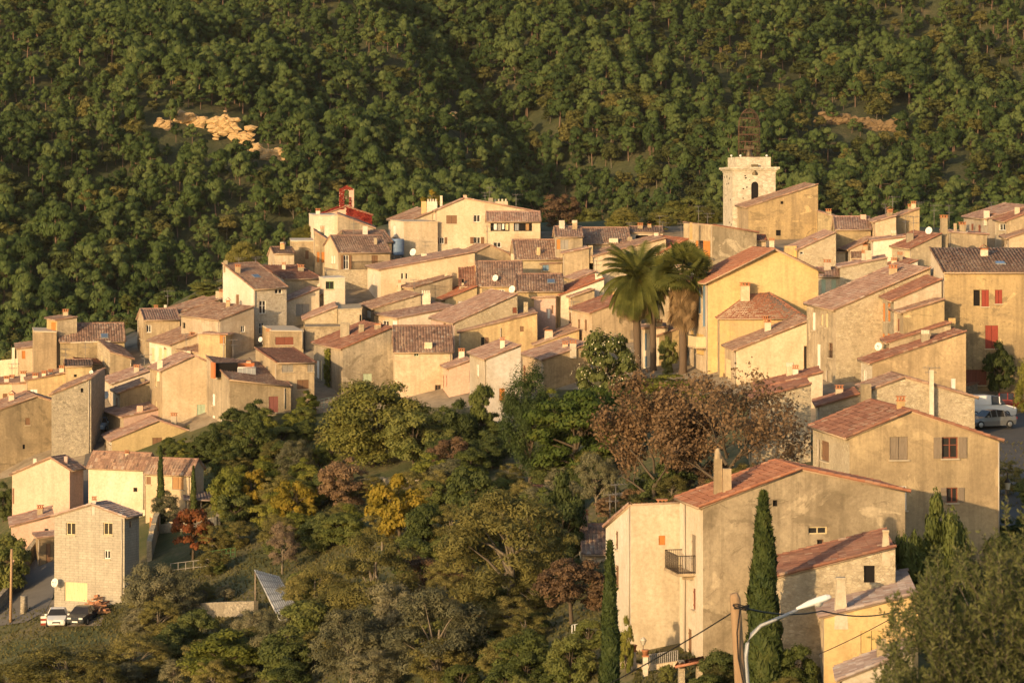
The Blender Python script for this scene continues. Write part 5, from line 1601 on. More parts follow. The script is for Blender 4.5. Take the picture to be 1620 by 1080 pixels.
T('dry', 'grey-pink dry feathery bush above the corrugated roof', 446, 908, 85, 62, 0, cat='shrub')
T('olive', 'little olive tree between the two small cypresses', 262, 835, 62, 52, 1)
T('green', 'glossy green tree in front of the ochre gable house', 1442, 1085, 262, 88, 1, d=156)
T('green', 'tall pointed green tree covering the lower window of the ochre gable house', 1494, 1090, 330, 105, 2, d=157)
T('willow', 'brownish tree between the pointed green tree and the foreground olive', 1520, 990, 130, 90, 0)
T('bamboo', 'tall yellow-green bamboo clump at the right edge by the parked cars', 1632, 690, 135, 66, 0, cat='bamboo')
T('dark', 'dark shrub growing against the red-shuttered house', 1580, 625, 80, 55, 1, cat='shrub')
T('lime', 'upright bright green shrub at the foot of the pencil cypress', 990, 1070, 100, 30, 0, cat='shrub')
T('dark', 'dark round bush left of the wooden pole', 1140, 1090, 65, 75, 2, cat='shrub')
T('green', 'green bush at the foot of the large cypress', 1262, 1095, 80, 80, 0, cat='shrub')
T('brown', 'orange-brown autumn tree behind the right end of the villa', 888, 372, 70, 75, 0)
T('oak', 'green-gold tree behind the crest right of the autumn tree', 985, 372, 45, 70, 1)
for _i, (_px, _ch, _cw) in enumerate(((905, 50, 55), (935, 40, 48), (1010, 44, 60), (1065, 38, 44), (1095, 46, 55), (1125, 40, 50), (1050, 30, 50), (1080, 28, 46), (1110, 30, 50), (1138, 30, 40), (895, 30, 40), (1330, 30, 40), (1420, 34, 50))):
    T(('oak', 'green', 'dark')[_i % 3], 'dark leafy tree at the forest foot just behind the village crest roofs', _px, 366 if not 1040 < _px < 1145 else 354, _ch, _cw, _i % 3, group='trees just behind the crest roofs', d=405)
for _i, _px in enumerate((1046, 1060, 1076, 1090, 1104, 1118, 1134)):
    T(('oak', 'green', 'willow')[_i % 3], 'dark leafy tree at the forest foot just behind the village crest roofs', _px, 357, 24 + 7 * (_i % 2), 34, _i % 3, group='trees just behind the crest roofs', d=389)
T('oak', 'olive tree peeping over the crest roofs left of the tower', 1040, 368, 32, 60, 2)
T('yellow', 'small golden tree behind the brick chimney of the villa', 683, 350, 50, 40, 0)
T('oak', 'green tree on the crest behind the small cream house', 385, 445, 65, 60, 0)
T('oak', 'leafy tree left of the bright white house at the chapel', 480, 400, 45, 45, 1)
T('green', 'small trees at the crest behind the left slope roofs', 330, 470, 30, 70, 2)
T('green', 'dark garden thicket at the left edge above the lane', 10, 945, 105, 90, 0)
T('dark', 'dark hedge at the left picture edge beside the pink house', 5, 825, 65, 40, 0)

# leafless autumn plane trees
def branch_tree(label, x, yb, h, w, seed, nleaf, leafmat_, name='plane_tree', thick=.22, dd=0.0):
    d = D0(x, yb) + dd
    s = d / F
    base = at(x, yb, d)
    H_, W_ = h * s, w * s
    rs = random.Random(seed)
    mb = MB()
    tips = []
    def grow(p, dr, ln, r, lev):
        q = p
        pts, rad = [p], [r]
        nseg = 3
        for i in range(nseg):
            dr = (dr + Vector((rs.uniform(-.25, .25), rs.uniform(-.25, .25), rs.uniform(-.08, .18)))).normalized()
            q = q + dr * ln / nseg
            pts.append(q); rad.append(r * (1 - .45 * (i + 1) / nseg))
        mb.tube(pts, rad, 5 if lev < 2 else 3, caps=False)
        if lev >= 2: tips.extend(pts[1:])
        if lev >= 5 or ln < .35: return
        for k in range(3 if lev < 4 else 2):
            a = rs.uniform(0, 6.28)
            sp = rs.uniform(.5, 1.0)
            nd = (dr + Vector((math.cos(a) * sp, math.sin(a) * sp, rs.uniform(-.15, .35)))).normalized()
            grow(pts[rs.choice((2, 3))], nd, ln * rs.uniform(.62, .82), r * .52, lev + 1)
    for k in range(6):
        a = k * 2.1 + rs.uniform(0, .8)
        grow(Vector((0, 0, H_ * (.08 + .05 * k))), Vector((math.cos(a) * .9, math.sin(a) * .9, .45 + .12 * k)).normalized(), H_ * .30, thick * .5, 1)
    mb.tube([(0, 0, -.5), (0, 0, 0), (0, 0, H_ * .25)], [thick * 1.2, thick, thick * .75], 7, caps=False)
    # squeeze into the measured width and height
    V = np.array(mb.v); tp = np.array([tuple(t) for t in tips])
    fx = (W_ / 2) / max(np.percentile(np.abs(tp[:, 0]), 97), .1); fz = H_ / max(np.percentile(tp[:, 2], 99), .1)
    V[:, 0] *= fx; V[:, 1] *= fx; V[:, 2] *= fz; tp[:, 0] *= fx; tp[:, 1] *= fx; tp[:, 2] *= fz
    me = bpy.data.meshes.new('branches')
    me.from_pydata([tuple(v) for v in V], [], mb.f); me.materials.append(B_BROWN)
    me.polygons.foreach_set('use_smooth', [True] * len(mb.f))
    root = empty(name, tuple(base))
    tag(root, label, 'tree')
    bo = bpy.data.objects.new('trunk', me); COL.objects.link(bo); bo.parent = root
    nr_ = np.random.RandomState(seed)
    P = tp[nr_.randint(0, len(tp), nleaf)] + nr_.normal(size=(nleaf, 3)) * .24
    N = rand_dirs(nleaf, nr_)
    LV = leaf_quads(P, N, .14, nr_, .65)
    lo = bpy.data.objects.new('crown', mesh_np('crown', LV, np.arange(len(LV)).reshape(-1, 4), leafmat_)); COL.objects.link(lo); lo.parent = root
branch_tree('nearly bare brown plane tree in front of the shadowed stone barn', 1150, 800, 205, 225, 4, 5500, L_BROWN)
branch_tree('rust-leaved plane tree left of the nearly bare one', 1035, 815, 215, 185, 9, 15000, L_BROWN, dd=1)

# palms
def palm(label, x, yb, ytop, crown_w, seed, fan=False, trunk_px=12, skirt=0.0):
    d = D0(x, yb) + 0.5
    s = d / F
    base = at(x, yb, d)
    Ht = (yb - ytop) * s
    cw = crown_w * s / 2
    root = empty('palm_tree', tuple(base))
    tag(root, label, 'palm')
    rs = random.Random(seed)
    mb = MB()
    r = trunk_px * s / 2
    hz = Ht - cw * (.75 if not fan else .62)
    n = 14
    mb.tube([(math.sin(k * .5) * .04, 0, -.6 + (hz + .6) * k / n) for k in range(n + 1)], [r * (1.06 if k % 2 else .97) * (1.15 if k < 2 else 1) for k in range(n + 1)], 9)
    t = mb.build('trunk', barkmat('palm_bark', (.065, .045, .03), (.15, .105, .07)), None, root=(0, 0, 0)); t.parent = root
    V = []; mi = []
    def frond(dr, ln, droop, dead):
        pts = []
        p = np.array((0, 0, hz)); v = np.array(dr, float)
        ns = 14
        for k in range(ns + 1):
            pts.append(p.copy())
            v[2] -= droop / ns
            v /= np.linalg.norm(v)
            p = p + v * ln / ns
        for k in range(ns):
            a, b = pts[k], pts[k + 1]
            ax = b - a; ax /= np.linalg.norm(ax)
            side = np.cross(ax, (0, 0, 1)); side /= np.linalg.norm(side) + 1e-9
            up = np.cross(side, ax)
            V.extend([a + up * .03, a + side * .04, b + side * .03, b + up * .02]); mi.append(dead)
            f = k / ns
            for rep in range(3):
                q = a + (b - a) * rep / 3
                ll = ln * (.20 if not fan else .16) * (math.sin(math.pi * (.12 + .80 * f)) + .15)
                for sg in (-1, 1):
                    tip = q + (side * sg * .85 + ax * .55 - up * .28 + np.array((0, 0, -.12))) * ll
                    w = ax * ll * .055 + up * .01
                    V.extend([q - w, q + w, tip + w * .2, tip - w * .2]); mi.append(dead)
    def fanleaf(dr, ln, dead):
        p0 = np.array((0, 0, hz)); v = np.array(dr, float); v /= np.linalg.norm(v)
        q = p0 + v * ln * .55
        side = np.cross(v, (0, 0, 1)); side /= np.linalg.norm(side) + 1e-9
        ra = rs.uniform(-1.1, 1.1); side = side * math.cos(ra) + np.cross(side, v) * math.sin(ra)
        up = np.cross(side, v)
        V.extend([p0 + up * .03, p0 + side * .05, q + side * .03, q + up * .02]); mi.append(dead)
        for k in range(17):
            a = -1.35 + 2.7 * k / 16
            dd3 = v * math.cos(a) + side * math.sin(a)
            tip = q + dd3 * ln * .55 + np.array((0, 0, -ln * (.12 + .2 * dead)))
            w = (side * math.cos(a) - v * math.sin(a)) * ln * .035
            m_ = q + (tip - q) * .5 + np.array((0, 0, ln * .05))
            V.extend([q, m_ + w, tip, m_ - w]); mi.append(dead)
    if not fan:
        for k in range(130):
            a = rs.uniform(0, 6.28); e = rs.uniform(-.55, 1.35)
            frond((math.cos(a) * math.cos(e), math.sin(a) * math.cos(e), math.sin(e)), cw * rs.uniform(1.0, 1.3), 1.5 + .8 * (1 - e / 1.4), 0)
        for k in range(80):
            a = rs.uniform(0, 6.28); e = rs.uniform(-1.3, -.6)
            frond((math.cos(a) * math.cos(e), math.sin(a) * math.cos(e), math.sin(e)), cw * rs.uniform(.75, 1.15), 1.2, 1)
        for k in range(14):
            a = rs.uniform(0, 6.28)
            frond((math.cos(a) * .8, math.sin(a) * .8, .25), cw * .4, 1.6, 2)
    else:
        for k in range(75):
            a = rs.uniform(0, 6.28); e = rs.uniform(-.45, 1.45)
            fanleaf((math.cos(a) * math.cos(e), math.sin(a) * math.cos(e), math.sin(e)), cw * rs.uniform(.85, 1.1), 0)
        for k in range(260):
            a = rs.uniform(0, 6.28); e = rs.uniform(-1.5, -.85)
            hz0 = hz
            hz = hz0 - rs.uniform(0, skirt * s)
            fanleaf((math.cos(a) * math.cos(e), math.sin(a) * math.cos(e), math.sin(e)), cw * rs.uniform(.5, .72), 1)
            hz = hz0
    V = np.array(V)
    me = mesh_np('fronds', V, np.arange(len(V)).reshape(-1, 4), [leafmat('palm_green', (.085, .098, .024), (.165, .17, .044), (.26, .245, .07), .45, .9, .1), leafmat('palm_dead', (.16, .105, .05), (.26, .17, .085), (.34, .24, .13), .2, .9, .1), leafmat('palm_fruit_stalks', (.30, .14, .03), (.42, .20, .04), (.5, .27, .06), .1, 1, .1)], midx=mi)
    o = bpy.data.objects.new('fronds', me); COL.objects.link(o); o.parent = root
palm('tall feather palm with the fullest dark green crown, left of the palm group', 1008, 592, 396, 124, 1)
palm('feather palm with the slimmer middle trunk between the other two palms', 1033, 588, 430, 54, 2, trunk_px=10)
palm('fan palm with a thick skirt of dead straw fronds', 1080, 592, 400, 104, 3, fan=True, trunk_px=12, skirt=48)

# cypresses
def cypress_mesh(seed, n=9000, leaf=.012):
    rs = np.random.RandomState(seed)
    z = rs.uniform(0, 1, n) ** .9
    prof = np.interp(z, [0, .04, .15, .4, .7, .9, 1.0], [.34, .44, .50, .42, .29, .15, .02])
    a = rs.uniform(0, 6.283, n)
    lump = 1 + .24 * np.sin(a * 3 + z * 23 + seed) * np.sin(z * 41 + a * 2)
    r = prof * lump * rs.uniform(.80, 1.05, n)
    P = np.stack([np.cos(a) * r, np.sin(a) * r, z], 1)
    N = np.stack([np.cos(a), np.sin(a), np.full(n, .25)], 1) + rs.normal(size=(n, 3)) * .4
    N /= np.linalg.norm(N, axis=1)[:, None]
    return P, N, rs
def cypress(label, x, yb, ytop, w, seed, n=9000, d=None):
    d = d or D0(x, yb)
    s = d / F
    base = at(x, yb, d)
    hh, ww = (yb - ytop) * s, w * s
    root = empty('cypress_tree', tuple(base)); tag(root, label, 'tree')
    P, N, rs = cypress_mesh(seed, n)
    P = P * np.array([ww, ww, hh])
    up = np.tile(np.array([[0, 0, 1.0]]), (n, 1)) + rs.normal(size=(n, 3)) * .35
    sd = np.cross(N, up); sd /= np.linalg.norm(sd, axis=1)[:, None]
    up = np.cross(sd, N)
    L = (.22 * rs.uniform(.6, 1.4, n))[:, None] * min(1.3, ww / 1.6 + .35)
    V = np.stack([P - up * L * .6, P + sd * L * .35, P + up * L + N * L * .2, P - sd * L * .35], 1).reshape(-1, 3)
    o = bpy.data.objects.new('crown', mesh_np('crown', V, np.arange(len(V)).reshape(-1, 4), L_CYP)); COL.objects.link(o); o.parent = root
    m = MB()
    m.tube([(0, 0, -.6), (0, 0, hh * .5), (0, 0, hh * .9)], [ww * .16, ww * .12, .02], 6)
    m.build('trunk', B_BROWN, None, root=(0, 0, 0)).parent = root
cypress('large broad cypress in front of the big plastered house', 1208, 1150, 783, 56, 1, 22000, d=148)
cypress('slim pencil cypress at the corner of the tall cream house', 965, 1150, 860, 31, 2, 12000, d=138)
cypress('small cypress in front of the white house on the left', 254, 838, 706, 13, 3, 3500)
cypress('shortest cypress beside the porch of the lower cream wing', 306, 815, 738, 10, 4, 2500)

# unlabelled undergrowth is still made of single shrubs
def polyfill():
    rs = random.Random(21)
    zones = [  # x0,y0,x1,y1,count,kinds,w range
        (320, 668, 520, 712, 12, ('green', 'dark', 'lime', 'willow'), (30, 48)),
        (480, 640, 520, 740, 5, ('green', 'lime'), (28, 40)),
        (680, 690, 1000, 770, 14, ('green', 'dark', 'willow'), (40, 65)),
        (250, 700, 330, 738, 10, ('green', 'dark', 'lime'), (22, 36)),
        (330, 690, 500, 760, 14, ('green', 'lime', 'dark', 'willow'), (30, 55)),
        (330, 760, 560, 880, 22, ('green', 'willow', 'dark', 'lime', 'willow', 'lime'), (35, 70)),
        (290, 890, 385, 955, 6, ('willow', 'olive', 'green'), (25, 45)),
        (480, 700, 780, 800, 18, ('green', 'willow', 'dark', 'lime', 'olive'), (35, 70)),
        (560, 800, 800, 900, 12, ('willow', 'green', 'dark'), (40, 70)),
        (640, 900, 960, 1010, 14, ('willow', 'green', 'dark', 'willow', 'brown'), (45, 80)),
        (780, 760, 960, 860, 12, ('green', 'dark', 'willow', 'olive'), (40, 70)),
        (0, 1075, 200, 1115, 8, ('willow', 'olive', 'green'), (45, 80)),
        (210, 1010, 480, 1110, 14, ('willow', 'olive', 'green', 'dark'), (45, 90)),
        (480, 960, 700, 1100, 14, ('olive', 'willow', 'green'), (60, 100)),
        (720, 1010, 960, 1110, 12, ('green', 'dark', 'willow'), (45, 75)),
        (960, 760, 1240, 830, 14, ('brown', 'willow', 'dark'), (40, 70)),
        (1080, 1040, 1300, 1110, 8, ('green', 'dark', 'willow'), (40, 60)),
        (205, 950, 300, 1020, 7, ('olive', 'willow'), (30, 55)),
        (1440, 900, 1620, 1010, 10, ('green', 'willow', 'dark'), (50, 80)),
        (1000, 640, 1110, 700, 6, ('brown', 'lime'), (30, 50)),
        (1585, 770, 1640, 900, 6, ('green', 'dark', 'willow'), (35, 60)),
        (200, 470, 330, 520, 6, ('green', 'dark'), (18, 30)),
    ]
    nm = {'green': 'green', 'lime': 'pale green', 'dark': 'dark green', 'willow': 'olive-green', 'brown': 'russet brown', 'olive': 'silver-grey'}
    for (x0, y0, x1, y1, n, ks, (wa, wb)) in zones:
        for i in range(int(n * 1.22)):
            x, y, k = rs.uniform(x0, x1), rs.uniform(y0, y1), rs.choice(ks)
            w = rs.uniform(wa, wb) * 1.2
            T(k, 'low %s shrub in the undergrowth of the terraced gardens' % nm[k], x, y + 8, w * rs.uniform(.65, .95), w, rs.randrange(3), name='garden_shrub', cat='shrub', group=nm[k] + ' shrubs of the terraced gardens')
polyfill()
for _k in [4, 5, 9, 17, 29, 33, 42, 43, 51, 52, 53, 76, 86, 95, 99, 102, 106, 107, 116, 118, 121, 122, 128, 136, 140, 152, 165, 169, 171, 177, 206, 217, 228, 229, 234, 235, 239, 243, 245, 248, 258, 259, 260, 261, 262, 263, 264, 267, 269, 272, 273, 274, 278, 280, 283]:     # grown over by their neighbours
    _o = bpy.data.objects.get('garden_shrub.%03d' % _k)
    if _o is not None:
        for _c in list(_o.children): bpy.data.objects.remove(_c)
        bpy.data.objects.remove(_o)

# rough grass over the open garden ground: one mass
def grass():
    rs = np.random.RandomState(77)
    P = []
    for (x0, y0, x1, y1, n) in ((300, 690, 560, 1000, 9000), (0, 960, 480, 1090, 7000), (480, 780, 960, 1090, 9000), (1000, 1030, 1320, 1090, 1500), (150, 900, 330, 1000, 2500), (950, 740, 1250, 860, 2500), (1480, 700, 1640, 1000, 3000)):
        for i in range(n):
            x, y = rs.uniform(x0, x1), rs.uniform(y0, y1)
            P.append(tuple(at(x, y, D0(x, y))))
    P = np.array(P)
    n = len(P)
    d = rs.normal(size=(n, 3)) * .35; d[:, 2] = 1; d /= np.linalg.norm(d, axis=1)[:, None]
    sd = np.cross(d, rand_dirs(n, rs)); sd /= np.linalg.norm(sd, axis=1)[:, None]
    h = rs.uniform(.18, .5, n)[:, None]
    V = np.stack([P - sd * .10, P + d * h * .6 + sd * .05, P + d * h, P + sd * .10], 1).reshape(-1, 3)
    o = link('grass', mesh_np('grass', V, np.arange(len(V)).reshape(-1, 4), leafmat('grass_blades', (.05, .055, .018), (.11, .10, .035), (.19, .155, .065), .3, .25, .0)))
    tag(o, 'rough green and straw-coloured grass over the terraced garden ground', 'grass', kind='stuff')
grass()
# ------------------------------------------------------------------ bell tower
Z(0, 0, 1)
TW = H('square stone bell tower with an arched opening and iron cage', 1144, 1159, 1227, 400, 268, 268, 268, 'flat', None, 'ashlar', 'ashlar', win=[(1188.5, 287.5, 1200, 330, 'h')], dep=7.5, dd=16, name='bell_tower', cat='bell tower')
def tower_bits():
    h = HOUSES['square stone bell tower with an arched opening and iron cage']
    a2, U, W, Lc, Lb = h['a'], h['U'], h['W'], h['Lc'], h['Lb']
    ctr = (h['a'] + h['d']) / 2
    zt = h['zA']
    d = a2.y
    px = d / F
    def ring(m, grow, z0, z1):
        m.box(Vector((ctr.x, ctr.y, (z0 + z1) / 2)), U * (Lc / 2 + grow), W * (Lb / 2 + grow), (0, 0, (z1 - z0) / 2))
    m = MB()
    ring(m, .10, zt - .35, zt - .12); ring(m, .30, zt - .12, zt + .05); ring(m, .48, zt + .05, zt + .32)
    m.build('cornice', stone('ashlar'), TW)
    m = MB(); ring(m, -.55, zt + .3, zt + 1.65)
    m.build('parapet', stone('ashlar'), TW)
    m = MB()
    rr = random.Random(3)
    for k in range(16):   # missing stones as thin blocks, shade of the holes put into their colour
        u = rr.uniform(.03, .45) * Lc if k % 2 else rr.uniform(.0, .97) * Lc
        z = zt - rr.uniform(.6, 9)
        m.box(Vector((a2.x, a2.y, z)) + U * u - W * .0, U * rr.uniform(.05, .11), W * .02, (0, 0, rr.uniform(.05, .10)))
    for k in range(16):
        u = rr.uniform(.05, .95) * Lb
        m.box(Vector((a2.x, a2.y, zt - rr.uniform(.6, 9))) + W * u, W * .15, U * .02, (0, 0, .12))
    m.build('putlog_hole_shade', plain('painted_interior_shade', (.012, .010, .009), .9), TW)
    # arch of the opening
    p0 = ray_plane(1188.5, 294, a2, Vector((U.y, -U.x, 0))); p1 = ray_plane(1200, 294, a2, Vector((U.y, -U.x, 0)))
    zc = p0.z; r = (p1 - p0).length / 2; mid = (p0 + p1) / 2
    zhi = -(287.5 - HY) * mid.y / F
    m = MB()
    off = -W * .006
    n = 8
    for sg in (-1, 1):
        for k in range(n):
            t0, t1 = math.pi / 2 * k / n, math.pi / 2 * (k + 1) / n
            f0 = mid + U * sg * r * math.cos(t0) + Vector((0, 0, (zhi - zc) * math.sin(t0))) + off
            f1 = mid + U * sg * r * math.cos(t1) + Vector((0, 0, (zhi - zc) * math.sin(t1))) + off
            g0 = Vector((mid.x, mid.y, 0)) + U * sg * (r + .02) + off; g0.z = f0.z
            g1 = Vector((mid.x, mid.y, 0)) + U * sg * (r + .02) + off; g1.z = f1.z
            m.poly([g0, f0, f1, g1])
    m.build('arch', stone('ashlar'), TW)
    m = MB()
    bz = -(303 - HY) * mid.y / F
    m.lathe(mid + W * .1 + Vector((0, 0, bz - .8)), [(.42, 0), (.40, .1), (.30, .4), (.22, .75), (.1, .9), (0, .92)], 12)
    m.box(mid + W * .1 + Vector((0, 0, bz + .35)), U * .45, W * .12, (0, 0, .22))
    m.build('bell', plain('bell_bronze', (.16, .12, .07), .5, .6), TW)
    # wrought iron cage
    m = MB()
    cr = 17.5 * px; z0 = zt + 1.65
    ztop = -(172 - HY) * ctr.y / F
    Hc = ztop - z0
    zsh = z0 + Hc * .62
    n = 16
    for k in range(n):
        a = 2 * math.pi * k / n
        c, s_ = math.cos(a), math.sin(a)
        pts = [Vector((ctr.x + c * cr, ctr.y + s_ * cr, z0)), Vector((ctr.x + c * cr, ctr.y + s_ * cr, zsh))]
        for j in range(1, 7):
            t = math.pi / 2 * j / 6
            pts.append(Vector((ctr.x + c * cr * math.cos(t), ctr.y + s_ * cr * math.cos(t), zsh + (ztop - zsh) * math.sin(t))))
        m.tube(pts, .024, 4)
    for fz, rr_ in ((.02, 1), (.16, 1), (.32, 1), (.47, 1), (.62, 1), (.80, .85), (.92, .58)):
        ring_ = [Vector((ctr.x + math.cos(t) * cr * rr_, ctr.y + math.sin(t) * cr * rr_, z0 + Hc * fz)) for t in np.linspace(0, 2 * math.pi, 25)]
        m.tube(ring_, .04, 4)
    rr = random.Random(8)
    for k in range(60):   # scrolls between the bars
        a = rr.uniform(0, 6.28); zz = z0 + Hc * rr.uniform(.05, .6); q = .22
        ring_ = [Vector((ctr.x + math.cos(a + math.cos(t) * .14) * cr, ctr.y + math.sin(a + math.cos(t) * .14) * cr, zz + math.sin(t) * q)) for t in np.linspace(0, 5.5, 9)]
        m.tube(ring_, .018, 3)
    m.tube([Vector((ctr.x, ctr.y, ztop - .1)), Vector((ctr.x, ctr.y, -(138 - HY) * ctr.y / F))], [.05, .02], 5)
    m.tube([Vector((ctr.x - .35, ctr.y, ztop + 2.1)), Vector((ctr.x + .35, ctr.y, ztop + 2.1))], .03, 4)
    m.build('iron_cage', plain('rusty_iron', (.13, .075, .05), .8, .2), TW)
    m = MB()
    m.lathe(Vector((ctr.x, ctr.y, z0 + .05)), [(.55, 0), (.52, .12), (.4, .5), (.28, .95), (.1, 1.1), (0, 1.12)], 14)
    m.box(Vector((ctr.x, ctr.y, z0 + 1.35)), U * .7, W * .12, (0, 0, .2))
    m.build('cage_bell', plain('bell_bronze', (.16, .12, .07), .5, .6), TW)
    for x in (1157, 1171.5, 1213):
        m = MB()
        p = at(x, 246.5, d + 1.2)
        m.lathe(p, [(0, -.16), (.12, -.11), (.17, 0), (.12, .11), (0, .16)], 8)
        m.tube([p - Vector((0, 0, .6)), p - Vector((0, 0, .1))], .03, 4)
        m.build('floodlight', plain('dish_white', (.68, .64, .58), .5), TW)
tower_bits()

# ------------------------------------------------------------------ chapel with red creeper
def ivy_on(quads, n, leaf, mat, seed, off=.08):
    rs = np.random.RandomState(seed)
    V = []
    areas = np.array([((q[1] - q[0]).cross(q[3] - q[0])).length for q in quads])
    pick = rs.choice(len(quads), n, p=areas / areas.sum())
    P, N = [], []
    for k in pick:
        q = quads[k]
        u, v = rs.uniform(0, 1, 2)
        p = q[0].lerp(q[1], u).lerp(q[3].lerp(q[2], u), v)
        nn = (q[1] - q[0]).cross(q[3] - q[0]).normalized()
        if nn.y > .2 and nn.z < .2: nn = -nn
        if nn.z < -.2: nn = -nn
        P.append(p + nn * rs.uniform(0, off)); N.append(nn)
    P = np.array(P); N = np.array(N) + rs.normal(size=(n, 3)) * .45
    N /= np.linalg.norm(N, axis=1)[:, None]
    V = leaf_quads(P, N, leaf, rs, .8)
    return V
def add_leaves(name, V, mat, parent=None, label=None, cat='plant'):
    base = np.array(parent.location) if parent is not None else V.mean(0)
    o = link(name, mesh_np(name, V - base, np.arange(len(V)).reshape(-1, 4), mat), parent, (0, 0, 0) if parent is not None else tuple(base))
    if parent is None: tag(o, label, cat)
    return o
Z(400, 280)
CH = H('small chapel wrapped in crimson creeper with a bell gable', 362, 374, 632, 262, 206, 206, 205, 'gr', (500, 160), 'pink', 'redbrown', dep=9, name='chapel', cat='chapel', ridge_cap=False)
def chapel_bits():
    h = HOUSES['small chapel wrapped in crimson creeper with a bell gable']
    a2, U, W, Lc = h['a'], h['U'], h['W'], h['Lc']
    d = a2.y; s = d / F / 3.375
    nU = Vector((U.y, -U.x, 0))
    def P(x, y): return ray_plane(cx(x), cy(y), a2 - W * .02, nU)
    tk = W * .6
    m = MB()
    def slab(pts):
        f = [P(*q) for q in pts]; b = [p + tk for p in f]
        m.poly(f); m.poly(b[::-1])
        for k in range(len(f)):
            m.poly([f[(k + 1) % len(f)], f[k], b[k], b[(k + 1) % len(f)]])
    slab([(462, 175), (488, 175), (488, 72), (462, 66)])
    slab([(514, 175), (540, 175), (540, 66), (514, 72)])
    n = 8
    arc = [(501 - 13 * math.cos(math.pi * k / n), 80 - 12 * math.sin(math.pi * k / n)) for k in range(n + 1)]
    for k in range(n):
        (x0, y0), (x1, y1) = arc[k], arc[k + 1]
        slab([(x0, y0), (x1, y1), (x1, 64 - 0 * k), (x0, 64)])
    slab([(458, 66), (544, 66), (501, 48)])
    slab([(488, 150), (514, 150), (514, 175), (488, 175)])
    m.build('bell_gable', plaster('pink'), CH)
    m = MB()
    m.lathe(P(501, 118) + tk * .5, [(.32, 0), (.26, .25), (.18, .5), (.08, .6), (0, .62)], 10)
    m.tube([P(488, 92) + tk * .5, P(514, 92) + tk * .5], .05, 5)
    m.build('bell', plain('bell_bronze', (.16, .12, .07), .5, .6), CH)
    q = []
    zA, zC = h['zA'], h['zC']
    A, C = P(374, 262), P(632, 262)
    fr = [P(374, 262), P(632, 262), P(632, 207), P(500, 162)]
    q.append([P(500, 275), P(632, 275), P(632, 207), P(500, 162)])
    q.append([P(560, 275), P(632, 275), P(632, 207), P(560, 184)])
    V1 = ivy_on([[p - W * .06 for p in k] for k in q], 2600, .16, L_IVY, 1)
    V2 = ivy_on([[P(462, 172) - W * .04, P(488, 172) - W * .04, P(488, 66) - W * .04, P(462, 66) - W * .04], [P(458, 68) - W * .04, P(540, 68) - W * .04, P(504, 48) - W * .04, P(498, 48) - W * .04]], 520, .10, L_IVY, 2)
    V3 = ivy_on([[P(514, 172) - W * .04, P(526, 172) - W * .04, P(526, 110) - W * .04, P(514, 110) - W * .04]], 80, .10, L_IVY, 3)
    rq = []
    for pl in h['planes'][:1]:
        rq.append([pl[0], pl[1], pl[3], pl[2]])
    up = Vector((0, 0, .22))
    V4 = ivy_on([[p + up for p in k] for k in rq], 1500, .16, L_IVY, 4, .12)
    add_leaves('creeper', np.concatenate([V1, V2, V3, V4]), L_IVY, CH)
chapel_bits()

# creepers on walls
def wall_creeper(hl, side, x0, y0, x1, y1, n, leaf, mat, label, seed):
    h = HOUSES[hl]
    nrm = Vector((h['U'].y, -h['U'].x, 0)) if side == 'AC' else -h['U']
    P = lambda x, y: ray_plane(cx(x), cy(y), h['a'] + nrm * .08, nrm)
    V = ivy_on([[P(x0, y1), P(x1, y1), P(x1, y0), P(x0, y0)]], n, leaf, mat, seed, .25)
    add_leaves('creeper', V, mat, None, label, 'climbing plant')
Z(480, 400)
wall_creeper('big beige house with dark rain streaks on its blank wall', 'AB', 118, 512, 145, 770, 620, .16, L_LIME, 'narrow strip of yellow-green creeper up the streaked wall corner', 5)

# ------------------------------------------------------------------ balconies and terraces
def rail(m, P, Q, h, n=10, r=.014):
    m.tube([P + Vector((0, 0, h)), Q + Vector((0, 0, h))], r * 1.8, 4); m.tube([P + Vector((0, 0, .08)), Q + Vector((0, 0, .08))], r * 1.3, 4)
    for k in range(n + 1):
        p = P.lerp(Q, k / n); m.tube([p, p + Vector((0, 0, h))], r, 3)
def balcony(hl, side, u0, u1, ypx, out, col='dark', slab='beige', solid=None, hh=1.0):
    h = HOUSES[hl]; root = h['root']
    dr, nrm = (h['W'], -h['U']) if side == 'AB' else (h['U'], Vector((h['U'].y, -h['U'].x, 0)))
    z = -(cy(ypx) - HY) * (h['a'] + dr * u0).y / F
    a = Vector((h['a'].x, h['a'].y, z)) + dr * u0; b = Vector((h['a'].x, h['a'].y, z)) + dr * u1
    m = MB()
    m.box((a + b) / 2 + nrm * (out / 2 + .01) - Vector((0, 0, .08)), (b - a) / 2, nrm * out / 2, (0, 0, .08))
    for t in (.15, .85):
        p = a.lerp(b, t); m.box(p + nrm * out * .3 - Vector((0, 0, .28)), (b - a).normalized() * .07, nrm * out * .3, (0, 0, .11))
    bo = m.build('balcony', wallmat(slab), root)
    m = MB()
    o = nrm * (out - .05)
    if solid:
        m.box((a + b) / 2 + o + Vector((0, 0, hh / 2)), (b - a) / 2, nrm * .03, (0, 0, hh / 2))
        m.box(a + o / 2 + Vector((0, 0, hh / 2)), nrm * out / 2, (b - a).normalized() * .03, (0, 0, hh / 2))
        m.box(b + o / 2 + Vector((0, 0, hh / 2)), nrm * out / 2, (b - a).normalized() * .03, (0, 0, hh / 2))
    else:
        rail(m, a + o, b + o, hh, int((b - a).length / .12)); rail(m, a, a + o, hh, 8); rail(m, b, b + o, hh, 8)
    m.build('railing', paint(col), bo)
Z(920, 720, 3)
balcony('large plastered house with a red roof, balcony and long blank side wall', 'AB', 1.6, 4.6, 560, 1.05)
Z(1060, 220)
balcony('large yellow gable house with a thick red tile verge behind the palms', 'AB', .5, 6.0, 1110, 1.1, 'cream', 'cream', True)
Z(400, 280)
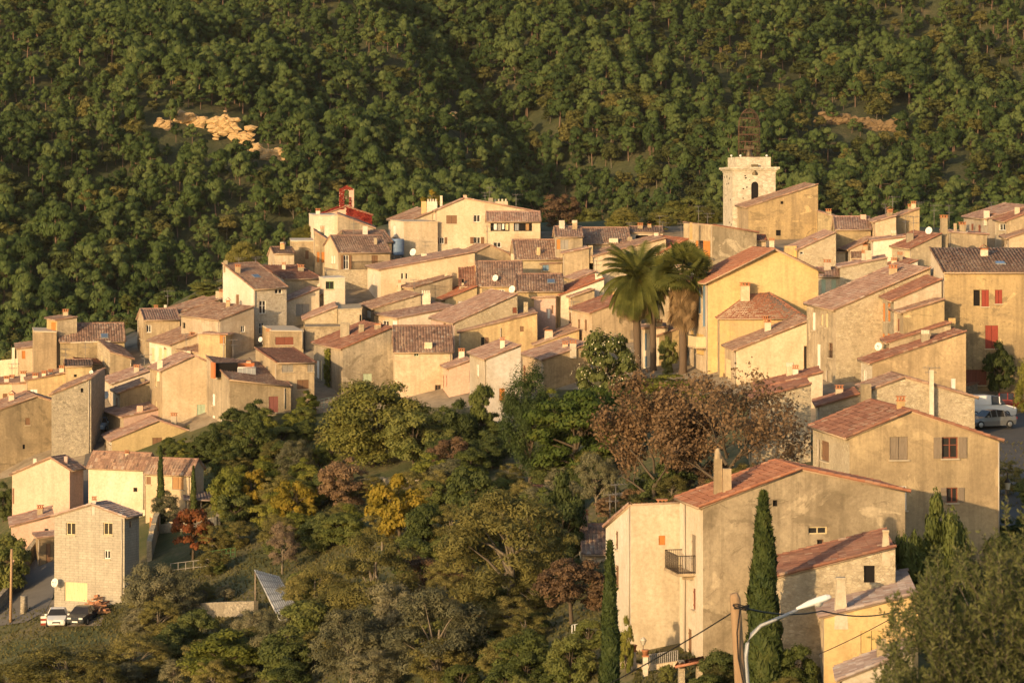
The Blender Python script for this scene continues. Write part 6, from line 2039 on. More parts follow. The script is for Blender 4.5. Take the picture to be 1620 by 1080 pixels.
balcony('house with a dark tile roof and an open brown-shuttered balcony door', 'AC', 1.6, 5.6, 493, .45)
Z(900, 320)
balcony('square house with an orange-shuttered terrace door above the palms', 'AB', -.2, 8.0, 302, .9, 'dark', 'greybeige', None, .02)
Z(1100, 420)
balcony('yellow house with a verge sloping down left and white balcony shutters', 'AC', 14.5, 19.0, 566, .9)
def terrace_cut():
    h = HOUSES['ochre house with a terrace cut into its striped tile roof']
    Z(200, 380); root = h['root']
    P = lambda x, y: h['hit'](cx(x), cy(y))
    p0, p1 = P(470, 738), P(690, 738)
    U, W = h['U'], h['W']; L = (p1 - p0).dot(U)
    base = Vector((p0.x, p0.y, p0.z))
    m = MB()     # solid block under the raised tiles, shade of the recess put into its colour
    m.box(base + U * 1.4 + W * .9 + Vector((0, 0, .85)), U * 1.3, W * .55, (0, 0, .75))
    m.build('terrace_shade_block', plain('painted_interior_shade', (.012, .010, .009), .9), root)
    m = MB()
    m.box(base + U * .05 + W * .6 + Vector((0, 0, .85)), U * .08, W * .6, (0, 0, .85))
    m.box(base + U * 3.6 + W * 1.2 + Vector((0, 0, .95)), U * 1.2, W * .12, (0, 0, .55))
    m.build('terrace_wall', plain('terracotta_paint', (.48, .16, .06), .85), root)
    m = MB()
    a, b = base + U * 2.6 + Vector((0, 0, .15)), base + U * (L + .3) + Vector((0, 0, .15))
    rail(m, a, b, .95, 4, .03); rail(m, b, b + W * 2.2, .95, 3, .03)
    m.build('railing', paint('white'), root)
    m = MB(); m.box((a + b) / 2 + Vector((0, 0, .5)), (b - a) / 2, W * .01, (0, 0, .38))
    m.build('glass_panel', plain('frosted_glass', (.35, .35, .34), .3), root)
    m = MB(); m.box((a + b) / 2 + W * 1.2 - Vector((0, 0, .08)), (b - a) / 2, W * 1.2, (0, 0, .14))
    m.build('terrace_floor', plaster('beige'), root)
terrace_cut()

# water tank and washing by the villa
Z(600, 280)
def tank():
    d = D0(cx(130), cy(430)) - 1.5
    p = at(cx(99), cy(416), d); r = 34 / 3.375 * d / F
    h = 84 / 3.375 * d / F
    root = empty('water_tank', tuple(p)); tag(root, 'blue ribbed water tank standing beside the villa side block', 'water tank')
    m = MB()
    prof = [(0, 0), (r, 0)]
    for k in range(5):
        z = h * (k + .5) / 5
        prof += [(r, z - .1), (r * 1.04, z), (r, z + .1)]
    prof += [(r, h), (r * .9, h + .05), (0, h + .06)]
    m.lathe(p, prof, 18)
    m.build('drum', plain('blue_plastic', (.14, .20, .30), .45), root)
    m = MB()
    for a in range(4):
        q = p + Vector((math.cos(a * 1.57 + .8) * r * .7, math.sin(a * 1.57 + .8) * r * .7, 0)); m.tube([q, q - Vector((0, 0, 3.0))], .08, 5)
    m.build('leg', paint('grey'), root)
tank()
h = HOUSES['covered veranda wing of the hilltop villa hung with washing']
for i, (x0, x1, y1, col) in enumerate(((612, 628, 282, 'white'), (632, 652, 286, 'grey'), (656, 668, 279, 'white'), (674, 690, 283, 'cream'), (724, 746, 286, 'slate'), (782, 800, 284, 'wood'))):
    nU = Vector((h['U'].y, -h['U'].x, 0))
    P = lambda x, y: ray_plane(cx(x), cy(y), h['a'] + nU * (-.06), nU)
    m = MB()
    n = 5
    for k in range(n):
        xa, xb = x0 + (x1 - x0) * k / n, x0 + (x1 - x0) * (k + 1) / n
        oa, ob = nU * (.03 * math.sin(k * 2.1)), nU * (.03 * math.sin((k + 1) * 2.1))
        m.poly([P(xa, y1) + oa, P(xb, y1) + ob, P(xb, 250) + ob * .3, P(xa, 250) + oa * .3])
    o = m.build('laundry', paint(col), None, root=P((x0 + x1) / 2, 250))
    tag(o, '%s cloth hanging in the villa veranda opening' % {'white': 'white', 'grey': 'grey', 'cream': 'cream', 'slate': 'blue-grey', 'wood': 'tan'}[col], 'laundry', 'washing hung in the villa veranda')

# ------------------------------------------------------------------ roads, walls, fences
def drape(name, pairs, mat, lift=.08, nsub=6):
    V = []
    for (l0, r0), (l1, r1) in zip(pairs[:-1], pairs[1:]):
        for k in range(nsub):
            t = k / nsub
            for a, b in ((l0, l1), (r0, r1)):
                x, y = a[0] + (b[0] - a[0]) * t, a[1] + (b[1] - a[1]) * t
                V.append((x, y))
    V += [pairs[-1][0], pairs[-1][1]]
    W_ = []
    nw = 5
    for i in range(0, len(V), 2):
        for k in range(nw):
            t = k / (nw - 1)
            x, y = V[i][0] + (V[i + 1][0] - V[i][0]) * t, V[i][1] + (V[i + 1][1] - V[i][1]) * t
            p = at(x, y, D0(x, y)); p.z = max(p.z, gz(p.x, p.y)) + lift
            W_.append(tuple(p))
    nr = len(V) // 2
    Q = [(j * nw + i, (j + 1) * nw + i, (j + 1) * nw + i + 1, j * nw + i + 1) for j in range(nr - 1) for i in range(nw - 1)]
    o = link(name, mesh_np(name, W_, Q, mat, smooth=True))
    return tag(o, kind='structure')
def asphalt(name, col):
    g = NG(name)
    f = g.noise(g.pos(), .6, 6, .7); f2 = g.noise(g.pos(), 12, 3)
    c = g.mix(g.ramp(f, [(.35, 0), (.65, 1)]), tuple(x * .75 for x in col), col)
    c = g.mix(g.ramp(f2, [(.4, .3), (.6, 0)]), c, tuple(x * .6 for x in col))
    g.bump(f2, .3, .02)
    return g.out(c, .95)
drape('road', [((62, 878), (92, 872)), ((40, 905), (88, 915)), ((12, 945), (84, 945)), ((-30, 975), (72, 968)), ((-70, 1000), (40, 985))], asphalt('worn_asphalt', (.16, .145, .125)))
drape('yard', [((70, 950), (170, 948)), ((62, 975), (165, 972)), ((70, 992), (160, 990))], asphalt('dusty_yard', (.24, .20, .15)), .05)
drape('street', [((1530, 672), (1640, 650)), ((1530, 700), (1640, 690)), ((1560, 760), (1640, 760)), ((1580, 880), (1650, 880))], asphalt('shaded_street', (.12, .11, .10)))
drape('alley', [((138, 700), (166, 700)), ((132, 740), (165, 735)), ((115, 800), (150, 800)), ((95, 850), (140, 835))], asphalt('alley_paving', (.15, .13, .11)))

def gwall(label, pts, hpx, mat='stone', th=.45, name='garden_wall', cat='wall', cope=None, dd=0):
    P = []
    for x, y in pts:
        d = D0(x, y) + dd
        P.append((at(x, y, d), hpx * d / F))
    rr = random.Random(len(label))
    m = MB()
    for (a, ha), (b, hb) in zip(P[:-1], P[1:]):
        n = max(2, int((b - a).length / 1.2))
        dr = (b - a).normalized(); nn = Vector((dr.y, -dr.x, 0)).normalized() * th / 2
        for k in range(n):
            p, q = a.lerp(b, k / n), a.lerp(b, (k + 1) / n)
            h0 = ha + (hb - ha) * (k + .5) / n + (rr.uniform(-.12, .12) if mat == 'stone' else 0)
            m.box((p + q) / 2 + Vector((0, 0, (h0 - 1.0) / 2)), (q - p) / 2, nn * rr.uniform(.95, 1.05), (0, 0, (h0 + 1.0) / 2))
    r = P[0][0]
    o = m.build(name, wallmat(mat), None, root=tuple(r))
    tag(o, label, cat)
    if cope:
        m = MB()
        for (a, ha), (b, hb) in zip(P[:-1], P[1:]):
            dr = (b - a).normalized(); nn = Vector((dr.y, -dr.x, 0)).normalized() * th * .75
            m.box((a + b) / 2 + Vector((0, 0, (ha + hb) / 2 + .05)), (b - a) / 2, nn, (0, 0, .06))
        m.build('coping', tile(cope), o)
gwall('stone wall running up the left side of the sloping lane', [(-20, 985), (8, 955), (36, 905), (62, 868)], 24, 'greystone')
gwall('broken stone terrace wall on the grassy slope left of the corrugated roof', [(292, 978), (340, 974), (405, 972)], 22, 'greystone')
gwall('tall rough retaining wall right of the grey block house', [(236, 888), (246, 850), (252, 838)], 34, 'stone')
gwall('stone retaining wall under the terrace of the scarlet sumac', [(252, 842), (300, 838), (345, 832), (352, 800)], 14, 'stone')
gwall('long stone terrace wall across the gardens below the round oak', [(572, 775), (640, 768), (700, 764), (760, 760)], 16, 'stone')
gwall('long cream garden wall at the far left forest edge', [(-30, 600), (0, 598), (54, 592)], 28, 'pale')
gwall('low street wall with a red tile coping above the parked cars', [(1528, 622), (1556, 614), (1592, 606)], 12, 'greystone', cope='redbrown')
gwall('garden wall with railings in front of the tall cream house', [(985, 1052), (1022, 1060), (1075, 1052)], 8, 'pale', .3)

def fence(label, pts, hpx, col, n, name='garden_fence', bars=2):
    P = []
    for x, y in pts:
        d = D0(x, y); P.append((at(x, y, d), hpx * d / F))
    root = empty(name, tuple(P[0][0])); tag(root, label, 'fence')
    hh = P[0][1]
    m = MB(); tops = MB()
    tot = len(P) - 1
    for (a, _), (b, _) in zip(P[:-1], P[1:]):
        for k in range(n + 1):
            p = a.lerp(b, k / n); m.tube([p - Vector((0, 0, .4)), p + Vector((0, 0, hh))], .035, 5)
        for j in range(bars):
            f = 1 - j * .75 / max(1, bars - 1) if bars > 1 else 1
            tops.tube([a + Vector((0, 0, hh * f)), b + Vector((0, 0, hh * f))], .028, 4)
    m.build('posts', paint(col), root); tops.build('rails', paint(col), root)
fence('mint green mesh fence frame below the streaked wall', [(497, 652), (528, 645)], 18, 'mint', 4, bars=4)
fence('dark green railing on the terrace beside the scarlet sumac', [(330, 890), (372, 884)], 18, 'green', 6, bars=3)
fence('iron railing along the garden wall at the tall cream house', [(1022, 1060), (1072, 1052)], 24, 'grey', 16)
fence('small white garden railing under the brown shrub', [(905, 1006), (928, 1002)], 18, 'white', 5)
fence('wire fence with grey posts beside the lane verge', [(270, 905), (330, 898)], 14, 'grey', 5)

def shed():
    dd = -6
    ps = [at(404, 903, D0(420, 940) + 3 + dd), at(441, 914, D0(420, 940) + 1 + dd), at(476, 975, D0(470, 990) - .5 + dd), at(449, 992, D0(450, 1000) - 1 + dd)]
    root = empty('lean_to_shelter', tuple(ps[3])); tag(root, 'grey-white corrugated sheet roof sloping steeply in the garden', 'shelter')
    r = tile_sheet(ps[3], ps[2], ps[0], ps[1], corr=.06, over=(.1, .1), tw=.28)
    V, uv, Q = r
    g = NG('corrugated_sheet')
    f = g.noise(g.pos(), 1.0, 5, .7)
    uvn = g.n('ShaderNodeUVMap'); uvn.uv_map = 'tile'
    sx = g.n('ShaderNodeSeparateXYZ'); g.put(sx.inputs[0], uvn.outputs[0])
    band = g.math('PINGPONG', sx.outputs[1], 3.0)
    band = g.ramp(band, [(.40, (.20, .19, .18)), (.55, (.62, .60, .56))])
    m_ = g.out(g.mix(g.ramp(f, [(.35, .5), (.6, 0)]), band, (.30, .28, .25)), .5)
    ro = link('roof', mesh_np('roof', V - np.array(ps[3]), Q, m_, uv=uv), root)
    m = MB()
    for p in ps:
        m.tube([p, Vector((p.x, p.y, gz(p.x, p.y) - .5))], .07, 5)
    m.build('posts', paint('greybrown'), root)
shed()

# ------------------------------------------------------------------ vehicles
def car(label, cat, x, y, heading, col, kind='car', name='parked_car', dd=0.0):
    d = D0(x, y) + dd
    p = at(x, y, d)
    root = empty(name, tuple(p)); root.rotation_euler = (0, 0, heading)
    tag(root, label, cat)
    paintm = plain('%s_car_paint' % col, {'white': (.70, .68, .64), 'silver': (.20, .205, .21), 'dark': (.035, .04, .045), 'red': (.22, .03, .02), 'blue': (.25, .32, .40)}[col], .25, .35 if col in ('silver',) else .0, var=.02)
    L = 4.3 if kind == 'car' else 4.6
    # stations along x (front +x): x, z_low, z_belt, half width
    if kind == 'car':
        st = [(2.15, .38, .58, .60), (2.08, .24, .70, .76), (1.6, .20, .80, .84), (.95, .20, .92, .86), (-.3, .20, .95, .87), (-1.5, .20, .96, .85), (-2.0, .26, .93, .78), (-2.15, .42, .80, .66)]
        cab = [(.98, .90, .90, .74), (.35, .90, 1.40, .60), (-.2, .92, 1.46, .60), (-.9, .93, 1.42, .60), (-1.6, .94, .98, .70)]
    else:
        st = [(2.3, .38, .75, .70), (2.2, .24, .88, .82), (1.7, .20, 1.02, .90), (1.2, .20, 1.12, .92), (0, .20, 1.12, .92), (-2.1, .22, 1.12, .92), (-2.3, .3, 1.1, .88)]
        cab = [(1.35, 1.08, 1.10, .84), (.75, 1.10, 1.78, .78), (0, 1.1, 1.86, .80), (-2.1, 1.1, 1.86, .80), (-2.28, 1.1, 1.60, .82)]
    m = MB()
    def loft(secs, close=True):
        rings = []
        for (xx, z0, z1, hw) in secs:
            zm = z0 + (z1 - z0) * .55
            rings.append([Vector((xx, -hw * .92, z0)), Vector((xx, -hw, zm)), Vector((xx, -hw * .93, z1)), Vector((xx, hw * .93, z1)), Vector((xx, hw, zm)), Vector((xx, hw * .92, z0))])
        for a, b in zip(rings[:-1], rings[1:]):
            for k in range(6):
                m.poly([a[k], b[k], b[(k + 1) % 6], a[(k + 1) % 6]], True)
        m.poly(rings[0]); m.poly(rings[-1][::-1])
    loft(st)
    m.build('body', paintm, root, root=(0, 0, 0))
    # cabin: glass sides, painted roof
    m = MB()
    R_ = [(Vector((xx, -hwt if False else -(.84 if kind == 'car' else .90), z0)), Vector((xx, -hw, z1)), Vector((xx, hw, z1)), Vector((xx, (.84 if kind == 'car' else .90), z0))) for (xx, z0, z1, hw) in cab for hwt in (0,)]
    n = len(R_)
    g = MB()
    for i in range(n - 1):
        a, b = R_[i], R_[i + 1]
        tgt = g if (kind == 'car' or i < 2) else m
        tgt.poly([a[0], b[0], b[1], a[1]]); tgt.poly([a[3], a[2], b[2], b[3]])
        (m if (0 < i < n - 2) else g).poly([a[1], b[1], b[2], a[2]])
    (g if kind == 'car' else m).poly([R_[-1][0], R_[-1][3], R_[-1][2], R_[-1][1]])
    # pillars
    for i in range(1, n - 1):
        for k, sg in ((0, -1), (3, 1)):
            a, b = R_[i][k], R_[i][1 if k == 0 else 2]
            m.box((a + b) / 2 + Vector((0, sg * .012, 0)), (.04, 0, 0), (0, .012, 0), (b - a) / 2)
    m.build('car_roof', paintm, root, root=(0, 0, 0))
    g.build('window', glassmat(), root, root=(0, 0, 0))
    for wx in (1.35, -1.35):
        for sg in (-1, 1):
            t = MB()
            ax = (Vector((1, 0, 0)), Vector((0, 0, 1)), Vector((0, sg, 0)))
            c = Vector((wx, sg * .70, .31))
            t.lathe(c, [(.0, 0), (.29, 0), (.32, .04), (.32, .16), (.29, .2), (.20, .2)], 16, ax)
            to = t.build('wheel', plain('tyre_rubber', (.02, .02, .02), .8), root, root=(0, 0, 0))
            r_ = MB(); r_.lathe(c, [(.205, .19), (.19, .205), (.06, .19), (0, .2)], 10, ax)
            ro = r_.build('rim', plain('alloy_rim', (.40, .40, .40), .35, .7), to, root=(0, 0, 0))
    for sg in (-1, 1):
        hl = MB(); fx = 2.13 if kind == 'car' else 2.24
        hl.box((fx, sg * .52, .64 if kind == 'car' else .76), (.04, 0, 0), (0, .17, 0), (0, 0, .07))
        hl.build('headlight', plain('headlight_glass', (.55, .55, .52), .15), root, root=(0, 0, 0))
        tl = MB(); tl.box((-2.14 if kind == 'car' else -2.3, sg * .55, .78 if kind == 'car' else .95), (.03, 0, 0), (0, .12, 0), (0, 0, .09))
        tl.build('tail_light', plain('tail_light_red', (.35, .02, .02), .3), root, root=(0, 0, 0))
        mr = MB(); mr.box((.75, sg * .98, .98 if kind == 'car' else 1.2), (.06, 0, 0), (0, .09, 0), (0, 0, .07))
        mr.build('wing_mirror', paintm, root, root=(0, 0, 0))
    gr = MB(); gr.box((2.155 if kind == 'car' else 2.305, 0, .46), (.012, 0, 0), (0, .34, 0), (0, 0, .07))
    gr.build('grille', plain('tyre_rubber', (.02, .02, .02), .8), root, root=(0, 0, 0))
    pl = MB(); pl.box((2.17 if kind == 'car' else 2.32, 0, .36), (.01, 0, 0), (0, .25, 0), (0, 0, .055))
    pl.build('number_plate', plain('plate_white', (.7, .68, .62), .5), root, root=(0, 0, 0))
    z = max(gz(p.x, p.y), p.z)
    root.location.z = z + .1
car('white car facing the camera on the yard below the block house', 'car', 91, 989, R(-84), 'white')
car('dark car half hidden beside the white car at lower left', 'car', 131, 990, R(-100), 'dark', dd=1)
car('silver saloon car parked at the right end of the street', 'car', 1566, 678, R(-158), 'silver')
car('white van parked behind the silver saloon', 'van', 1562, 662, R(10), 'white', 'van', 'parked_van')
car('dark red car parked behind the white van', 'car', 1598, 650, R(-10), 'red')
car('pale blue car at the mouth of the dark alley', 'car', 160, 713, R(-95), 'blue', dd=8)

# ------------------------------------------------------------------ posts, lamps and cables
def post(label, pts, d, r, mat, name, cat):
    m = MB()
    P = [at(x, y, d) for x, y in pts]
    m.tube(P, r, 10)
    o = m.build(name, mat, None, root=tuple(P[-1]))
    tag(o, label, cat)
    return o
woodm = barkmat('weathered_pole_wood', (.24, .15, .08), (.42, .28, .16))
dl = D0(17, 985)
post('brown wooden utility pole beside the lane at far left', [(18.5, 868), (17.5, 930), (16.5, 992)], dl, [.11, .12, .14], woodm, 'utility_pole', 'utility pole')
post('short grey stone gatepost on the lane edge', [(38, 942), (38, 972)], D0(38, 970), [.32, .36], stone('greystone'), 'gatepost', 'post')
fp = post('thick weathered wooden pole in the foreground bottom', [(1161, 938), (1163, 946), (1167, 1010), (1172, 1090), (1196, 1400)], 66.0, [.09, .125, .13, .14, .16], woodm, 'utility_pole', 'utility pole')
def coil():
    m = MB()
    c = at(1172, 961, 65.7)
    for k in range(4):
        pts = [c + Vector((math.cos(t) * (.16 + .01 * k), -.08 + math.sin(t) * .16, .02 * k + .03 * math.sin(t * 2 + k))) for t in np.linspace(0, 6.28, 13)]
        m.tube(pts, .012, 4)
    m.tube([at(1171, 962, 65.8), at(1166, 1000, 65.75), at(1168, 1040, 65.8), at(1176, 1080, 65.8), at(1200, 1400, 65.8)], .018, 5)
    m.build('cable_coil', plain('black_cable', (.015, .015, .015), .6), None, root=(0, 0, 0)).parent = fp
    fp.children[0].location = -fp.location
coil()
def lamp():
    d = 68.0
    pts = [(1186, 1400), (1182.5, 1080), (1180, 1040), (1182, 1018), (1189, 1003), (1204, 989), (1237, 975), (1262, 964)]
    root = empty('street_lamp', tuple(at(1186, 1400, d))); tag(root, 'curved grey street lamp with a pale hooded head in the foreground', 'street lamp')
    m = MB(); m.tube([at(x, y, d) for x, y in pts], [.06, .055, .05, .048, .046, .044, .042, .04], 10)
    m.build('post', plain('galvanised_grey', (.36, .36, .35), .5, .2), root)
    a, b = at(1260, 963, d), at(1315, 943.5, d)
    ax = (b - a).normalized(); u = Vector((0, 1, 0)); v = ax.cross(u)
    m = MB()
    prof = [(0, .045), (.10, .065), (.18, .085), (.30, .11), (.52, .12), (.70, .11), (.78, .07), (.80, .02)]
    rings = []
    for t, r in prof:
        rings.append([a + ax * t * (b - a).length / .8 + u * math.cos(q) * r * .85 + v * math.sin(q) * r * (.9 if math.sin(q) > 0 else .55) for q in np.linspace(0, 2 * math.pi, 13)[:-1]])
    for p, q in zip(rings[:-1], rings[1:]):
        for k in range(12):
            m.poly([p[k], p[(k + 1) % 12], q[(k + 1) % 12], q[k]], True)
    m.poly(rings[0][::-1]); m.poly(rings[-1])
    m.build('lamp_head', plain('pale_lamp_hood', (.66, .65, .62), .4), root)
    m = MB()
    c = a.lerp(b, .62)
    sgn = -1 if v.z > 0 else 1
    m.lathe(c + Vector((0, 0, -.045)), [(.12, .02), (.11, -.04), (.06, -.08), (0, -.09)], 10)
    m.build('lamp_glass', plain('lamp_lens', (.5, .48, .42), .15), root)
lamp()
def cable(label, pts, r, name='power_cable'):
    m = MB()
    P = []
    for (a, b) in zip(pts[:-1], pts[1:]):
        pa, pb = at(*a), at(*b)
        L = (pb - pa).length
        for k in range(12):
            t = k / 12
            P.append(pa.lerp(pb, t) - Vector((0, 0, L * .009 * 4 * t * (1 - t))))
    P.append(at(*pts[-1]))
    m.tube(P, r, 5)
    o = m.build(name, plain('black_cable', (.015, .015, .015), .6), None, root=tuple(P[0]))
    tag(o, label, 'cable')
cable('black cable sagging down left from the foreground pole', [(1170, 961, 65.9), (930, 1098, 72)], .017)
cable('black cable running right from the foreground pole past the lamp', [(1173, 960, 65.9), (1300, 965.5, 80), (1412, 968, 95), (1700, 960, 110)], .022)
cable('thin wire slanting across the front of the yellow pine-shuttered house', [(1296, 1034, 138), (1420, 972, 132), (1640, 860, 128)], .02, 'overhead_wire')
cable('thin overhead wire between the upper right roofs', [(1425, 345, 352), (1452, 318, 352)], .03, 'overhead_wire')

def lantern():
    h = HOUSES['large ochre gable house with brown shutters and an open window at right']
    d = h['a'].y + 4
    root = empty('wall_lantern', tuple(at(1580, 742, d))); tag(root, 'glass street lantern hanging on the corner of the ochre gable house', 'lantern')
    m = MB(); m.tube([at(1577, 742, d), at(1590, 742, d), at(1594, 748, d), at(1594, 756, d)], .03, 5); m.build('bracket', paint('dark'), root)
    c = at(1594, 774, d); s = d / F
    m = MB(); m.lathe(c, [(3 * s, 0), (5 * s, 10 * s), (5.4 * s, 11 * s)], 6); m.build('lantern_glass', plain('lantern_glass', (.5, .45, .35), .2), root)
    m = MB(); m.lathe(c, [(5.8 * s, 11 * s), (3.5 * s, 15 * s), (1 * s, 18 * s), (0, 19 * s)], 6); m.lathe(c, [(0, -1.4 * s), (3.2 * s, -1 * s), (3.2 * s, 0)], 6); m.build('lantern_cap', paint('dark'), root)
lantern()

# small garden furniture
def pillar_pot(label, x, yb, yt, w, pot=True):
    d = D0(x, yb) - .2; s = d / F
    p = at(x, yb, d)
    root = empty('gate_pillar', tuple(p)); tag(root, label, 'pillar')
    m = MB(); m.frustum(p - Vector((0, 0, .4)), (w * s / 2, 0, 0), (0, w * s / 2, 0), (yb - yt) * s + .4, 1.0); m.build('shaft', plaster('white'), root)
    m = MB(); m.abox(p.x - w * s * .65, p.x + w * s * .65, p.y - w * s * .65, p.y + w * s * .65, p.z + (yb - yt) * s, p.z + (yb - yt) * s + .08); m.build('cap', plain('terracotta', (.40, .17, .08), .85), root)
    m = MB(); c = p + Vector((0, 0, (yb - yt) * s + .08)); m.lathe(c, [(0, 0), (.13, 0), (.20, .24), (.23, .26), (.22, .30), (.16, .28), (0, .26)], 12); o = m.build('flower_pot', plain('terracotta', (.40, .17, .08), .85), None, root=tuple(c)); tag(o, 'terracotta flower pot on the ' + label.split(' at the')[0].split(' left')[0], 'flower pot')
pillar_pot('white gate pillar at the foot of the tall cream house', 1021, 1066, 1038, 8)
pillar_pot('shorter white gate pillar left of the garden lamp', 1002, 1055, 1030, 8)
def garden_lamp():
    x, yb, yt = 1017.5, 1050, 1008
    d = D0(x, yb) - .5; s = d / F; p = at(x, yb, d)
    root = empty('garden_lamp', tuple(p)); tag(root, 'small garden lamp post between the white gate pillars', 'lamp post')
    hh = (yb - yt) * s
    m = MB(); m.tube([p - Vector((0, 0, .3)), p + Vector((0, 0, hh * .72))], .035, 6); m.build('post', paint('greybrown'), root)
    m = MB(); c = p + Vector((0, 0, hh * .72)); m.lathe(c, [(.08, 0), (.19, .26), (.2, .28), (.09, .40), (0, .46)], 6); m.build('lamp_shade', plain('lantern_glass', (.5, .45, .35), .2), root)
garden_lamp()
T('green', 'clipped ball shrub on a short stem in the cream house garden', 1055, 1078, 30, 28, 2, name='ball_shrub', cat='shrub')
def tiled_gateway():
    d = D0(1090, 1080) - 1
    root = empty('garden_gateway', tuple(at(1092, 1080, d))); tag(root, 'low red-tiled gateway roof right of the ball shrub', 'gateway')
    r = tile_sheet(at(1072, 1055, d), at(1112, 1047, d), at(1076, 1049, d + 2.4), at(1110, 1041, d + 2.4))
    V, uv, Q = r
    link('roof', mesh_np('roof', V - np.array(root.location), Q, tile('red'), uv=uv), root)
    for x in (1078, 1106):
        m = MB(); p = at(x, 1080, d + .8); m.box(p + Vector((0, 0, .2)), (.16, 0, 0), (0, .5, 0), (0, 0, 1.0)); m.build('pier', stone('stone'), root)
tiled_gateway()
def rubble():
    rr = random.Random(4)
    d = D0(150, 970); s = d / F
    m = MB()
    for k in range(90):
        x = rr.gauss(152, 9); y = rr.uniform(955, 972)
        p = at(x, y, D0(x, y) + rr.uniform(-1, 1)); hgt = max(0, 1 - abs(x - 152) / 20) * rr.uniform(0, 1.1)
        a = rr.uniform(0, 3.1); l = rr.uniform(.15, .6)
        u = Vector((math.cos(a), math.sin(a), rr.uniform(-.3, .3))).normalized()
        v = u.cross(Vector((0, 0, 1))).normalized()
        m.m = rr.randrange(2)
        m.box(p + Vector((0, 0, hgt)), u * l, v * rr.uniform(.06, .15), u.cross(v) * rr.uniform(.04, .12))
    o = m.build('rubble_heap', [plain('broken_timber', (.34, .19, .10), .9, var=.3), plain('broken_tile', (.36, .17, .09), .9, var=.3)], None, root=tuple(at(152, 970, d)))
    tag(o, 'heap of broken timber and tiles in front of the garage door', 'rubble heap', kind='stuff')
rubble()
def barrier():
    d = D0(69, 990) - .3; s = d / F
    p = at(69, 990, d)
    root = empty('road_barrier', tuple(p)); tag(root, 'small red and white barrier board beside the white car', 'barrier')
    for k in range(4):
        m = MB(); m.box(p + Vector((0, 0, .18 + .2 * k)), (.24, .05, 0), (0, .03, 0), (0, 0, .099)); m.build('board', paint('red' if k % 2 == 0 else 'white'), root)
barrier()
def panel_door():
    d = D0(247, 838) - 3; s = d / F
    p = at(244, 838, d)
    root = empty('garden_gate', tuple(p)); tag(root, 'bright orange-brown wooden gate panel on the terrace edge', 'gate')
    m = MB(); m.box(p + Vector((0, 0, 9 * s)), (6 * s, 0, 0), (0, .05, 0), (0, 0, 10 * s)); m.build('panel', paint('orange'), root)
    m = MB()
    for k in (-1, 1): m.box(p + Vector((k * 6.4 * s, 0, 9.5 * s)), (.05, 0, 0), (0, .07, 0), (0, 0, 11 * s))
    m.build('gate_frame', paint('wood'), root)
panel_door()
def porch():
    d = D0(325, 800) - 1
    root = empty('tiled_porch', tuple(at(318, 800, d))); tag(root, 'small tiled porch roof on posts beside the shortest cypress', 'porch')
    r = tile_sheet(at(292, 790, d), at(342, 792, d), at(290, 778, d + 3.2), at(338, 780, d + 3.2))
    V, uv, Q = r
    link('roof', mesh_np('roof', V - np.array(root.location), Q, tile('grey'), uv=uv), root)
    m = MB()
    for x in (294, 318, 340): m.tube([at(x, 790, d + .2), at(x, 812, d + .2)], .09, 6)
    m.build('posts', plaster('cream'), root)
porch()

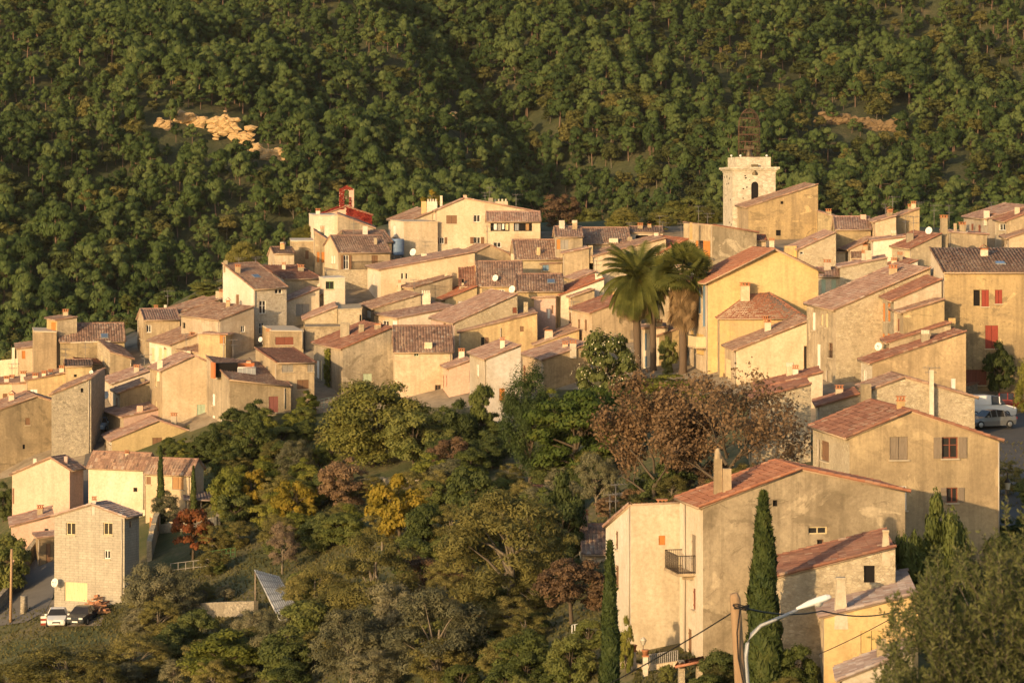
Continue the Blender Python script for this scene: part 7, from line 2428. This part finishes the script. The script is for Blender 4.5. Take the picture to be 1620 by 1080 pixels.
# ------------------------------------------------------------------ soft olive branches close to the lens
def near_olive():
    rs = np.random.RandomState(5); rr = random.Random(5)
    root = empty('olive_tree', tuple(at(1640, 1420, 40))); tag(root, 'blurred olive tree close to the lens at the lower right', 'tree')
    edge_x = [1395, 1410, 1440, 1470, 1495, 1520, 1560, 1590, 1620, 1680]
    edge_y = [1085, 1000, 945, 900, 880, 905, 875, 850, 815, 770]
    V = []; tw = MB()
    base = np.array(root.location)
    n = 0
    while n < 2900:
        x = rs.uniform(1395, 1720); y = rs.uniform(700, 1150)
        ey = np.interp(x, edge_x, edge_y) + 22 * math.sin(x * .11) + 14 * math.sin(x * .29 + 1)
        if y < ey: continue
        if y < ey + 130 and rs.uniform() > .18 + .82 * (y - ey) / 130: continue
        hole = math.sin(x * .045 + 2) * math.sin(y * .04 + x * .013)
        if hole > .62 and x < 1600: continue
        n += 1
        d = 40 + rs.uniform(-2.2, 2.2)
        p = np.array(at(x, y, d))
        dr = np.array((rs.normal() * .5 - .25, rs.normal() * .5, 1.0)); dr /= np.linalg.norm(dr)
        L = rs.uniform(.16, .34)
        tw.tube([tuple(p - base), tuple(p + dr * L - base)], [.004, .002], 3, caps=False)
        k = 16
        t = np.linspace(.05, 1, k)
        P0 = p + dr[None] * (t * L)[:, None]
        od = rand_dirs(k, rs); od -= (od @ dr)[:, None] * dr[None]; od /= np.linalg.norm(od, axis=1)[:, None]
        ld = od * .75 + dr[None] * .65; ld /= np.linalg.norm(ld, axis=1)[:, None]
        ll = rs.uniform(.06, .10, k)[:, None]
        sd = np.cross(ld, rand_dirs(k, rs)); sd /= np.linalg.norm(sd, axis=1)[:, None]
        Q = np.stack([P0, P0 + ld * ll * .5 + sd * ll * .17, P0 + ld * ll, P0 + ld * ll * .5 - sd * ll * .17], 1)
        V.append(Q.reshape(-1, 3))
    V = np.concatenate(V) - base
    lm = leafmat('near_olive_leaves', (.055, .066, .022), (.115, .122, .040), (.22, .205, .08), .35, 3.0, 0)
    link('crown', mesh_np('crown', V, np.arange(len(V)).reshape(-1, 4), lm), root)
    for k in range(16):
        x1, y1 = rr.uniform(1430, 1690), rr.uniform(860, 1060)
        a = at(1650, 1230, 40); b = at(x1, max(y1, np.interp(x1, edge_x, edge_y) + 25), 40 + rr.uniform(-1.5, 1.5)); mid = a.lerp(b, .5) + Vector((rr.uniform(-.2, .2), rr.uniform(-.3, .3), .1))
        tw.tube([a - root.location, mid - root.location, b - root.location], [.035, .018, .006], 5)
    tw.tube([(0, 0, -4), at(1650, 1230, 40) - root.location], [.16, .06], 8)
    tw.build('trunk', B_GREY, None, root=(0, 0, 0)).parent = root
near_olive()

# ------------------------------------------------------------------ air between the village and the hill
def haze():
    m = MB()
    m.abox(-450, 520, -60, 1720, -66, 345)
    mt = bpy.data.materials.new('haze_air'); mt.use_nodes = True
    t = mt.node_tree; t.nodes.clear()
    o_ = t.nodes.new('ShaderNodeOutputMaterial'); v = t.nodes.new('ShaderNodeVolumePrincipled')
    v.inputs['Color'].default_value = (.92, .90, .86, 1)
    v.inputs['Density'].default_value = HAZE
    v.inputs['Anisotropy'].default_value = 0.0
    t.links.new(v.outputs[0], o_.inputs['Volume'])
    o = m.build('haze', mt)
    tag(o, kind='stuff')
HAZE = 0.00002
haze()
